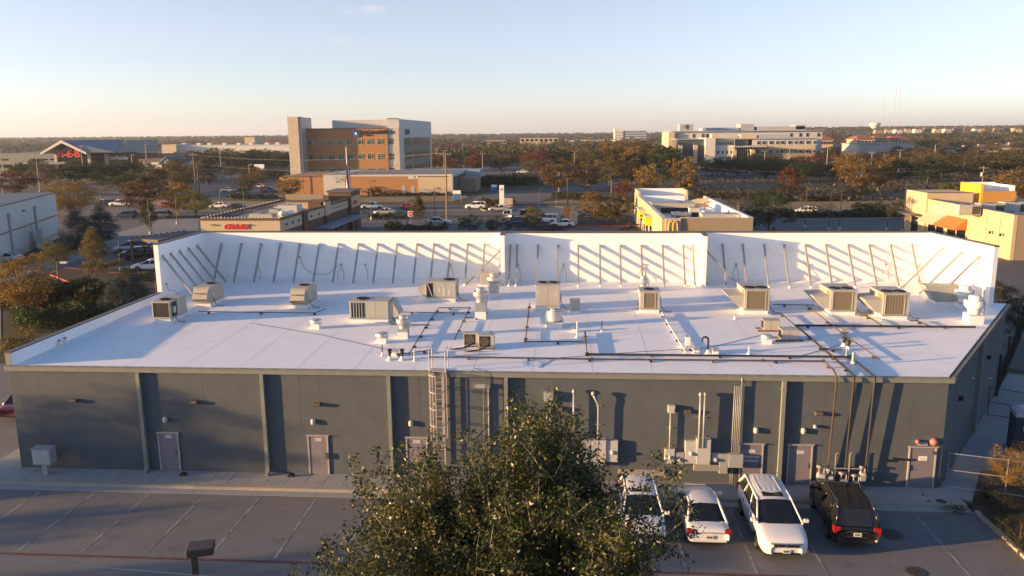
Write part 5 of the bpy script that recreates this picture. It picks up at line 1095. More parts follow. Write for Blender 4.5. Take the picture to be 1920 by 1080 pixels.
# hedges: each row of bushes is one hedge of its own
def hedge(name, p0, p1, wd, h, m, label, dens=120, leaf=0.07):
    a, c = Vector((*G(*p0),0)), Vector((*G(*p1),0)); L = (c-a).length; d = (c-a).normalized(); q = Vector((-d.y,d.x,0)); rng = np.random.default_rng(int(L*100))
    n = int(L*wd*h*dens)+200
    u, v, z = rng.uniform(0,L,n), rng.uniform(-1,1,n), rng.uniform(0,1,n)**0.6
    hh = h*(0.85+0.2*np.sin(u*1.7)+0.1*np.sin(u*4.1)); P = np.array(a)[None]+np.outer(u,np.array(d))+np.outer(v*wd/2*np.sqrt(1-0.45*z),np.array(q)); P[:,2] = z*hh+0.05
    t = thing(name, label, 'hedge', tuple((a+c)/2))
    o = bpy.data.objects.new('foliage', quads_mesh('foliage', P-np.array((a+c)/2)[None]*np.array([1,1,0]), leaf, rng, m)); C.objects.link(o); o.parent = t
    b = MB()
    for k in range(max(3,int(L/0.8))):
        p = a+d*(k+0.5)*L/max(3,int(L/0.8))-(a+c)/2; b.tube([(p.x,p.y,0),(p.x+0.1,p.y,h*0.7)],[0.03,0.01],4)
    b.build('stems','bark',t)
hedge('hedge',(152,512),(232,502),2.6,1.1,'leaf_olive','sunlit hedge under the young gold green tree',130,0.09)
hedge('hedge',(225,528),(290,528),2.4,1.5,'leaf_hedge','dark hedge between the drive and the cedars',130,0.09)
hedge('hedge',(140,540),(210,560),1.6,0.9,'leaf_olive','olive hedge along the red kerb',130,0.09)
hedge('hedge',(0,585),(130,560),7.0,2.6,'leaf_hedge','dark shrub bank at the left edge beyond the block',110,0.12)
hedge('hedge',(130,570),(215,575),7.0,2.4,'leaf_hedge','dark shrub bank in front of the cedars',110,0.12)
hedge('hedge',(30,620),(190,597),6.5,1.9,'leaf_oak','lowest dark shrub bank beside the low parapet',110,0.12)
hedge('hedge',(0,668),(60,640),2.2,1.2,'leaf_olive','olive bush strip at the left corner of the roof',120,0.09)
hedge('hedge',(0,510),(150,466),2.0,0.8,'leaf_hedge','low dark hedge below the row of small white signs',110,0.1)
hedge('hedge',(430,373),(520,373),3.5,1.3,'leaf_hedge','dark hedge between the clinic lot and the dry verge',18,0.25)
hedge('hedge',(690,368),(870,367),2.5,1.0,'leaf_hedge','low planting along the foot of the low brick wing',18,0.25)
hedge('hedge',(690,411),(765,411),2.5,1.0,'leaf_hedge','dark hedge between the street and the restaurant lot',25,0.22)
hedge('hedge',(720,430),(840,432),2.5,0.9,'leaf_hedge','low hedge in the bed just above the parapet',30,0.2)
hedge('hedge',(900,386),(965,386),8.0,1.8,'leaf_olive','grassy planting round the white pillar sign',22,0.25)
hedge('hedge',(820,352),(990,344),20.0,3.0,'leaf_hedge','dark evergreen bank beyond the side road',5,0.42)
hedge('hedge',(1040,372),(1120,378),5.0,1.8,'leaf_hedge','green bushes on the dry verge by the tall sign post',18,0.25)
hedge('hedge',(1480,408),(1700,406),4.0,1.3,'leaf_hedge','dark hedge along the right side of the street',20,0.25)
hedge('hedge',(1500,378),(1600,376),4.0,1.5,'leaf_bare','brown brush along the far side of the dry verge',20,0.25)
hedge('hedge',(1300,372),(1420,374),6.0,2.0,'leaf_bare','brown brush behind the arches restaurant',16,0.25)
# woods behind: the trees one can still tell apart, then the far mass
rng = np.random.default_rng(5)
def fill(region, n, kinds, hr, wr, label, group):
    (xa, xb), (ya, yb) = region; made = {}
    for k in range(n):
        px = rng.uniform(xa,xb); py = ya+(yb-ya)*rng.uniform()**1.4; x, y = G(px,py)
        kd = kinds[rng.integers(len(kinds))]; h = rng.uniform(*hr)
        made.setdefault(kd,[]).append((px, tree_at(kd, x, y, hz(x,y), h, h*rng.uniform(*wr), label[kd], 0, group+', '+kd)))
    for kd, L in made.items():
        for i_, (px, t) in enumerate(sorted(L, key=lambda q: q[0])): t['label'] = label[kd]+', '+ORD[i_]
NL = {'rust':'rust brown tree in the avenue wood','red':'red tree in the avenue wood','olive':'olive tree in the avenue wood','oak':'dark green tree in the avenue wood','gold':'gold tree in the avenue wood'}
fill(((812,1010),(274,324)), 85, ['rust','rust','red','olive','oak','oak'], (6,9.5), (0.9,1.3), NL, 'avenue wood')
fill(((1010,1260),(274,326)), 80, ['olive','oak','gold','rust','olive'], (7,11.5), (0.9,1.3), {k:v.replace('in the avenue wood','behind the golden row') for k,v in NL.items()}, 'wood behind the golden row')
fill(((1700,1930),(276,330)), 75, ['brush','oak','olive','brush'], (5,8.5), (1.2,1.9), {'brush':'wide thicket tree on the right slope','oak':'dark tree on the right slope','olive':'olive tree on the right slope'}, 'slope wood')
fill(((1540,1720),(280,316)), 30, ['oak','olive','rust'], (5,8), (1.0,1.4), {'oak':'dark tree around the grey hall','olive':'olive tree around the grey hall','rust':'rust tree around the grey hall'}, 'trees around the grey hall')
fill(((1300,1545),(300,334)), 30, ['oak','olive','oak','rust'], (5,7.5), (1.0,1.4), {'oak':'dark tree before the hospital','olive':'olive tree before the hospital','rust':'rust tree before the hospital'}, 'trees before the hospital')
fill(((330,545),(296,322)), 42, ['oak','oak','olive'], (6,9.5), (1.0,1.4), {'oak':'dark tree below the big box store','olive':'olive tree below the big box store'}, 'belt below the big box store')
fill(((330,545),(322,356)), 22, ['olive','oak','bare'], (4,6), (1.0,1.3), {'oak':'small dark tree in the clinic lot','olive':'small olive tree in the clinic lot','bare':'small bare tree in the clinic lot'}, 'trees in the clinic lot')
fill(((0,330),(300,345)), 46, ['oak','olive','rust','oak'], (5,8.5), (1.0,1.4), {'oak':'dark tree around the grocery store','olive':'olive tree around the grocery store','rust':'rust tree around the grocery store'}, 'trees around the grocery store')
fill(((140,330),(346,372)), 12, ['olive','bare','oak'], (4,6.5), (1.0,1.3), {'oak':'dark tree in the left lot strip','olive':'olive tree in the left lot strip','bare':'bare tree in the left lot strip'}, 'trees in the left lot strip')
def far_wood(name, label, n, xr, yr, m, seed, hh=(5,10), per=26, leaf=1.0, keep=None):
    rg = np.random.default_rng(seed); cs = []
    while len(cs) < n:
        y = yr[0]+(yr[1]-yr[0])*rg.uniform()**1.5; sp = rg.uniform(*xr); x = CAM[0]+(y-CAM[1])*sp
        if keep and not keep(x,y): continue
        cs.append((x,y,hz(x,y),rg.uniform(*hh)*(1+0.25*sstep(1200,3000,y))))
    c = np.array(cs); d = rg.normal(size=(n,per,3)); d /= np.linalg.norm(d,axis=2)[:,:,None]
    d[:,:,2] = np.where(d[:,:,2] < -0.3, -d[:,:,2], d[:,:,2])
    h = c[:,3][:,None,None]; P = c[:,None,:3]+d*np.array([0.62,0.62,0.5])*h*rg.uniform(0.75,1.05,(n,per,1)); P[:,:,2] += 0.5*c[:,3][:,None]
    sz = np.repeat(leaf*(0.6+c[:,1]/1500.0),per); me = quads_mesh(name, P.reshape(-1,3), sz, rg, m, up=0.5, aspect=0.75)
    o = bpy.data.objects.new(name, me); C.objects.link(o); tag(o, label, 'woods', kind='stuff')
notb = lambda x, y: not (-420 < x < -90 and 330 < y < 620) and not (80 < x < 330 and 300 < y < 640) and not (-560 < x < -60 and 600 < y < 900) and not (x > 0.33*y+40 and 1040 < y < 1420) and not (x > 0.3*y and 520 < y < 760)
far_wood('distant_woods','dark green woods reaching to the horizon',5200,(-0.82,0.72),(420,3600),'leaf_oak',11,keep=notb,leaf=0.85)
far_wood('distant_woods','olive brown woods reaching to the horizon',3600,(-0.82,0.72),(430,3600),'leaf_olive',12,keep=notb,leaf=0.85)
far_wood('distant_woods','brown leafless woods reaching to the horizon',1600,(-0.82,0.72),(430,2800),'leaf_bare',13,keep=notb,leaf=0.85)
far_wood('distant_brush','scrub along the foot of the far ridge',1500,(0.33,0.72),(360,1300),'leaf_bare',14,hh=(2,5),keep=notb,leaf=0.6)
rg = np.random.default_rng(31); n = 900; c = np.stack([rg.uniform(-140,170,n), rg.uniform(-95,-52,n), np.zeros(n), rg.uniform(6,11,n)],1)  # tree belt added out of view to cut low sky light on the walls
d = rg.normal(size=(n,30,3)); d /= np.linalg.norm(d,axis=2)[:,:,None]; P = c[:,None,:3]+d*np.array([0.5,0.5,0.5])*c[:,3][:,None,None]*rg.uniform(0.5,1,(n,30,1)); P[:,:,2] += c[:,3][:,None]*0.5
o = bpy.data.objects.new('wood_belt', quads_mesh('wood_belt', P.reshape(-1,3), 0.8, rg, 'leaf_oak', up=0.3, aspect=0.7)); C.objects.link(o); tag(o,'unseen oak belt added behind the viewpoint to block low sky light','woods',kind='stuff')
rg = np.random.default_rng(21); P = []
for k in range(9000):
    px, py = rg.uniform(1300,1920), rg.uniform(318,378); x, y = G(px,py)
    if rg.uniform() < 0.45+0.5*math.sin(x*0.09)*math.cos(y*0.07): P.append((x,y,rg.uniform(0.05,0.7)))
o = bpy.data.objects.new('dry_scrub', quads_mesh('dry_scrub', np.array(P), 0.55, rg, 'leaf_bare', up=0.4, aspect=0.6)); C.objects.link(o); tag(o,'brown scrub covering the meadow right of the arches restaurant','scrub',kind='stuff')
# ---------------------------------------------------------------- the live oak in the foreground
def live_oak(name, label, base, h, spread, seed, nleaf, leaf, lobes):
    rg = np.random.default_rng(seed); bx, by = base
    t = thing(name, label, 'tree', (bx,by,0.1)); tb = MB(); tips = []; segs = []
    def grow(p, d, L, r, lvl):
        n = 4; pts = [p.copy()]; q = p.copy(); dd = d.copy()
        for k in range(n):
            dd = (dd+rg.normal(size=3)*0.16+np.array([0,0,0.07])); dd /= np.linalg.norm(dd); q = q+dd*L/n; pts.append(q.copy())
            if lvl >= 2: segs.append((q.copy(),dd.copy()))
        tb.tube([tuple(x) for x in pts],[r*(1-0.55*k/n) for k in range(n+1)],7 if lvl < 2 else 4,False)
        if lvl >= 4: tips.append(q); return
        for k in range({0:0,1:4,2:4,3:4}[lvl] if lvl else 0):
            f = rg.uniform(0.6 if lvl == 1 else 0.35,1.0); i = min(n,max(1,int(round(f*n)))); s = rg.normal(size=3); s -= dd*(s@dd); s /= np.linalg.norm(s)+1e-9
            nd = dd*0.72+s*0.75+np.array([0,0,0.12]); nd /= np.linalg.norm(nd); grow(pts[i],nd,L*rg.uniform(0.5,0.72),r*0.5,lvl+1)
        grow(pts[-1],dd,L*0.6,r*0.45,lvl+1)
    tb.tube([(0,0,0),(0.05,0.03,1.0),(0.0,0.08,2.2)],[0.27,0.2,0.17],9)
    for (lx,ly,lz) in lobes:
        a = np.array([0,0.05,rg.uniform(1.7,2.3)]); v = np.array([lx,ly,lz])-a; L = np.linalg.norm(v)
        grow(a, v/L, L*0.56, 0.09, 1)
    tb.build('trunk','bark_pale',t)
    S = np.array([s_[0] for s_ in segs]); D = np.array([s_[1] for s_ in segs]); T = np.array(tips)
    A = np.concatenate([S,T,T]); idx = rg.integers(len(A),size=nleaf); P = A[idx]+rg.normal(size=(nleaf,3))*np.array([0.13,0.13,0.10])
    P = P[P[:,2] > 1.2]
    o = bpy.data.objects.new('crown', quads_mesh('crown',P,leaf,rg,'leaf_live',up=0.2,aspect=0.5)); C.objects.link(o); o.parent = t
    # last year's bare twigs standing out of the crown
    tw = MB()
    for k in rg.integers(len(T),size=120):
        q = T[k]; v = np.array([q[0]*0.1,q[1]*0.1,1.0])+rg.normal(size=3)*0.5; v /= np.linalg.norm(v); tw.tube([tuple(q),tuple(q+v*rg.uniform(0.2,0.6))],[0.008,0.003],3,False)
    tw.build('twigs','bark_pale',t)
    return t
live_oak('live_oak','large live oak in the foreground hiding part of the wall and cars',(27.5,-17.0),10,5,3,115000,0.064,
 [(-5.0,0,4.9),(-4.0,0.3,7.2),(-4.6,-0.6,5.9),(-1.5,0,7.9),(0.3,0.3,8.4),(-0.7,-1.8,7.0),(2.8,0,8.2),(4.3,0.2,7.2),(4.0,-1.2,5.8),(-1.8,1.8,6.5),(1.8,-2.0,6.2),(-2.1,-2.3,6.0),(0,-2.9,5.8),(0.6,2.3,6.8),(-0.4,0.8,6.4),(1.4,0.6,6.8)])
# trees left of the frame that shade the lot and the left end of the wall
for (x, y, h, wd, kd, lb) in ((-29,-9.5,8.5,5.0,'oak','oak beyond the left edge of the lot, nearest the block'),(-28,-14.6,4.7,4.0,'wide','low oak beyond the left edge of the lot'),(-52,-14.8,9.6,5.6,'oak','tall oak farthest beyond the left edge of the lot'),(-24,-21.5,6.8,7.0,'wide','broad oak across the aisle left of the lot'),(-12,-25,5.5,6.0,'wide','oak across the aisle nearest the viewpoint')):
    tree_at(kd, x, y, 0, h, wd, lb, 1)
# ================================================================ buildings behind
def window_grid(t, x0, x1, y, z0, z1, nx, nz, ww, wh, glass, frame, mull=1, first=0.5, w=True, name='window'):
    for j in range(nz):
        for i in range(nx):
            xc = x0+(x1-x0)*(i+0.5)/nx; zc = z0+(z1-z0)*(j+0.5)/nz
            win(t, xc, y, zc, ww, wh, glass, frame, mull, name)
def win(t, xc, y, zc, ww, wh, glass='glass_green', frame='panel_light', mull=1, name='window'):
    o = MB().box(xc-ww/2-.08,xc+ww/2+.08,y-.10,y-.001,zc-wh/2-.08,zc-wh/2).box(xc-ww/2-.08,xc+ww/2+.08,y-.10,y-.001,zc+wh/2,zc+wh/2+.08).box(xc-ww/2-.08,xc-ww/2,y-.10,y-.001,zc-wh/2,zc+wh/2).box(xc+ww/2,xc+ww/2+.08,y-.10,y-.001,zc-wh/2,zc+wh/2).build(name,frame,t,w=True)
    MB().box(xc-ww/2,xc+ww/2,y-.03,y-.001,zc-wh/2,zc+wh/2).build('pane',glass,o,w=True)
    if mull: MB().box(xc+ww*0.18-.05,xc+ww*0.18+.05,y-.08,y-.031,zc-wh/2,zc+wh/2).box(xc-ww/2,xc+ww*0.18-.05,y-.08,y-.031,zc+wh*0.18,zc+wh*0.18+.08).build('mullion',frame,o,w=True)
def bpart(t, name, m, *boxes):
    b = MB()
    for q in boxes: b.box(*q)
    return b.build(name, m, t, w=True)
def coped(t, x0, x1, y0, y1, z1, wallm='parapet_white', capm='cap_metal', ht=0.9, th=0.3, roof='roof_grey', z0=None):
    """flat roof sunk behind a parapet"""
    bpart(t,'parapet',wallm,(x0,x1,y0,y0+th,z1-ht,z1),(x0,x1,y1-th,y1,z1-ht,z1),(x0,x0+th,y0+th,y1-th,z1-ht,z1),(x1-th,x1,y0+th,y1-th,z1-ht,z1))
    bpart(t,'coping',capm,(x0-.06,x1+.06,y0-.06,y0+th+.04,z1+.001,z1+.09),(x0-.06,x1+.06,y1-th-.04,y1+.06,z1+.001,z1+.09),(x0-.06,x0+th+.04,y0+th+.042,y1-th-.042,z1+.001,z1+.09),(x1-th-.04,x1+.06,y0+th+.042,y1-th-.042,z1+.001,z1+.09))
    bpart(t,'roof',roof,(x0+th,x1-th,y0+th,y1-th,z1-ht-0.1,z1-ht+0.05))
# ---- medical tower and its low wing
yF = 232.0
xL, zT = PY(565,242,yF)[0], PY(640,241,yF)[1]; xM = PY(728,300,yF)[0]; xR = PY(750,300,yF)[0]; zB = PY(640,224,yF)[1]
MED = thing('medical_building','brick and grey metal medical office tower with a pale stair fin','building',((xL+xR)/2,yF+30,0))
yB = PX(810,300,xR)[0]
xS = PY(664,300,yF)[0]
bpart(MED,'brick_wall','brick_orange',(xL,xM,yF,yF+40,0,zT))
bpart(MED,'metal_wall','panel_light',(xM+.001,xR,yF+0.5,yB,0,zB))
bpart(MED,'corner_panel','limestone',(PY(740,300,yF)[0],xR+0.02,yF-0.3,yF+0.48,0,zT+0.2))
xG = PY(615,300,yF)[0]
bpart(MED,'penthouse','panel_light',(xG,xM,yF+7,yF+38,zT-0.5,zB-0.05))
bpart(MED,'roof_edge','cap_metal',(xL-.1,xM,yF-.12,yF-.001,zT-.2,zT+.12),(xM,xR+.1,yF+.38,yF+.499,zB-.02,zB+.25))
x0, x1 = PY(547,300,yF-3)[0], PY(572,300,yF-3)[0]; zF = PY(560,219,yF-3)[1]
bpart(MED,'stair_fin','limestone',(x0,x1-1.0,yF-5,yF-0.2,0,zF)); bpart(MED,'stair_core','panel_grey',(x1-0.999,PY(574,300,yF)[0]+0.6,yF-4.6,yF+6,0,zF-0.2))
zr = [PY(650,p,yF)[1] for p in (266,294,321)]
for zc in zr+[zr[2]-4.3]:
    for px in (585,603,622,640,656,677,695,714): win(MED, PY(px,290,yF)[0], yF, zc, 2.0, 1.75)
    for px in (734.5,): win(MED, PY(px,290,yF+.5)[0], yF+.5, zc, 1.9, 1.9)
# right side: recessed brick with narrow windows
ya, yb2 = PX(759,300,xR)[0], PX(806,300,xR)[0]
bpart(MED,'brick_side','tan_brick_and_shade',(xR+.001,xR+.25,ya,yb2,0,PX(760,259,xR)[1]))
for j, zc in enumerate(zr):
    for k in range(13):
        yc = ya+2.5+(yb2-ya-5)*k/12.0
        if k == 3: continue
        o = bpart(MED,'window','glass_dark',(xR+.251,xR+.3,yc-0.8,yc+0.8,zc-1.3,zc+1.3)); 
zs = PY(700,250,yF)[1]
sg = PY(668,250,yF)[0]
b = MB()
for k in range(8): M = Matrix.Rotation(k*math.pi/4,3,'Y'); b.obox(Vector((sg,yF-.25,zs))+M@Vector((0.8,0,0)),(1.1,0.2,0.55),M)
b.build('emblem','sign_blue',MED,w=True)
o = MB().lathe([(0.4,-0.1),(0.4,0.1)],(0,0,0),10).build('emblem_centre','letter_white',MED); o.rotation_euler=(math.pi/2,0,0); o.location=Vector((sg,yF-.4,zs))-base_of(MED)
lettering('BaylorScott&White',(PY(703,250,yF)[0],yF-.3,PY(703,250.5,yF)[1]),1.75,'sign_navy',MED,bold=0.03,extrude=0.08)
lettering('CLINIC',(PY(672,250,yF)[0]+3.0,yF-.3,PY(703,254.5,yF)[1]),0.7,'sign_navy',MED,bold=0.03,extrude=0.08)
o = lettering('(Health',(xR+0.3,PX(760,249,xR)[0]+3,PX(760,251,xR)[1]),2.4,'sign_navy',MED,rotz=math.pi/2,bold=0.04,extrude=0.08)
# low wing 300-A
y0 = 193.0
WG = thing('low_brick_wing','long low orange brick wing marked 300-A in front of the tower','building',(PY(700,360,y0)[0],y0+15,0))
xa, xb, xc_, xd = PY(523,340,y0)[0], PY(606,340,y0)[0], PY(785,340,y0)[0], PY(849,340,y0)[0]
z1 = PY(700,327,y0)[1]
bpart(WG,'brick_wall','brick_orange',(xa,xb,y0+0.6,y0+28,0,z1-.5)); bpart(WG,'grey_panel','panel_light',(xb+.001,xb+6.5,y0+.3,y0+28,0,z1+.2))
bpart(WG,'brick_wall','brick_orange',(xb+6.501,xc_,y0,y0+28,0,z1-.6)); bpart(WG,'stone_wall','cream',(xc_+.001,xd-.9,y0-.3,y0+28,0,z1-.8)); bpart(WG,'metal_frame','panel_light',(xd-.899,xd,y0-.5,y0+28,0,z1))
bpart(WG,'metal_fascia','panel_light',(xb+6.6,xd-.9,y0+.25,y0+28,z1-.59,z1+.1),)
bpart(WG,'roof','roof_grey',(xb+6.7,xd-1,y0+1,y0+27.9,z1+.101,z1+.14)); bpart(WG,'coping','cap_metal',(xa,xb,y0+.5,y0+.599,z1-.7,z1-.45),(xb,xd,y0+.15,y0+.249,z1-.02,z1+.16))
bpart(WG,'side_wall','brick_brown',(xd+.001,xd+.3,y0+2,y0+26,0,z1-.9))
bpart(WG,'rear_annex','tan_brick_and_shade',(xd+.4,PY(893,350,y0+14)[0],y0+12,y0+26,0,4.2)); bpart(WG,'annex_canopy','panel_blue',(xd-18,xd+5,y0+26.2,y0+36,3.5,6.0))
for px in (757,774): bpart(WG,'door','panel_grey',(PY(px,355,y0)[0]-.55,PY(px,355,y0)[0]+.55,y0-.05,y0-.001,0.1,2.6))
lettering('300-A',(PY(775,337,y0)[0],y0-.1,PY(775,335.5,y0)[1]),1.15,'letter_white',WG,bold=0.03,extrude=0.05)
# ---- grocery store with the gabled front
yH = 380.0
def hx(px, py=290, y=yH): return PY(px,py,y)[0]
def hzz(py, px=150, y=yH): return PY(px,py,y)[1]
HB = thing('grocery_store','grocery store with a blue metal gable roof and big red letters','building',(hx(120),yH+20,0))
bpart(HB,'store_wall','metal_dark',(hx(-60),hx(150),yH,yH+60,0,hzz(288.5))); bpart(HB,'store_roof','roof_grey',(hx(-60),hx(150),yH+.5,yH+60,hzz(288.4),hzz(288)))
bpart(HB,'strip_window','glass_dark',*[(hx(p),hx(p+12),yH-.1,yH-.001,hzz(300),hzz(297)) for p in (-30,-14,2,60,76,92,110,128)])
bpart(HB,'store_canopy','concrete_drive',(hx(-60),hx(150),yH-14,yH-.2,hzz(306),hzz(302)))
for p in (-20,15,35,55): bpart(HB,'canopy_post','pole_concrete',(hx(p)-.25,hx(p)+.25,yH-13.6,yH-13.1,0,hzz(306)))
gl, gp, gr, ge = hx(109), hx(149), hx(192), hzz(287); gz = hzz(266)
bpart(HB,'gable_wall','glass_dark',(gl+4,gr-4,yH-8,yH+40,0,ge))
MB().prism_y([(gl+3,ge),(gr-3,ge),(gp,gz-1.2)],yH-7.9,yH+35).build('gable_truss','coil',HB,w=True)
for s in (0,1):
    e = (gl,gr)[s]
    MB().prism_y([(gp,gz),(e,ge),(e,ge+.5),(gp,gz+.9)] if s==0 else [(gp,gz),(gp,gz+.9),(e,ge+.5),(e,ge)],yH-14,yH+42).build('gable_roof','roof_blue',HB,w=True)
    MB().prism_y([(gp,gz-.5),(e,ge-.5),(e,ge+.65),(gp,gz+1.1)] if s==0 else [(gp,gz-.5),(gp,gz+1.1),(e,ge+.65),(e,ge-.5)],yH-14.6,yH-14.001).build('barge_board','white_wall',HB,w=True)
MB().prism_x([(yH-2,ge),(yH+42,ge),(yH+42,gz+.6),(yH+10,gz+.6)],gp+3,hx(222)).build('side_roof','roof_blue',HB,w=True)
MB().add([(gp,yH-13,gz+.95),(hx(218),yH+10,gz+.9),(hx(242),yH-12,ge+.4),(gr,yH-14,ge+.55)],[(0,3,2,1)]).build('front_slope','roof_blue',HB,w=True)
for k in range(6): MB().tube([(gl+6+k*(gr-gl-12)/5,yH-8.2,ge+.6),(gp,yH-8.2,gz-2)],0.18,4).build('truss_member','panel_light',HB,w=True)
for a in (gl+4.6,gr-2.0): bpart(HB,'truss_post','limestone',(a-.7,a+.7,yH-9.5,yH-8.2,0,ge))
lettering('H-E-B',(hx(154.5),yH-12,hzz(293.2)),5.2,'sign_red',HB,bold=0.12,extrude=0.3)
bpart(HB,'curbside_wing','brick_red',(hx(202),hx(243),yH-2,yH+30,0,hzz(289))); bpart(HB,'wing_pier','limestone',(hx(201),hx(208),yH-3,yH-2.01,0,hzz(289)))
lettering('curbside',(hx(226),yH-2.2,hzz(299.5)),3.0,'letter_white',HB,bold=0.05,extrude=0.08)
bpart(HB,'long_wing','brick_red',(hx(243)+.01,hx(330),yH+4,yH+40,0,hzz(291,y=yH+4)))
# ---- small gabled shop in front
yG = 338.0
SH = thing('gabled_shop','pale low shop with a blue gabled porch left of the tower','shop',(PY(302,315,yG)[0],yG+8,0))
bpart(SH,'shop_wall','white_wall',(PY(269,315,yG)[0],PY(330,315,yG)[0],yG,yG+18,0,PY(300,303,yG)[1])); bpart(SH,'shop_roof','roof_brown',(PY(262,315,yG)[0],PY(332,315,yG)[0],yG-.5,yG+18.5,PY(300,303,yG)[1]+.001,PY(300,298,yG)[1]))
a, c, z_ = PY(312,315,yG)[0], PY(334,315,yG)[0], PY(320,303,yG)[1]
MB().prism_y([(a,z_-.8),(c,z_-.8),((a+c)/2,PY(320,296,yG)[1])],yG-5,yG+14).build('porch_gable','roof_blue',SH,w=True)
MB().prism_y([(a-1.2,z_-1.2),((a+c)/2,PY(320,295,yG)[1]+.2),((a+c)/2,PY(320,295,yG)[1]+.8),(a-1.2,z_-.6)],yG-5.3,yG+14).build('porch_roof','roof_blue',SH,w=True)
for q in (a+.6,c-.6): bpart(SH,'porch_post','brick_red',(q-.4,q+.4,yG-4.6,yG-3.8,0,z_-.81))
bpart(SH,'shop_door','glass_dark',((a+c)/2-1.5,(a+c)/2+1.5,yG-.1,yG-.001,0.1,3))
# ---- big box store and other far blocks
def far_block(name, label, px0, px1, pyb, pyt, depth, m, roofm='roof_grey', winrows=0, wincols=0, cat='building', glass='glass_dark', y=None, z0=None):
    x0, y0 = G((px0+px1)/2, pyb)
    y0 = y or y0; xa, xb = PY(px0,pyb,y0)[0], PY(px1,pyb,y0)[0]; zb = hz((xa+xb)/2,y0)-1 if z0 is None else z0; zt = PY((px0+px1)/2,pyt,y0)[1]
    t = thing(name,label,cat,((xa+xb)/2,y0+depth/2,max(0,zb)))
    bpart(t,'wall',m,(xa,xb,y0,y0+depth,min(0,zb) if zb<0 else zb-1,zt)); bpart(t,'roof',roofm,(xa-.4,xb+.4,y0-.4,y0+depth+.4,zt+.001,zt+.5))
    for j in range(winrows):
        for i in range(wincols):
            xc = xa+(xb-xa)*(i+.5)/wincols; zc = max(zb,0)+(zt-max(zb,0))*(j+.6)/winrows
            bpart(t,'window',glass,(xc-(xb-xa)/wincols*.32,xc+(xb-xa)/wincols*.32,y0-.15,y0-.001,zc-(zt-max(zb,0))/winrows*.22,zc+(zt-max(zb,0))/winrows*.22))
    return t, xa, xb, y0, zt
t, xa, xb, y0, zt = far_block('big_box_store','long white big box store left of the tower',330,556,292,273,90,'white_wall','panel_light',y=760)
bpart(t,'entry_wall','cream',(PY(304,285,752)[0],PY(331,285,752)[0],752,790,0,PY(315,271,752)[1])); 
for px in (345,372,392,420,447,470,500,520): bpart(t,'roof_unit','white_wall',(PY(px,272,780)[0]-2,PY(px,272,780)[0]+2,780,786,zt+.5,zt+2.6))
far_block('low_store','low brown roofed store behind the big box store',390,560,272,263,60,'brick_red','roof_brown',y=1000)
t, xa, xb, y0, zt = far_block('church_hall','tan block with a dark low pitched roof above the big box store',459,478,268,257,30,'cream','roof_brown',y=950)
t = thing('water_tank','squat white storage tank behind the gabled shop','tank',(*G(261,276)[:2],0)); x, y = t.location.x, t.location.y
y = 900.0; xa, xb = PY(253,270,y)[0], PY(270,270,y)[0]; zt = PY(261,263,y)[1]; t.location = ((xa+xb)/2,y,0)
MB().lathe([((xb-xa)/2,-1),((xb-xa)/2,zt-.6),((xb-xa)/2*.96,zt-.2),(0.3,zt+.8)],(0,0,0),24).build('tank_shell','white_wall',t); MB().lathe([((xb-xa)/2+.15,zt-1.2),((xb-xa)/2+.15,zt-.9)],(0,0,0),24).build('tank_band','panel_grey',t)
far_block('white_shed','white shed left of the storage tank',241,249,275,272.5,12,'white_wall',y=800)
far_block('far_store','pale far store right of the medical tower',1060,1150,268,262,40,'white_wall','roof_brown',y=1100)
for px0, px1, pt, lb in ((975,1046,254.5,'dark roofed far lodge right of the tower, with cream gable ends'),(912,948,259,'long low dark roofed building left of the lodge')):
    t, xa, xb, y0, zt = far_block('far_lodge',lb,px0,px1,266,pt+4,26,'cream','roof_brown',2,8,y=900)
    MB().prism_x([(y0-1,zt+.5),(y0+27,zt+.5),(y0+13,PY(1000,pt,y0)[1])],xa-.5,xb+.5).build('pitched_roof','roof_brown',t,w=True)
t, xa, xb, y0, zt = far_block('midrise','white and blue midrise office block on the horizon',1168,1212,268,245.5,24,'panel_blue','panel_light',6,9,y=1150,glass='glass_blue')
bpart(t,'white_end','white_wall',(PY(1152,260,y0)[0],xa-.01,y0-1,y0+24,0,PY(1160,241,y0)[1])); bpart(t,'white_band','white_wall',*[(xa,xb,y0-.4,y0-.16,zt*(j+.12)/6,zt*(j+.22)/6) for j in range(1,6)])
for j in range(5):
    for i in range(3): xx = PY(1152+4+i*5,260,y0)[0]; bpart(t,'window','glass_blue',(xx-.8,xx+.8,y0-1.12,y0-1.001,zt*(j+.5)/5.2,zt*(j+.9)/5.2))
# ---- hospital on the right
yP = 440.0
def px_(p, y=yP, py=280): return PY(p,py,y)[0]
def pz_(q, p=1400, y=yP): return PY(p,q,y)[1]
HS = thing('hospital','wide pale hospital with flat roofs, glass entrances and a sign block','building',(px_(1400),yP+30,0))
bpart(HS,'upper_wall','panel_light',(px_(1262,yP+25),px_(1540,yP+25),yP+25,yP+75,0,pz_(246,y=yP+25))); bpart(HS,'upper_roof','panel_grey',(px_(1256,yP+25),px_(1541,yP+25),yP+23,yP+76,pz_(246,y=yP+25)+.01,pz_(245,y=yP+25)+.1))
bpart(HS,'end_wall','cream',(px_(1253,yP+24),px_(1266,yP+24),yP+23.5,yP+60,0,pz_(247,y=yP+24)))
bpart(HS,'front_wall','panel_light',(px_(1410),px_(1532),yP,yP+24,0,pz_(261))); bpart(HS,'front_roof','panel_grey',(px_(1268),px_(1533),yP-1.2,yP+24.8,pz_(261)+.01,pz_(260)+.2))
bpart(HS,'stone_wall','tan_brick_and_shade',(px_(1378),px_(1528),yP-.4,yP-.01,0,pz_(272.5)))
bpart(HS,'stone_band','cream',(px_(1440),px_(1528),yP-.6,yP-.41,pz_(280),pz_(272.6)))
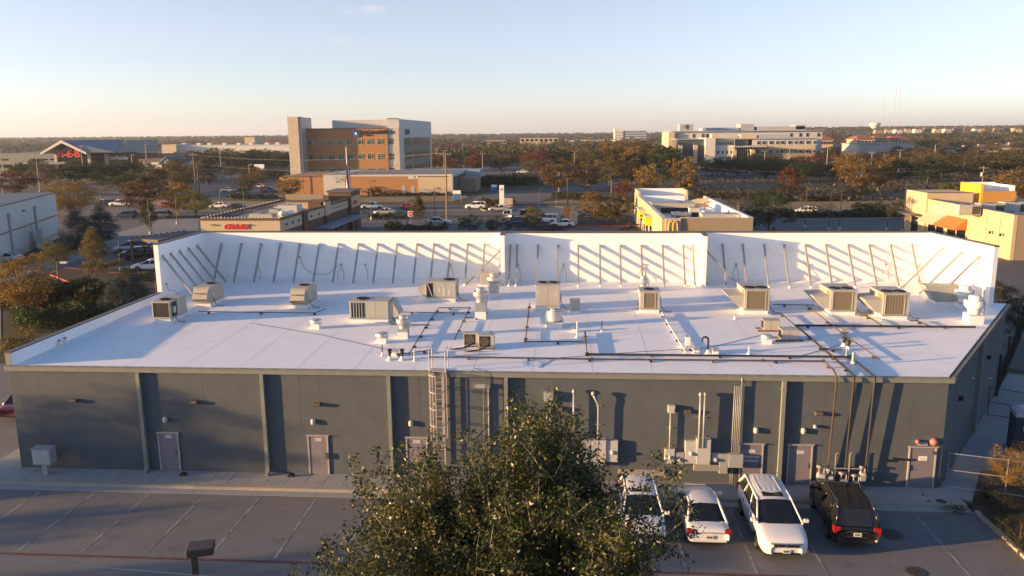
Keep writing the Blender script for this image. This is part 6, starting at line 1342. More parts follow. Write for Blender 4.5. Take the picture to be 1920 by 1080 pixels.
bpart(HS,'entry_wall','white_wall',(px_(1320),px_(1338),yP-5,yP+24,0,pz_(258))); bpart(HS,'entry_glass','glass_blue',(px_(1270),px_(1320)-.01,yP,yP+24,0,pz_(261.5)))
for p in (1274,1302): bpart(HS,'stone_pier','cream',(px_(p)-.8,px_(p+4.5),yP-3,yP-.3,0,pz_(271)))
bpart(HS,'bow_wall','white_wall',(px_(1338)+.01,px_(1376),yP-3,yP-.1,0,pz_(272))); bpart(HS,'bow_upper','cream',(px_(1340),px_(1376),yP-2,yP-.1,pz_(271.9),pz_(261.2)))
for k in range(8): bpart(HS,'window','glass_blue',(px_(1343+k*4),px_(1345.5+k*4),yP-2.1,yP-2.001,pz_(271),pz_(266)))
for k in range(4): bpart(HS,'window','glass_dark',(px_(1344+k*8),px_(1347+k*8),yP-3.1,yP-3.001,pz_(288),pz_(282)))
bpart(HS,'glass_front','glass_dark',(px_(1378),px_(1409),yP-1.2,yP-.5,0,pz_(275.5))); bpart(HS,'upper_glass','glass_blue',(px_(1378),px_(1402),yP-.3,yP-.02,pz_(272),pz_(262)))
for p in (1371,1405): bpart(HS,'stone_pier','cream',(px_(p),px_(p+7),yP-5,yP-1.3,0,pz_(280)))
bpart(HS,'entry_canopy','panel_light',(px_(1368),px_(1430),yP-9,yP-1,pz_(275.4),pz_(273.6)))
for k in range(7): bpart(HS,'glazing_bar','panel_light',(px_(1381+k*4)-.1,px_(1381+k*4)+.1,yP-1.3,yP-1.201,0,pz_(275.6)))
for (r0, r1, yy) in ((271,264.5,yP),(288,281,yP-.4),(303,297,yP-.4)):
    for p in (1418,1427.5,1441,1453,1462.5,1476,1487.5,1497,1510,1523):
        o = bpart(HS,'window','panel_light',(px_(p),px_(p+6.5),yy-.35,yy-.2 if yy==yP else yy-.21,pz_(r0),pz_(r1))); bpart(o,'pane','glass_blue' if p in (1453,1523,1487.5) else 'glass_dark',(px_(p)+.25,px_(p+6.5)-.25,yy-.42,yy-.351,pz_(r0)+.2,pz_(r1)-.2))
for p in (1298,1315,1323,1340,1480,1497,1510,1531): bpart(HS,'window','glass_dark',(px_(p,yP+25),px_(p+4,yP+25),yP+24.8,yP+24.999,pz_(257,y=yP+25),pz_(250.5,y=yP+25)))
for k in range(2): bpart(HS,'corner_glass','glass_blue',(px_(1264+k*4,yP+23),px_(1267+k*4,yP+23),yP+23.2,yP+23.49,pz_(258,y=yP+24),pz_(249,y=yP+24)))
bpart(HS,'sign_block','panel_grey',(px_(1273,yP+30),px_(1299,yP+30),yP+30,yP+40,pz_(246,y=yP+30),pz_(232,y=yP+30)))
MB().obox((px_(1286,yP+30),yP+29.8,pz_(237,y=yP+30)),(2.8,0.2,0.6)).obox((px_(1286,yP+30),yP+29.8,pz_(237,y=yP+30)),(0.6,0.22,2.8)).obox((px_(1286,yP+30),yP+29.8,pz_(237,y=yP+30)),(0.9,0.24,0.9),Matrix.Rotation(math.pi/4,3,'Y')).build('emblem','sign_navy',HS,w=True)
for (p0,p1,q0,q1,m) in ((1316,1384,246,239,'panel_blue'),(1387,1412,246,232.5,'panel_grey'),(1418,1507,246,237.5,'metal_grey'),(1490,1508,237.4,235,'panel_grey')): bpart(HS,'roof_plant',m,(px_(p0,yP+45),px_(p1,yP+45),yP+45,yP+60,pz_(q0,y=yP+45)-2,pz_(q1,y=yP+45)))
for (p0,p1,q0,q1) in ((1388,1418,258,252.5),(1334,1348,258,250.5),(1422,1480,256,252.5)): bpart(HS,'penthouse','cream' if p0 != 1422 else 'panel_blue',(px_(p0,yP+8),px_(p1,yP+8),yP+8,yP+16,pz_(261,y=yP+8),pz_(q1,y=yP+8)))
# ---- right: red roofs, grey hall, ridge houses, mast farm
for i,(p0,p1,pb,pt,rd) in enumerate(((1539,1562,270,263,253.5),(1607,1640,271,262,253.5),(1641,1665,271,262,254.5),(1670,1704,271,262,254.5))):
    yy = 640.0+15*i; t, xa, xb, y0, zt = far_block('apartment_house',f'apartment house with a red tiled hip roof, {ORD[i]} of four',p0,p1,pb,pt,26,'cream','cream',2,5,y=yy)
    t['group'] = 'red roofed apartments'
    zr_ = PY((p0+p1)/2,rd,yy)[1]; MB().add([(xa-1.5,y0-1.5,zt+.55),(xb+1.5,y0-1.5,zt+.55),(xb+1.5,y0+27.5,zt+.55),(xa-1.5,y0+27.5,zt+.55),(xa+(xb-xa)*.3,y0+13,zr_),(xb-(xb-xa)*.3,y0+13,zr_)],[(0,1,5,4),(1,2,5),(2,3,4,5),(3,0,4),(0,3,2,1)]).build('hip_roof','roof_red',t,w=True)
far_block('grey_hall','plain grey hall in front of the red roofed apartments',1610,1714,289,270,35,'metal_grey','roof_grey',y=520)
for i in range(15):
    p0 = 1632+i*18.5; yy = 1330+random.uniform(-40,40); x0 = PY(p0,250,yy)[0]; hb = hz(x0,yy)
    t = thing('ridge_house',f'two storey house on the far ridge, {ORD[i]}','house',(x0+8,yy,hb),group='houses on the far ridge'); wd = random.uniform(11,15); m = random.choice(['tan_brick_and_shade','white_wall','brick_brown','cream'])
    MB().box(0,wd,0,11,-2,6).build('wall',m,t); z_ = random.uniform(8.5,10)
    MB().add([(-.6,-.6,6),(wd+.6,-.6,6),(wd+.6,11.6,6),(-.6,11.6,6),(wd*.25,5.5,z_),(wd*.75,5.5,z_)],[(0,1,5,4),(1,2,5),(2,3,4,5),(3,0,4),(0,3,2,1)]).build('roof','roof_brown',t)
    for k in range(4): MB().box(1.2+k*wd/4.2,2.6+k*wd/4.2,-.1,-.01,1+3*(k%2),2.6+3*(k%2)).build('window','glass_dark',t)
for i,(p0,py) in enumerate(((1800,275),(1828,277),(1862,274),(1885,280),(1905,276))):
    yy = 560+25*i; x0 = PY(p0,py,yy)[0]; hb = hz(x0,yy); t = thing('low_house',f'low tan roofed house on the right hand slope, {ORD[i]}','house',(x0,yy,hb),group='low houses on the slope')
    MB().box(0,14,0,10,-1,3.2).build('wall','cream',t); MB().prism_y([(-.6,3.2),(14.6,3.2),(7,6.2)],-.5,10.5).build('roof','roof_brown',t); MB().box(3,4,2,3,4,6.6).build('chimney','limestone',t); MB().box(5,7,-.1,-.01,1,2.4).build('window','glass_dark',t)
x, y = PY(1640,240,1700)[0], 1700.0; hb = hz(x,y); k = (PY(1650,240,1700)[0]-PY(1630,240,1700)[0])/2
t = thing('water_tower','white bowl shaped water tower on the far ridge','water tower',(x,y,hb)); zt = PY(1640,229.5,y)[1]-hb; zm = PY(1640,241,y)[1]-hb
MB().lathe([(k*.42,0),(k*.4,zm*.85),(k*.5,zm),(k*.85,zm+(zt-zm)*.4),(k*1.05,zm+(zt-zm)*.65),(k*1.08,zm+(zt-zm)*.78),(k*.85,zm+(zt-zm)*.93),(0.2,zt)],(0,0,0),28).build('tank','white_wall',t,smooth=True); MB().lathe([(k*.46,0),(k*.46,1.5)],(0,0,0),20).build('base_ring','panel_grey',t)
mat('mast_paint',(0.30,0.22,0.21),0.6,var=0.1)
for i,(pb,pt,q) in enumerate(((1653,1658,183),(1667,1668.5,214),(1675,1681,164),(1682,1688,165),(1694,1695,225))):
    yy = 2000.0; x0, zt = PY(pt,q,yy); xb_ = PY(pb,246,yy)[0]; x0 = (x0+xb_)/2; hb = hz(x0,yy)
    t = thing('radio_mast',f'thin radio mast on the ridge, {ORD[i]} of five','mast',(x0,yy,hb),group='radio masts on the ridge')
    MB().tube([(0,0,0),(0,0,zt-hb)],0.42 if zt-hb>40 else .3,3).build('lattice','mast_paint',t)
    for k in range(4): MB().lathe([(0.65,0),(0.65,.8)],(0,0,(zt-hb)*(k+1)/4.2),6).build('antenna_ring','white_wall',t)
# ================================================================ nearer neighbours
# ---- pale warehouse at the left edge
A, B = Vector((*G(0,497),0)), Vector((*G(113,446),0)); dW = (A-B).normalized(); nW = Vector((dW.y,-dW.x,0)); nW = nW if nW.x < 0 else -nW
A2 = A+dW*2.5; zw = CAM[2]+(PY(110,362,B.y)[1]-CAM[2])
WH = thing('warehouse','pale grey tilt-up warehouse wall at the left edge','building',tuple((A2+B)/2+nW*14))
fp = [tuple(B[:2]),tuple((B+nW*30)[:2]),tuple((A2+nW*30)[:2]),tuple(A2[:2])]
MB().prism(fp,0,zw).build('wall','white_wall',WH,w=True); MB().prism([tuple((B-nW*.08-dW*.08)[:2]),tuple((B+nW*30)[:2]),tuple((A2+nW*30)[:2]),tuple((A2-nW*.08)[:2])],zw+.001,zw+.16).build('coping','cap_metal',WH,w=True)
q = MB(); q.prism([tuple((B-nW*.03)[:2]),tuple((B+nW*.0)[:2]),tuple((A2)[:2]),tuple((A2-nW*.03)[:2])],zw*.5,zw*.5+.25); q.build('reveal_band','tan_brick_and_shade',WH,w=True)
q = MB(); q.prism([tuple((B-nW*.06)[:2]),tuple((B+nW*.0)[:2]),tuple((A2)[:2]),tuple((A2-nW*.06)[:2])],0,zw*.16); q.build('stone_base','limestone',WH,w=True)
for f in (0.42, 0.82):
    c = B.lerp(A,f)-nW*.15; MB().box(c.x-.14,c.x+.14,c.y-.14,c.y+.14,0.2,zw*.78).box(c.x-.25,c.x+.25,c.y-.2,c.y+.2,zw*.78,zw*.85).build('downspout','metal_grey',WH,w=True)
c = B.lerp(A,.6)-nW*.1; MB().obox((c.x,c.y,zw*.82),(.6,.3,.2)).build('wall_light','fixture_bronze',WH,w=True)
c = B.lerp(A,.5)-nW*1.0; MB().obox((c.x,c.y,1.6),(.1,2.6,3.2),Matrix.Rotation(math.atan2(dW.y,dW.x)-math.pi/2,3,'Z')).build('gate_leaf','metal_grey',WH,w=True)
# ---- brick fast food restaurant with the red script sign
ZC = 6.0; x0, yC = G(376,409,ZC); x1 = G(524,409,ZC)[0]; yD = PX(664,372,x1)[0]
CF = thing('fast_food_restaurant','brick and cream fast food restaurant with a red script sign','restaurant',((x0+x1)/2,(yC+yD)/2,0))
bpart(CF,'brick_wall','brick_red',(x0,x1,yC,yD,0,ZC-1.0)); bpart(CF,'brick_base','brick_orange',(x0-.02,x1-.01,yC-.05,yC-.001,0,ZC-1.95))
bpart(CF,'cream_band','cream',(x0-.03,x1+.03,yC-.08,yC-.051,ZC-1.94,ZC-.32),(x1+.001,x1+.06,yC,yC+9,ZC-1.9,ZC-.32),(x1+.001,x1+.06,yC+11,yC+20,ZC-1.7,ZC-.2),(x1+.001,x1+.3,yC+20.001,yC+23,ZC-1.7,ZC+.5),(x1+.001,x1+.06,yC+23.5,yD-2,ZC-1.6,ZC))
bpart(CF,'pilaster','brick_red',(x1+.001,x1+.35,yC+9.001,yC+10.999,0,ZC)); bpart(CF,'pilaster','brick_red',(x1+.001,x1+.4,yC+20.1,yC+20.9,0,ZC-1.71))
bpart(CF,'cornice','brick_brown',(x0-.15,x1+.15,yC-.2,yC+.35,ZC-.319,ZC),(x1-.35,x1+.15,yC+.351,yD,ZC-.319,ZC),(x0-.15,x0+.35,yC+.351,yD,ZC-.319,ZC),(x0+.36,x1-.36,yD-.4,yD,ZC-.319,ZC))
bpart(CF,'roof','roof_grey',(x0+.3,x1-.3,yC+.3,yD-.3,ZC-1.1,ZC-.9))
bpart(CF,'entry_tower','brick_brown',(x1-3.5,x1+.6,yD-4.5,yD+2,0,ZC+1.1)); bpart(CF,'tower_cornice','fixture_bronze',(x1-3.8,x1+.9,yD-4.8,yD+2.3,ZC+1.101,ZC+1.4)); bpart(CF,'tower_panel','cream',(x1+.601,x1+.66,yD-4.2,yD+1.6,ZC-1.7,ZC+.3))
bpart(CF,'raised_parapet','brick_red',(x1-2.6,x1-.4,yC+20,yC+23,ZC-.9,ZC+.55)); bpart(CF,'raised_coping','brick_brown',(x1-2.7,x1+.4,yC+19.9,yC+23.1,ZC+.551,ZC+.75))
bpart(CF,'rear_parapet','tan_brick_and_shade',(x0+.4,x1-4,yD-6,yD-5.6,ZC-1,ZC+.9)); bpart(CF,'cream_screen','cream',(x0+4,x0+8.5,yC+23,yC+23.4,ZC-1,ZC+.3)); bpart(CF,'screen_cap','brick_brown',(x0+3.8,x0+8.7,yC+22.8,yC+23.6,ZC+.301,ZC+.6))
n = 24; lb = MB()
for k in range(n): lb.lathe([(.07,0),(.09,.08),(.02,.16)],(x0+.1+(x1-x0-.2)*k/(n-1),yC+.05,ZC+.001),6)
for k in range(26): lb.lathe([(.07,0),(.09,.08),(.02,.16)],(x0+.1,yC+.6+(yD-yC-8)*k/26,ZC+.001),6)
lb.build('roof_light_string','letter_white',CF,w=True)
for (a,c) in ((.13,.19),(.57,.63)): bpart(CF,'wall_light','fixture_bronze',(x0+(x1-x0)*a,x0+(x1-x0)*c,yC-.3,yC-.081,ZC-1.0,ZC-.85))
for k in range(5): bpart(CF,'vent_slot','fan_black',(x1+.061,x1+.09,yC+2+k*2.6 if k<3 else yC+13+(k-3)*4,yC+2.7+k*2.6 if k<3 else yC+13.7+(k-3)*4,ZC-1.3,ZC-.95))
for k in range(4): bpart(CF,'vent_slot','fan_black',(x1+.061,x1+.09,yC+25+k*2.1,yC+25.6+k*2.1,ZC-1.1,ZC-.8))
lettering('Chick-fil-A',(x0+(x1-x0)*.45,yC-.12,ZC-1.5),0.95,'sign_red',CF,bold=0.035,shear=0.35,extrude=0.05,sx=0.9)
lettering('Chick',(x1+.7,yD-2.2,ZC-1.2),1.0,'sign_red',CF,rotz=math.pi/2,bold=0.03,shear=0.35,extrude=0.05)
for (a,c,w_,d_,h_,m) in ((.62,4,3.4,2.0,1.0,'hvac_tan'),(.66,8,1.4,1.4,1.3,'hvac_green'),(.72,12,3.0,2.4,1.6,'panel_light'),(.5,15,1.6,1.6,1.1,'metal_grey')):
    t = thing('rooftop_unit',{.62:'long tan unit at the front of the restaurant roof',.66:'dark unit in the middle of the restaurant roof',.72:'big pale boxed unit on the restaurant roof',.5:'small grey unit at the back of the restaurant roof'}[a],'HVAC unit',(x0+(x1-x0)*a,yC+c,ZC-.9))
    MB().box(-w_/2,w_/2,0,d_,0.0,h_).build('cabinet',m,t,bevel=.03); MB().box(-w_/2-.04,w_/2+.04,-.04,d_+.04,h_+.001,h_+.06).build('lid','hvac_side',t); fan_top(t,0,d_/2,h_+.062,.4,w=False)
for k,(a,c) in enumerate(((.78,9.5),(.86,10.2))):
    t = thing('exhaust_fan',f'white domed fan on the restaurant roof, {["left","right"][k]}','exhaust fan',(x0+(x1-x0)*a,yC+c-1.5,ZC-.9)); MB().box(-.4,.4,-.4,.4,0,.4).build('curb','curb_white',t); MB().lathe([(.4,.401),(.6,.6),(.62,.9),(.4,1.1),(.02,1.2)],(0,0,0),14).build('dome','curb_white',t,smooth=True)
bpart(CF,'patio_canopy','roof_blue',(x1+.7,x1+3.6,yC+12,yD-6,3.0,3.2)); [bpart(CF,'side_window','glass_dark',(x1+.001,x1+.05,yC+13+k*3,yC+15+k*3,.8,2.6)) for k in range(5)]; [bpart(CF,'side_window','glass_dark',(x1+.601,x1+.65,yD-3.6+k*2.4,yD-2.0+k*2.4,.6,ZC-2.2)) for k in range(2)]
for k in range(6): bpart(CF,'patio_post','fan_black',(x1+3.4,x1+3.55,yC+12.2+k*2.9,yC+12.35+k*2.9,0,2.999))
# ---- drive-through canopy
cp = [G(p[0],p[1],3.4) for p in ((246,448),(345,434),(382,434),(296,452))]
CN = thing('drive_through_canopy','flat brown drive-through canopy behind the left parapet','canopy',(sum(p[0] for p in cp)/4,sum(p[1] for p in cp)/4,0))
MB().prism(cp[::-1],3.15,3.5).build('canopy_roof','roof_brown',CN,w=True)
for p in cp: MB().box(p[0]-.15,p[0]+.15,p[1]-.15,p[1]+.15,0,3.149).build('post','brick_red',CN,w=True)
for k in range(10):
    p = Vector((*cp[0],0)).lerp(Vector((*cp[1],0)),k/9); MB().box(p.x-.1,p.x+.1,p.y-.1,p.y+.1,3.501,3.62).build('edge_light','fan_black',CN,w=True)
t = thing('menu_board','lit menu board beside the drive-through canopy','menu board',(*G(276,486),0)); MB().box(-.1,.1,-.06,.06,0,.6).build('post','fan_black',t); MB().box(-.55,.55,-.12,.12,.6,2.2).build('board','brick_red',t); MB().box(-.4,.4,-.14,-.121,.8,2.0).build('menu_panel','cream',t)
# ---- restaurant with the golden arches
ZM = 5.4; x0, yM = G(1241,409,ZM); x1 = G(1415,410,ZM)[0]; yN = PX(1190,369,x0)[0]
MC = thing('arches_restaurant','tan restaurant with golden arches on a stone corner panel','restaurant',((x0+x1)/2,(yM+yN)/2,0))
bpart(MC,'front_wall','tan_brick_and_shade',(x0+2.6,x1,yM,yM+.4,0,ZM),); bpart(MC,'corner_wall','tan_stucco',(x0,x0+.5,yM-.1,yM+16,0,ZM-.05))  # sun on the side and shade on the front put into their tans
bpart(MC,'stone_panel','limestone',(x0+.501,x0+2.6-.001,yM-.25,yM+.4,0,ZM))
bpart(MC,'side_wall','tan_stucco',(x0,x0+.45,yM+16.001,yN,0,ZM+.1)); bpart(MC,'right_wall','parapet_white',(x1-.4,x1,yM+.401,yN-8,0,ZM)); bpart(MC,'back_wall','parapet_white',(x0+.46,x1-3,yN-.5,yN,0,ZM+1.0)); bpart(MC,'back_return','tan_stucco',(x0,x0+.46,yN-8,yN-.501,ZM+.11,ZM+1.0),(x1-3.4,x1-3,yN-6,yN-.501,0,ZM+1))
bpart(MC,'inner_parapet','parapet_white',(x0+.6,x1-4,yN-9,yN-8.6,3.9,ZM+.2)); bpart(MC,'roof','membrane',(x0+.46,x1-.4,yM+.401,yN-.5,3.8,4.0))
bpart(MC,'coping','panel_light',(x0-.04,x0+.55,yM+.45,yN,ZM+.101,ZM+.18),(x0+2.6,x1+.04,yM-.05,yM+.449,ZM+.001,ZM+.09),(x1-.45,x1+.04,yM+.45,yN-8,ZM+.001,ZM+.09))
ar = MB(); xc = x0+1.55; zc = ZM-1.75
for s in (-1,1):
    pts = [(xc+s*(.42-.42*math.cos(a)),yM-.34,zc+1.7*math.sin(a)) for a in [math.pi*k/14 for k in range(15)]]
    if True: pts = [(xc+s*.31+.31*math.cos(a)*(1),yM-.34,zc+1.4*max(0,math.sin(a))**.75) for a in [math.pi*k/16 for k in range(17)]]
    ar.tube(pts,.075,6)
ar.build('golden_arches','sign_yellow',MC,w=True)
bpart(MC,'awning','awning_lime',(x0-1.0,x0-.02,yM+13,yM+17,2.9,4.2),(x0-1.0,x0-.02,yM+24,yM+29,2.9,4.2)); bpart(MC,'awning_frame','panel_light',(x0-1.15,x0-.01,yM+12.7,yM+17.3,4.201,4.4),(x0-1.15,x0-.01,yM+23.7,yM+29.3,4.201,4.4))
bpart(MC,'side_window','glass_dark',*[(x0-.04,x0-.001,yM+13.4+k*5.5,yM+16.4+k*5.5,.5,2.7) for k in range(4)])
for k in range(6): bpart(MC,'canopy_post','panel_light',(x0-1.1,x0-.95,yM+13+k*3.2,yM+13.15+k*3.2,0,2.899))
for (a,c,w_,d_,h_,m,lb) in ((.33,20,7,5,1.7,'hvac_tan','wide tan hood unit on the arches restaurant roof'),(.30,9,2.2,2.2,1.2,'hvac_tan','small open tan unit at the front of the arches restaurant roof'),(.52,13,1.6,1.6,1.6,'panel_light','pair of pale ducts on the arches restaurant roof'),(.74,6,5.5,3,1.3,'hvac_tan','long tan unit on the right of the arches restaurant roof')):
    t = thing('rooftop_unit',lb,'HVAC unit',(x0+(x1-x0)*a,yM+c,4.0)); MB().box(-w_/2,w_/2,0,d_,0,h_).build('cabinet',m,t,bevel=.03); MB().box(-w_/2-.05,w_/2+.05,-.05,d_+.05,h_+.001,h_+.07).build('lid','hvac_side',t); MB().box(-w_*.3,w_*.4,-.02,-.001,.15,h_*.6).build('opening','fan_black',t); fan_top(t,w_*.2,d_/2,h_+.072,.45,w=False)
for k,(a,c) in enumerate(((.62,12),(.78,2.2))):
    t = thing('exhaust_fan',['white domed fan in the middle of the arches restaurant roof','low white dome at the front of the arches restaurant roof'][k],'exhaust fan',(x0+(x1-x0)*a,yM+c,4.0)); MB().box(-.4,.4,-.4,.4,0,.4).build('curb','curb_white',t); MB().lathe([(.5,.401),(.75,.6),(.75,.95),(.4,1.25),(.02,1.35)],(0,0,0),16).build('dome','curb_white',t,smooth=True)
xg, yg = G(1330,392); t = thing('entrance_sign','stone walled monument sign with a curved pale top','sign',(PY(1328,380,yM+34)[0],yM+34,0)); MB().box(-2.6,2.6,-.4,.4,0,4.6).build('stone_wall','limestone',t)
MB().prism_y([(-3.2,4.601),(3.2,4.601),(3.4,4.9),(1.8,5.35),(0,5.5),(-1.8,5.35),(-3.4,4.9)],-.8,.8).build('curved_top','cream',t)
# ---- tan stucco building with the yellow tower
xE = 87.5; y0, y1 = 72.3, 106.0; zE = PX(1893,401,xE)[1]
TN = thing('tan_building','tan stucco shop building with a yellow roof tower and orange awnings','building',(xE+14,(y0+y1)/2,0))
bpart(TN,'side_wall','tan_stucco',(xE,xE+.5,y0,y1-8,0,zE)); bpart(TN,'corner_tower','tan_stucco',(xE-.3,xE+7,y1-7.999,y1,0,zE+1.0)); bpart(TN,'front_wall','tan_brick_and_shade',(xE+.501,xE+45,y0+.02,y0+.5,0,zE-.02)); bpart(TN,'rear_wall','tan_stucco',(xE+7.01,xE+45,y1-3,y1-2.5,0,zE-.4))  # front wall painted darker than the side to stand for its shade
bpart(TN,'roof','membrane',(xE+.501,xE+45,y0+.501,y1-3,zE-1.2,zE-.9)); bpart(TN,'coping','cap_metal',(xE-.06,xE+.56,y0+.56,y1-8,zE+.001,zE+.1),(xE-.05,xE+45,y0-.05,y0+.55,zE+.001,zE+.1),(xE-.36,xE+7.06,y1-8.06,y1-7.5,zE+1.001,zE+1.1))
bpart(TN,'tower_back','parapet_white',(xE+7.001,xE+11,y1-6,y1-5.6,zE-.9,zE+.9))
yt = 98.0; xt = [PY(p,370,yt)[0] for p in (1838,1855,1904)]; zt0, zt1 = PY(1850,376,yt)[1], PY(1850,346,yt)[1]
bpart(TN,'yellow_tower_side','panel_yellow',(xt[0],xt[0]+.4,yt,yt+7,zE-.9,zt1)); bpart(TN,'yellow_tower_front','panel_orange',(xt[0]+.401,xt[2],yt,yt+.4,zE-.9,PY(1880,358,yt)[1])); bpart(TN,'yellow_tower_back','parapet_white',(xt[0]+.401,xt[2],yt+6.6,yt+7,zE-.9,zt1),(xt[2]-.4,xt[2],yt+.401,yt+6.599,zE-.9,zt1-.2))
for (a, c, m) in ((y1-14.5,y1-8.5,'cream'),(y1-21.5,y1-15.2,'awning_orange')):
    MB().prism_y([(xE-2.0,2.6),(xE-.01,4.2),(xE-.01,2.6)],a,c).build('awning',m,TN,w=True); bpart(TN,'shop_window','glass_dark',(xE-.06,xE-.001,a+.3,(a+c)/2-.2,.6,2.55),(xE-.06,xE-.001,(a+c)/2+.2,c-.3,.6,2.55))
bpart(TN,'entry_canopy','fixture_bronze',(xE-2.2,xE-.31,y1-7,y1-1,3.2,3.5)); bpart(TN,'entry_door','glass_dark',(xE-.36,xE-.301,y1-5.5,y1-3,.1,2.9))
for yy in (y0+3.2,y0+6.6,y1-9): bpart(TN,'control_joint','fixture_bronze',(xE-.02,xE-.001,yy-.05,yy+.05,.2,zE-.3))
for yy in (y0+2.0,y0+4.8,y0+13): bpart(TN,'gooseneck_light','fan_black',(xE-.5,xE-.001,yy-.06,yy+.06,3.3,3.38),(xE-.55,xE-.38,yy-.18,yy+.18,3.0,3.28)); 
lettering('SNAP',(xE-.34,y1-3.6,zE-1.1),1.1,'fixture_grey',TN,rotz=-math.pi/2,bold=.02,extrude=.04); lettering('Beautiful',(xE-.05,y1-12.3,zE-1.35),1.15,'panel_light',TN,rotz=-math.pi/2,bold=.03,extrude=.08); lettering('DENTISTRY',(xE-.05,y1-12.6,zE-2.3),1.0,'panel_light',TN,rotz=-math.pi/2,bold=.03,extrude=.08)
for i,(px,py,w_) in enumerate(((1820,384,3.0),(1862,390,3.4),(1908,394,3.6))):
    x_, z_ = PY(px,py,y0+8+2*i); t = thing('rooftop_unit',f'grey unit on the tan building roof, {ORD[i]} of three','HVAC unit',(x_,y0+8+2*i,zE-.9)); MB().box(-w_/2,w_/2,0,2,0,1.5).build('cabinet','hvac_side',t,bevel=.03); MB().box(w_*.1,w_/2-.1,-.02,-.001,.15,1.3).build('coil_panel','coil',t); fan_top(t,0,1,1.502,.45,w=False)
# ================================================================ poles, lamps, signs
def lamp(px, pyb, pyt, label, kind='shoebox', m='pole_dark', r=.07, arms=1, z0=0):
    x, y = G(px, pyb, z0); h = PY(px, pyt, y)[1]-z0
    t = thing('lamp_post', label, 'lamp post', (x,y,z0), group='lot lamp posts'); d = math.hypot(x-CAM[0],y-CAM[1]); r = max(r, d*.00035)
    MB().tube([(0,0,0),(0,0,h)],[r*1.2,r*.8],6).build('pole',m,t); MB().lathe([(.3,0),(.3,.5),(.25,.6)],(0,0,0),10).build('base','pole_concrete',t)
    for k in range(arms):
        s = 1 if k == 0 else -1; MB().box(min(0,s*1.0),max(0,s*1.0),-.05,.05,h-.12,h-.04).build('arm',m,t); MB().box(min(s*.5,s*1.25),max(s*.5,s*1.25),-.22,.22,h-.16,h+.04).build('lamp_head',m if kind=='shoebox' else 'panel_light',t)
    return t
LAMPS = [(75,360,291,'tall pale two headed lamp below the grocery store','p',2),(6,362,302,'pale lamp at the far left edge','p',1),(158,338,273,'pale two headed lamp before the red letters','p',2),(250,330,290,'pale lamp before the gabled shop','p',1),(277,325,270,'tall pale lamp behind the gabled shop','p',1),(415,318,278,'pale lamp in the clinic lot','p',2),(469,345,308,'short pale lamp in the clinic lot','p',1),
 (283,440,372,'dark two headed lamp in the left lot','d',2),(333,420,362,'dark lamp left of the lime tree','d',1),(416,412,353,'dark lamp behind the restaurant roof','d',1),(397,436,391,'dark lamp by the script sign','d',1),(458,388,350,'dark lamp behind the restaurant roof, right','d',1),(570,366,309,'dark pole at the low brick wing','d',0),
 (697,412,339,'dark lamp right of the flagpole','d',1),(764,440,375,'dark lamp between the no entry signs','d',1),(816,425,352,'dark lamp right of the pointed tree','d',1),(951,440,384,'thin dark lamp by the dark blue suv','d',1),(1011,384,353,'lamp on the corner of the side road','d',1),(1044,382,357,'short lamp on the dry verge','d',1),(1213,448,404,'dark lamp at the arches corner','d',2),(1319,446,378,'dark lamp before the arches restaurant roof','d',1),
 (1509,428,347,'leftmost tall dark lamp right of the big oak','d',1),(1554,432,361,'second tall dark lamp right of the big oak','d',1),(1573,432,357,'thin dark pole between the right lamps','d',0),(1663,432,383,'short dark lamp near the tan building','d',1),(1692,436,345,'tall dark lamp at the corner of the tan building','d',1),(1873,475,397,'pale lamp in front of the tan building wall','d',1),
 (1549,326,278,'pale lamp by the hospital, right end','p',1),(1632,330,285,'pale two headed lamp before the grey hall','p',2),(1685,322,281,'pale two headed lamp right of the grey hall','p',2),(1478,322,278,'pale lamp before the hospital wing','p',0),(1432,325,283,'pale two headed lamp before the hospital front','p',2),(1322,322,280,'pale lamp before the hospital entrance','p',0),(1401,322,286,'pale lamp before the glass front','p',0),(1751,308,272,'pale lamp on the right hand slope','p',0),
 (833,330,282,'pale two headed lamp right of the tower','p',2),(905,325,288,'pale two headed lamp in the avenue lot','p',2),(820,315,277,'pale lamp close to the tower edge','p',1),(1008,300,255,'tall pale lamp above the red tree','p',1),(1077,318,284,'pale two headed lamp behind the golden tree','p',2),(868,303,270,'pale lamp deep in the avenue wood','p',1)]
for (px,b_,t_,lb,k,n) in LAMPS: lamp(px,b_,t_,lb,m='pole_concrete' if k=='p' else 'pole_dark',arms=n)
lamp(228,508,450,'dark thin lamp at the drive hedge',arms=0); lamp(113,548,491,'grey lamp with a flat head left of the hedge','flat',arms=1)
# near lamp at the bottom of the picture
d = 21.0; rr = ray(363,1036); k = d/math.hypot(rr[0],rr[1]); x, y, z = CAM[0]+rr[0]*k, CAM[1]+rr[1]*k, CAM[2]+rr[2]*k
t = thing('lamp_post','dark shoebox lamp head rising from the bottom edge of the picture','lamp post',(x,y,0),R(18)); MB().box(-.08,.08,-.08,.08,0,z+.12).build('pole','pole_dark',t,bevel=.01)
MB().box(-.16,.52,-.27,.27,z-.02,z+.2).build('lamp_head','pole_dark',t,bevel=.03); MB().lathe([(.32,0),(.32,.75)],(0,0,0),14).build('base','pole_concrete',t); MB().box(-.1,.46,-.2,.2,z-.035,z-.021).build('lens','lamp_clear',t)
def pt(px,py,dist): r = ray(px,py); k = dist/math.hypot(r[0],r[1]); return Vector((CAM[0]+r[0]*k,CAM[1]+r[1]*k,CAM[2]+r[2]*k))
def wire(a, c, sag, label, r=.012, m='pole_concrete', n=14):
    a, c = Vector(a), Vector(c); P = [tuple(a.lerp(c,k/n)-Vector((0,0,sag*4*(k/n)*(1-k/n)))) for k in range(n+1)]
    return tag(MB().tube(P,r,3).build('overhead_wire',m),label,'wire')
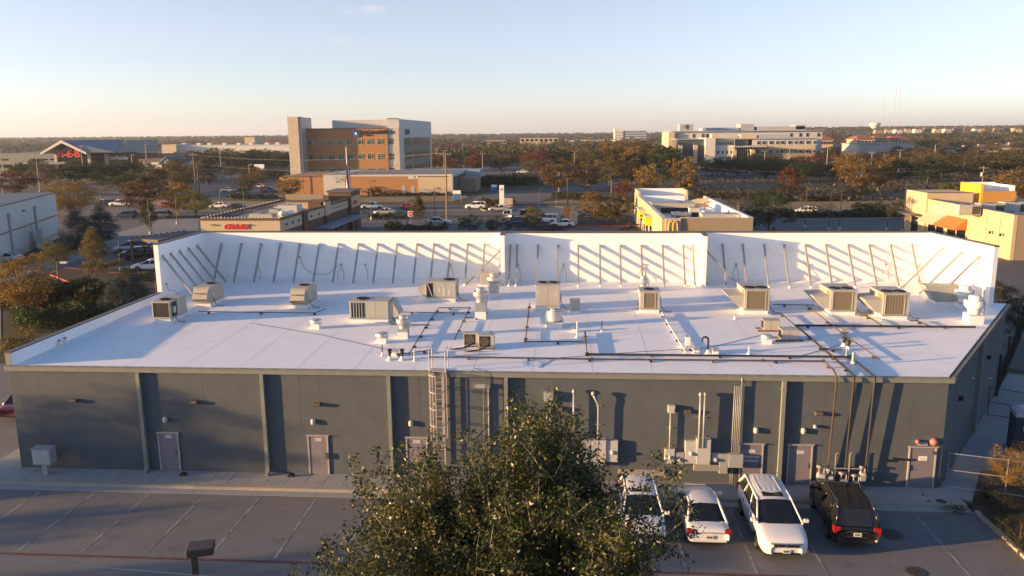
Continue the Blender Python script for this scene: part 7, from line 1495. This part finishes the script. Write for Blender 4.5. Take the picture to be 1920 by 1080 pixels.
wire(pt(-60,1042,21.5),pt(520,1090,20.5),.02,'pale cable crossing the bottom left corner of the picture',.011,'panel_light')
# utility poles and lines along the street
UP = []
for (px,b_,t_,lb) in ((-60,366,276,'wooden utility pole just beyond the left edge'),(368,365,287,'wooden utility pole left of the lime tree'),(838,412,284,'tall wooden utility pole right of the medical tower'),(1309,372,311,'wooden utility pole behind the arches restaurant'),(1839,368,311,'wooden utility pole with a transformer at the right'),(1990,372,300,'wooden utility pole just beyond the right edge')):
    x, y = G(px,b_); h = PY(px,t_,y)[1]; t = thing('utility_pole',lb,'utility pole',(x,y,0),group='utility poles along the street'); MB().tube([(0,0,0),(.05,0,h)],[.19,.13],8).build('pole','pole_wood',t); MB().box(-1.2,1.2,-.08,.08,h-.7,h-.52).build('crossarm','pole_wood',t)
    for s in (-1,-.4,.4,1): MB().lathe([(.05,0),(.07,.1),(.03,.2)],(s,0,h-.52),6).build('insulator','panel_grey',t)
    if px == 1839: MB().lathe([(.26,-.5),(.28,-.45),(.28,.4),(.2,.5)],(-.42,-.2,h-2.2),12).build('transformer','panel_light',t)
    UP.append((x,y,h))
x, y = G(374,366); h = PY(374,308,y)[1]; t = thing('utility_pole','second darker pole beside the wooden one left of the lime tree','utility pole',(x,y,0)); MB().tube([(0,0,0),(0,0,h)],[.2,.15],8).build('pole','pole_dark',t); MB().box(-.6,.6,-.06,.06,h-.5,h-.38).build('crossarm','pole_wood',t)
x, y = G(1146,372); h = PY(1146,337,y)[1]; t = thing('utility_pole','short wooden pole left of the arches restaurant','utility pole',(x,y,0)); MB().tube([(0,0,0),(0,0,h)],[.17,.13],8).build('pole','pole_wood',t); MB().box(-.5,.5,-.06,.06,h-.6,h-.48).build('crossarm','pole_wood',t)
lv = ['upper','second','third','lowest']; sp = ['left edge','lime tree and medical tower','tower and arches restaurant','arches restaurant and transformer pole','transformer pole and right edge']
for i in range(len(UP)-1):
    for k,(dz,dy) in enumerate(((-.3,-.3),(-.3,.3),(-2.2,0),(-3.0,0))):
        a, c = UP[i], UP[i+1]; wire((a[0]-1+.6*k,a[1]+dy,a[2]+dz),(c[0]-1+.6*k,c[1]+dy,c[2]+dz),1.6,f'{lv[k]} street wire strung {"from the "+sp[0]+" to the lime tree" if i==0 else "between the "+sp[i]}',.013 if k<2 else .018,'fixture_grey' if k != 2 else 'pole_dark')
# flagpole with a limp flag
yf = 113.0; xf = PY(650,300,yf)[0]; zt = PY(650,277,yf)[1]
t = thing('flagpole','white flagpole with a limp striped flag beside the brick restaurant','flagpole',(xf,yf,0)); MB().tube([(0,0,0),(0,0,zt)],[.13,.07],8).build('pole','letter_white',t); MB().lathe([(.02,-.14),(.14,0),(.02,.14)],(0,0,zt+.12),10).build('finial','panel_light',t)
zf = [PY(650,p,yf)[1] for p in (298,312,326,340,352,361)]; wds = [.14,.3,.44,.55,.52,.3]; mat('flag_red',(.42,.03,.035),.8); mat('flag_blue',(.16,.17,.24),.8); mat('flag_white',(.6,.57,.54),.8)
for j in range(8):   # the cloth hangs in eight folds, stripes alternating; the canton folds are on top
    a0, a1 = j*2*math.pi/8, (j+1)*2*math.pi/8; b = MB(); c_ = MB(); rowp = []
    for k in range(6):
        f = lambda a: (0.14+wds[k]*.7*(1+.4*math.cos(3*a+.5*k))*math.cos(a+.12*k), wds[k]*.62*(1+.4*math.cos(3*a+.5*k))*math.sin(a+.12*k))
        rowp.append(((*f(a0),zf[k]+.25*math.sin(j*1.7)*(k==5)),(*f(a1),zf[k]+.25*math.sin((j+1)*1.7)*(k==5))))
    for k in range(5): (c_ if k < 2 and j in (4,5) else b).add([rowp[k][0],rowp[k][1],rowp[k+1][1],rowp[k+1][0]],[(0,1,2,3)])
    b.build('flag_fold','flag_red' if j % 2 else 'flag_white',t)
    if c_.v: c_.build('flag_canton','flag_blue',t)
# signs
def sign(px, pyb, name, label, parts):
    x, y = G(px,pyb); t = thing(name,label,'sign',(x,y,0))
    for (nm,m,bx) in parts: MB().box(*bx).build(nm,m,t)
    return t
for px,pb,lb in ((673,420,'round red no entry sign by the restaurant patio'),(770,420,'round red no entry sign left of the pointed tree')):
    t = sign(px,pb,'no_entry_sign',lb,[('post','pole_concrete',(-.04,.04,0,.06,0,1.6))]); o = MB().lathe([(.45,0),(.45,.03)],(0,0,0),18).build('disc','sign_red',t); o.rotation_euler=(math.pi/2,0,0); o.location=(0,-.01,2.0); MB().box(-.52,.52,0.0,.03,1.48,2.52).build('square_plate','letter_white',t); MB().box(-.33,.33,-.07,-.045,1.93,2.07).build('bar','letter_white',t)
sign(857,377,'direction_sign','white and blue direction sign at the side road corner',[('post','pole_concrete',(-1.1,-1,-.1,.1,0,2.4)),('post','pole_concrete',(1,1.1,-.1,.1,0,2.4)),('lower_panel','sign_blue',(-1,1,-.1,.1,.6,1.9)),('upper_panel','letter_white',(-1,1,-.12,.12,1.901,2.8))])
sign(926,362,'direction_sign','small blue sign beyond the white pillar',[('post','pole_concrete',(-.8,-.7,-.1,.1,0,2)),('lower_panel','sign_blue',(-.7,.9,-.1,.1,.7,1.8)),('upper_panel','letter_white',(-.7,.9,-.12,.12,1.801,2.5))])
sign(941,389,'pillar_sign','tall white pillar sign on the planted traffic island',[('pillar','letter_white',(-.55,.55,-.4,.4,0,PY(941,347,G(941,389)[1])[1])),('emblem','panel_grey',(-.3,.3,-.43,-.401,4.0,4.6)),('stone_foot','limestone',(.6,2.6,-.4,.4,0,2.2))])
t = sign(1075,421,'arched_sign','small arched stone sign by the white sedan',[('slab','cream',(-.75,.75,-.2,.2,0,1.9))]); MB().prism_y([(.75*math.cos(a),1.901+.7*math.sin(a)) for a in [math.pi*k/10 for k in range(11)]],-.2,.2).build('arch_top','cream',t); MB().box(-.2,.2,-.23,-.201,1.6,2.0).build('emblem','fixture_grey',t)
x, y = G(1064,412); t = thing('sign_pylon','tall dark sign pole on a brown brick pillar','sign',(x,y,0)); MB().box(-.75,.75,-.75,.75,0,PY(1064,386,y)[1]).build('pillar','brick_red',t); MB().tube([(0,0,PY(1064,386,y)[1]),(0,0,PY(1064,334,y)[1])],.16,8).build('pole','pole_dark',t)
sign(487,325,'lot_sign','white board sign standing in the clinic lot',[('post','pole_concrete',(-2,-1.8,-.1,.1,0,3)),('post','pole_concrete',(1.8,2,-.1,.1,0,3)),('board','letter_white',(-2.4,2.4,-.15,.15,1.0,4.2))])
for i,(px,py) in enumerate(((20,482),(73,470),(97,463),(122,458),(141,452))): sign(px,py,'lot_marker_sign',f'small white marker sign in the left bed, {ORD[i]} of five',[('post','pole_dark',(-.04,.04,0,.05,0,.5)),('plate','letter_white',(-.28,.28,-.03,-.001,.35,1.15))])
# ================================================================ right hand alley
def fence_run(name, label, a, c, h, posts, rails, mesh=True, m='galv', pr=.03):
    a, c = Vector((*a,0)), Vector((*c,0)); L = (c-a).length; d = (c-a)/L; t = thing(name,label,'fence',tuple((a+c)/2))
    for k in range(posts): p = a+d*L*k/(posts-1); MB().tube([(p.x,p.y,0),(p.x,p.y,h+.05)],pr,7).build('post',m,t,w=True)
    for z in rails: MB().tube([(a.x,a.y,z),(c.x,c.y,z)],pr*.75,6).build('rail',m,t,w=True)
    if mesh:
        b = MB(); n = int(L/.16)
        for k in range(-int(h/.16),n):
            for s in (0,1):
                u0, u1, z0, z1 = k*.16, k*.16+h, .05, h
                if u0 < 0: z0 += -u0; u0 = 0
                if u1 > L: z1 -= u1-L; u1 = L
                if u1 <= u0: continue
                q0, q1 = a+d*u0, a+d*u1
                if s: q0, q1 = a+d*(L-u0), a+d*(L-u1)
                b.tube([(q0.x,q0.y,z0),(q1.x,q1.y,z1)],.0025,3,False)
        b.build('chain_link',m,t,w=True)['kind'] = 'stuff'
    return t
fence_run('chain_link_gate','galvanised chain link gate at the right end of the rear wall',SK(0.5,.25),(51.8,-1.2),1.8,3,(.95,1.8,.1))
fence_run('chain_link_gate','second chain link gate farther up the side alley',SK(13.2,.2),(SK(13.2,5.5)[0],SK(13.2,5.5)[1]),1.8,3,(.9,1.8,.1),m='pole_dark')
a, c = G(1868,745), G(1912,640); A_, C_ = Vector((*a,0)), Vector((*c,0)); L_ = (C_-A_).length; d_ = (C_-A_)/L_
t = thing('iron_fence','black iron picket fence beyond the side alley','fence',tuple((A_+C_)/2))
for z in (.3,1.9): MB().tube([(A_.x,A_.y,z),(C_.x,C_.y,z)],.03,4).build('rail','fan_black',t,w=True)
for k in range(int(L_/.13)): p = A_+d_*k*.13; MB().box(p.x-.012,p.x+.012,p.y-.012,p.y+.012,.1,2.0).build('picket','fan_black',t,w=True)
for k in range(4): p = A_+d_*L_*k/3; MB().box(p.x-.05,p.x+.05,p.y-.05,p.y+.05,0,2.9).build('post','fan_black',t,w=True)
x, y = G(1912,848); t = thing('portable_toilet','dark portable toilet with a pale roof at the right edge','portable toilet',(x+.25,y+.3,0),R(-14)); mat('toilet_blue',(.035,.05,.075),.5); MB().box(-.6,.6,-.6,.6,0,2.05).build('cabin','toilet_blue',t,bevel=.03); MB().prism_y([(-.64,2.051),(.64,2.051),(.6,2.25),(.2,2.38),(-.2,2.38),(-.6,2.25)],-.64,.64).build('roof','panel_light',t)
MB().box(-.45,.45,-.62,-.601,.1,1.9).build('door','toilet_blue',t); MB().box(-.2,.4,-.63,-.621,1.3,1.6).build('notice','letter_white',t); MB().lathe([(.08,0),(.08,.2)],(.1,0,2.38),8).build('vent','fan_black',t)
x, y = G(1888,892); t = thing('cardboard_box','brown cardboard box dumped beside the chain link gate','box',(x,y,.1),.4); MB().box(-.5,.5,-.35,.35,0,.5).build('carton','wood_block',t); MB().prism_y([(-.5,.5),(-.9,.62),(-.9,.64),(-.5,.53)],-.34,.34).build('flap','wood_block',t)
x, y = G(1905,880); b = MB(); g = 6
b.add([(x+(i-3)*.28,y+(j-3)*.2,.55+.35*math.sin(i*1.3+j*.7)*math.cos(j*1.1)) for j in range(g) for i in range(g)],[(j*g+i,j*g+i+1,(j+1)*g+i+1,(j+1)*g+i) for j in range(g-1) for i in range(g-1)]); tag(b.build('plastic_sheet','panel_light',smooth=True),'crumpled pale plastic sheet on the rubbish by the gate','sheet')
x, y = G(1850,940); t = thing('yucca','spiky dark grass clump behind the right kerb','plant',(x,y,.09)); b = MB()
for k in range(170):
    a = random.uniform(0,6.28); e = random.uniform(.25,1.35); L = random.uniform(.7,1.2); p = [(math.cos(a)*r_*math.cos(e)*L,math.sin(a)*r_*math.cos(e)*L,(r_*math.sin(e)-.35*r_*r_*math.cos(e))*L+.02) for r_ in (0,.35,.7,1)]; s = Vector((-math.sin(a),math.cos(a),0))*.016
    b.add([tuple(Vector(q)-s*(1-i/3.2)) for i,q in enumerate(p)]+[tuple(Vector(q)+s*(1-i/3.2)) for i,q in enumerate(p)],[(i,i+1,5+i,4+i) for i in range(3)])
b.build('blades','leaf_bare',t)
x, y = G(1800,958,.13); b = MB()
cl = np.random.default_rng(3); P = cl.normal(size=(260,3))*np.array([.35,.18,.05])+np.array([x-.1,y+.15,.15]); o = bpy.data.objects.new('leaf_litter',quads_mesh('leaf_litter',P,.05,cl,'leaf_bare')); C.objects.link(o); tag(o,'dead leaves swept into the kerb corner on the right','leaves',kind='stuff')

# ================================================================ air: thin haze over the whole place
hb_ = MB().box(-7000,7000,-500,13000,-3,145).build('haze', None); hb_['kind'] = 'stuff'; tag(hb_,'thin pale haze over the whole place','haze')
hm = bpy.data.materials.new('haze'); hm.use_nodes = True; hn = hm.node_tree; hn.nodes.clear(); ho = hn.nodes.new('ShaderNodeOutputMaterial'); hv = hn.nodes.new('ShaderNodeVolumePrincipled')
hv.inputs['Color'].default_value = (0.74,0.84,1.0,1); hv.inputs['Density'].default_value = 0.00010; hv.inputs['Anisotropy'].default_value = 0.2
hn.links.new(hv.outputs[0], ho.inputs['Volume']); hb_.data.materials.append(hm)
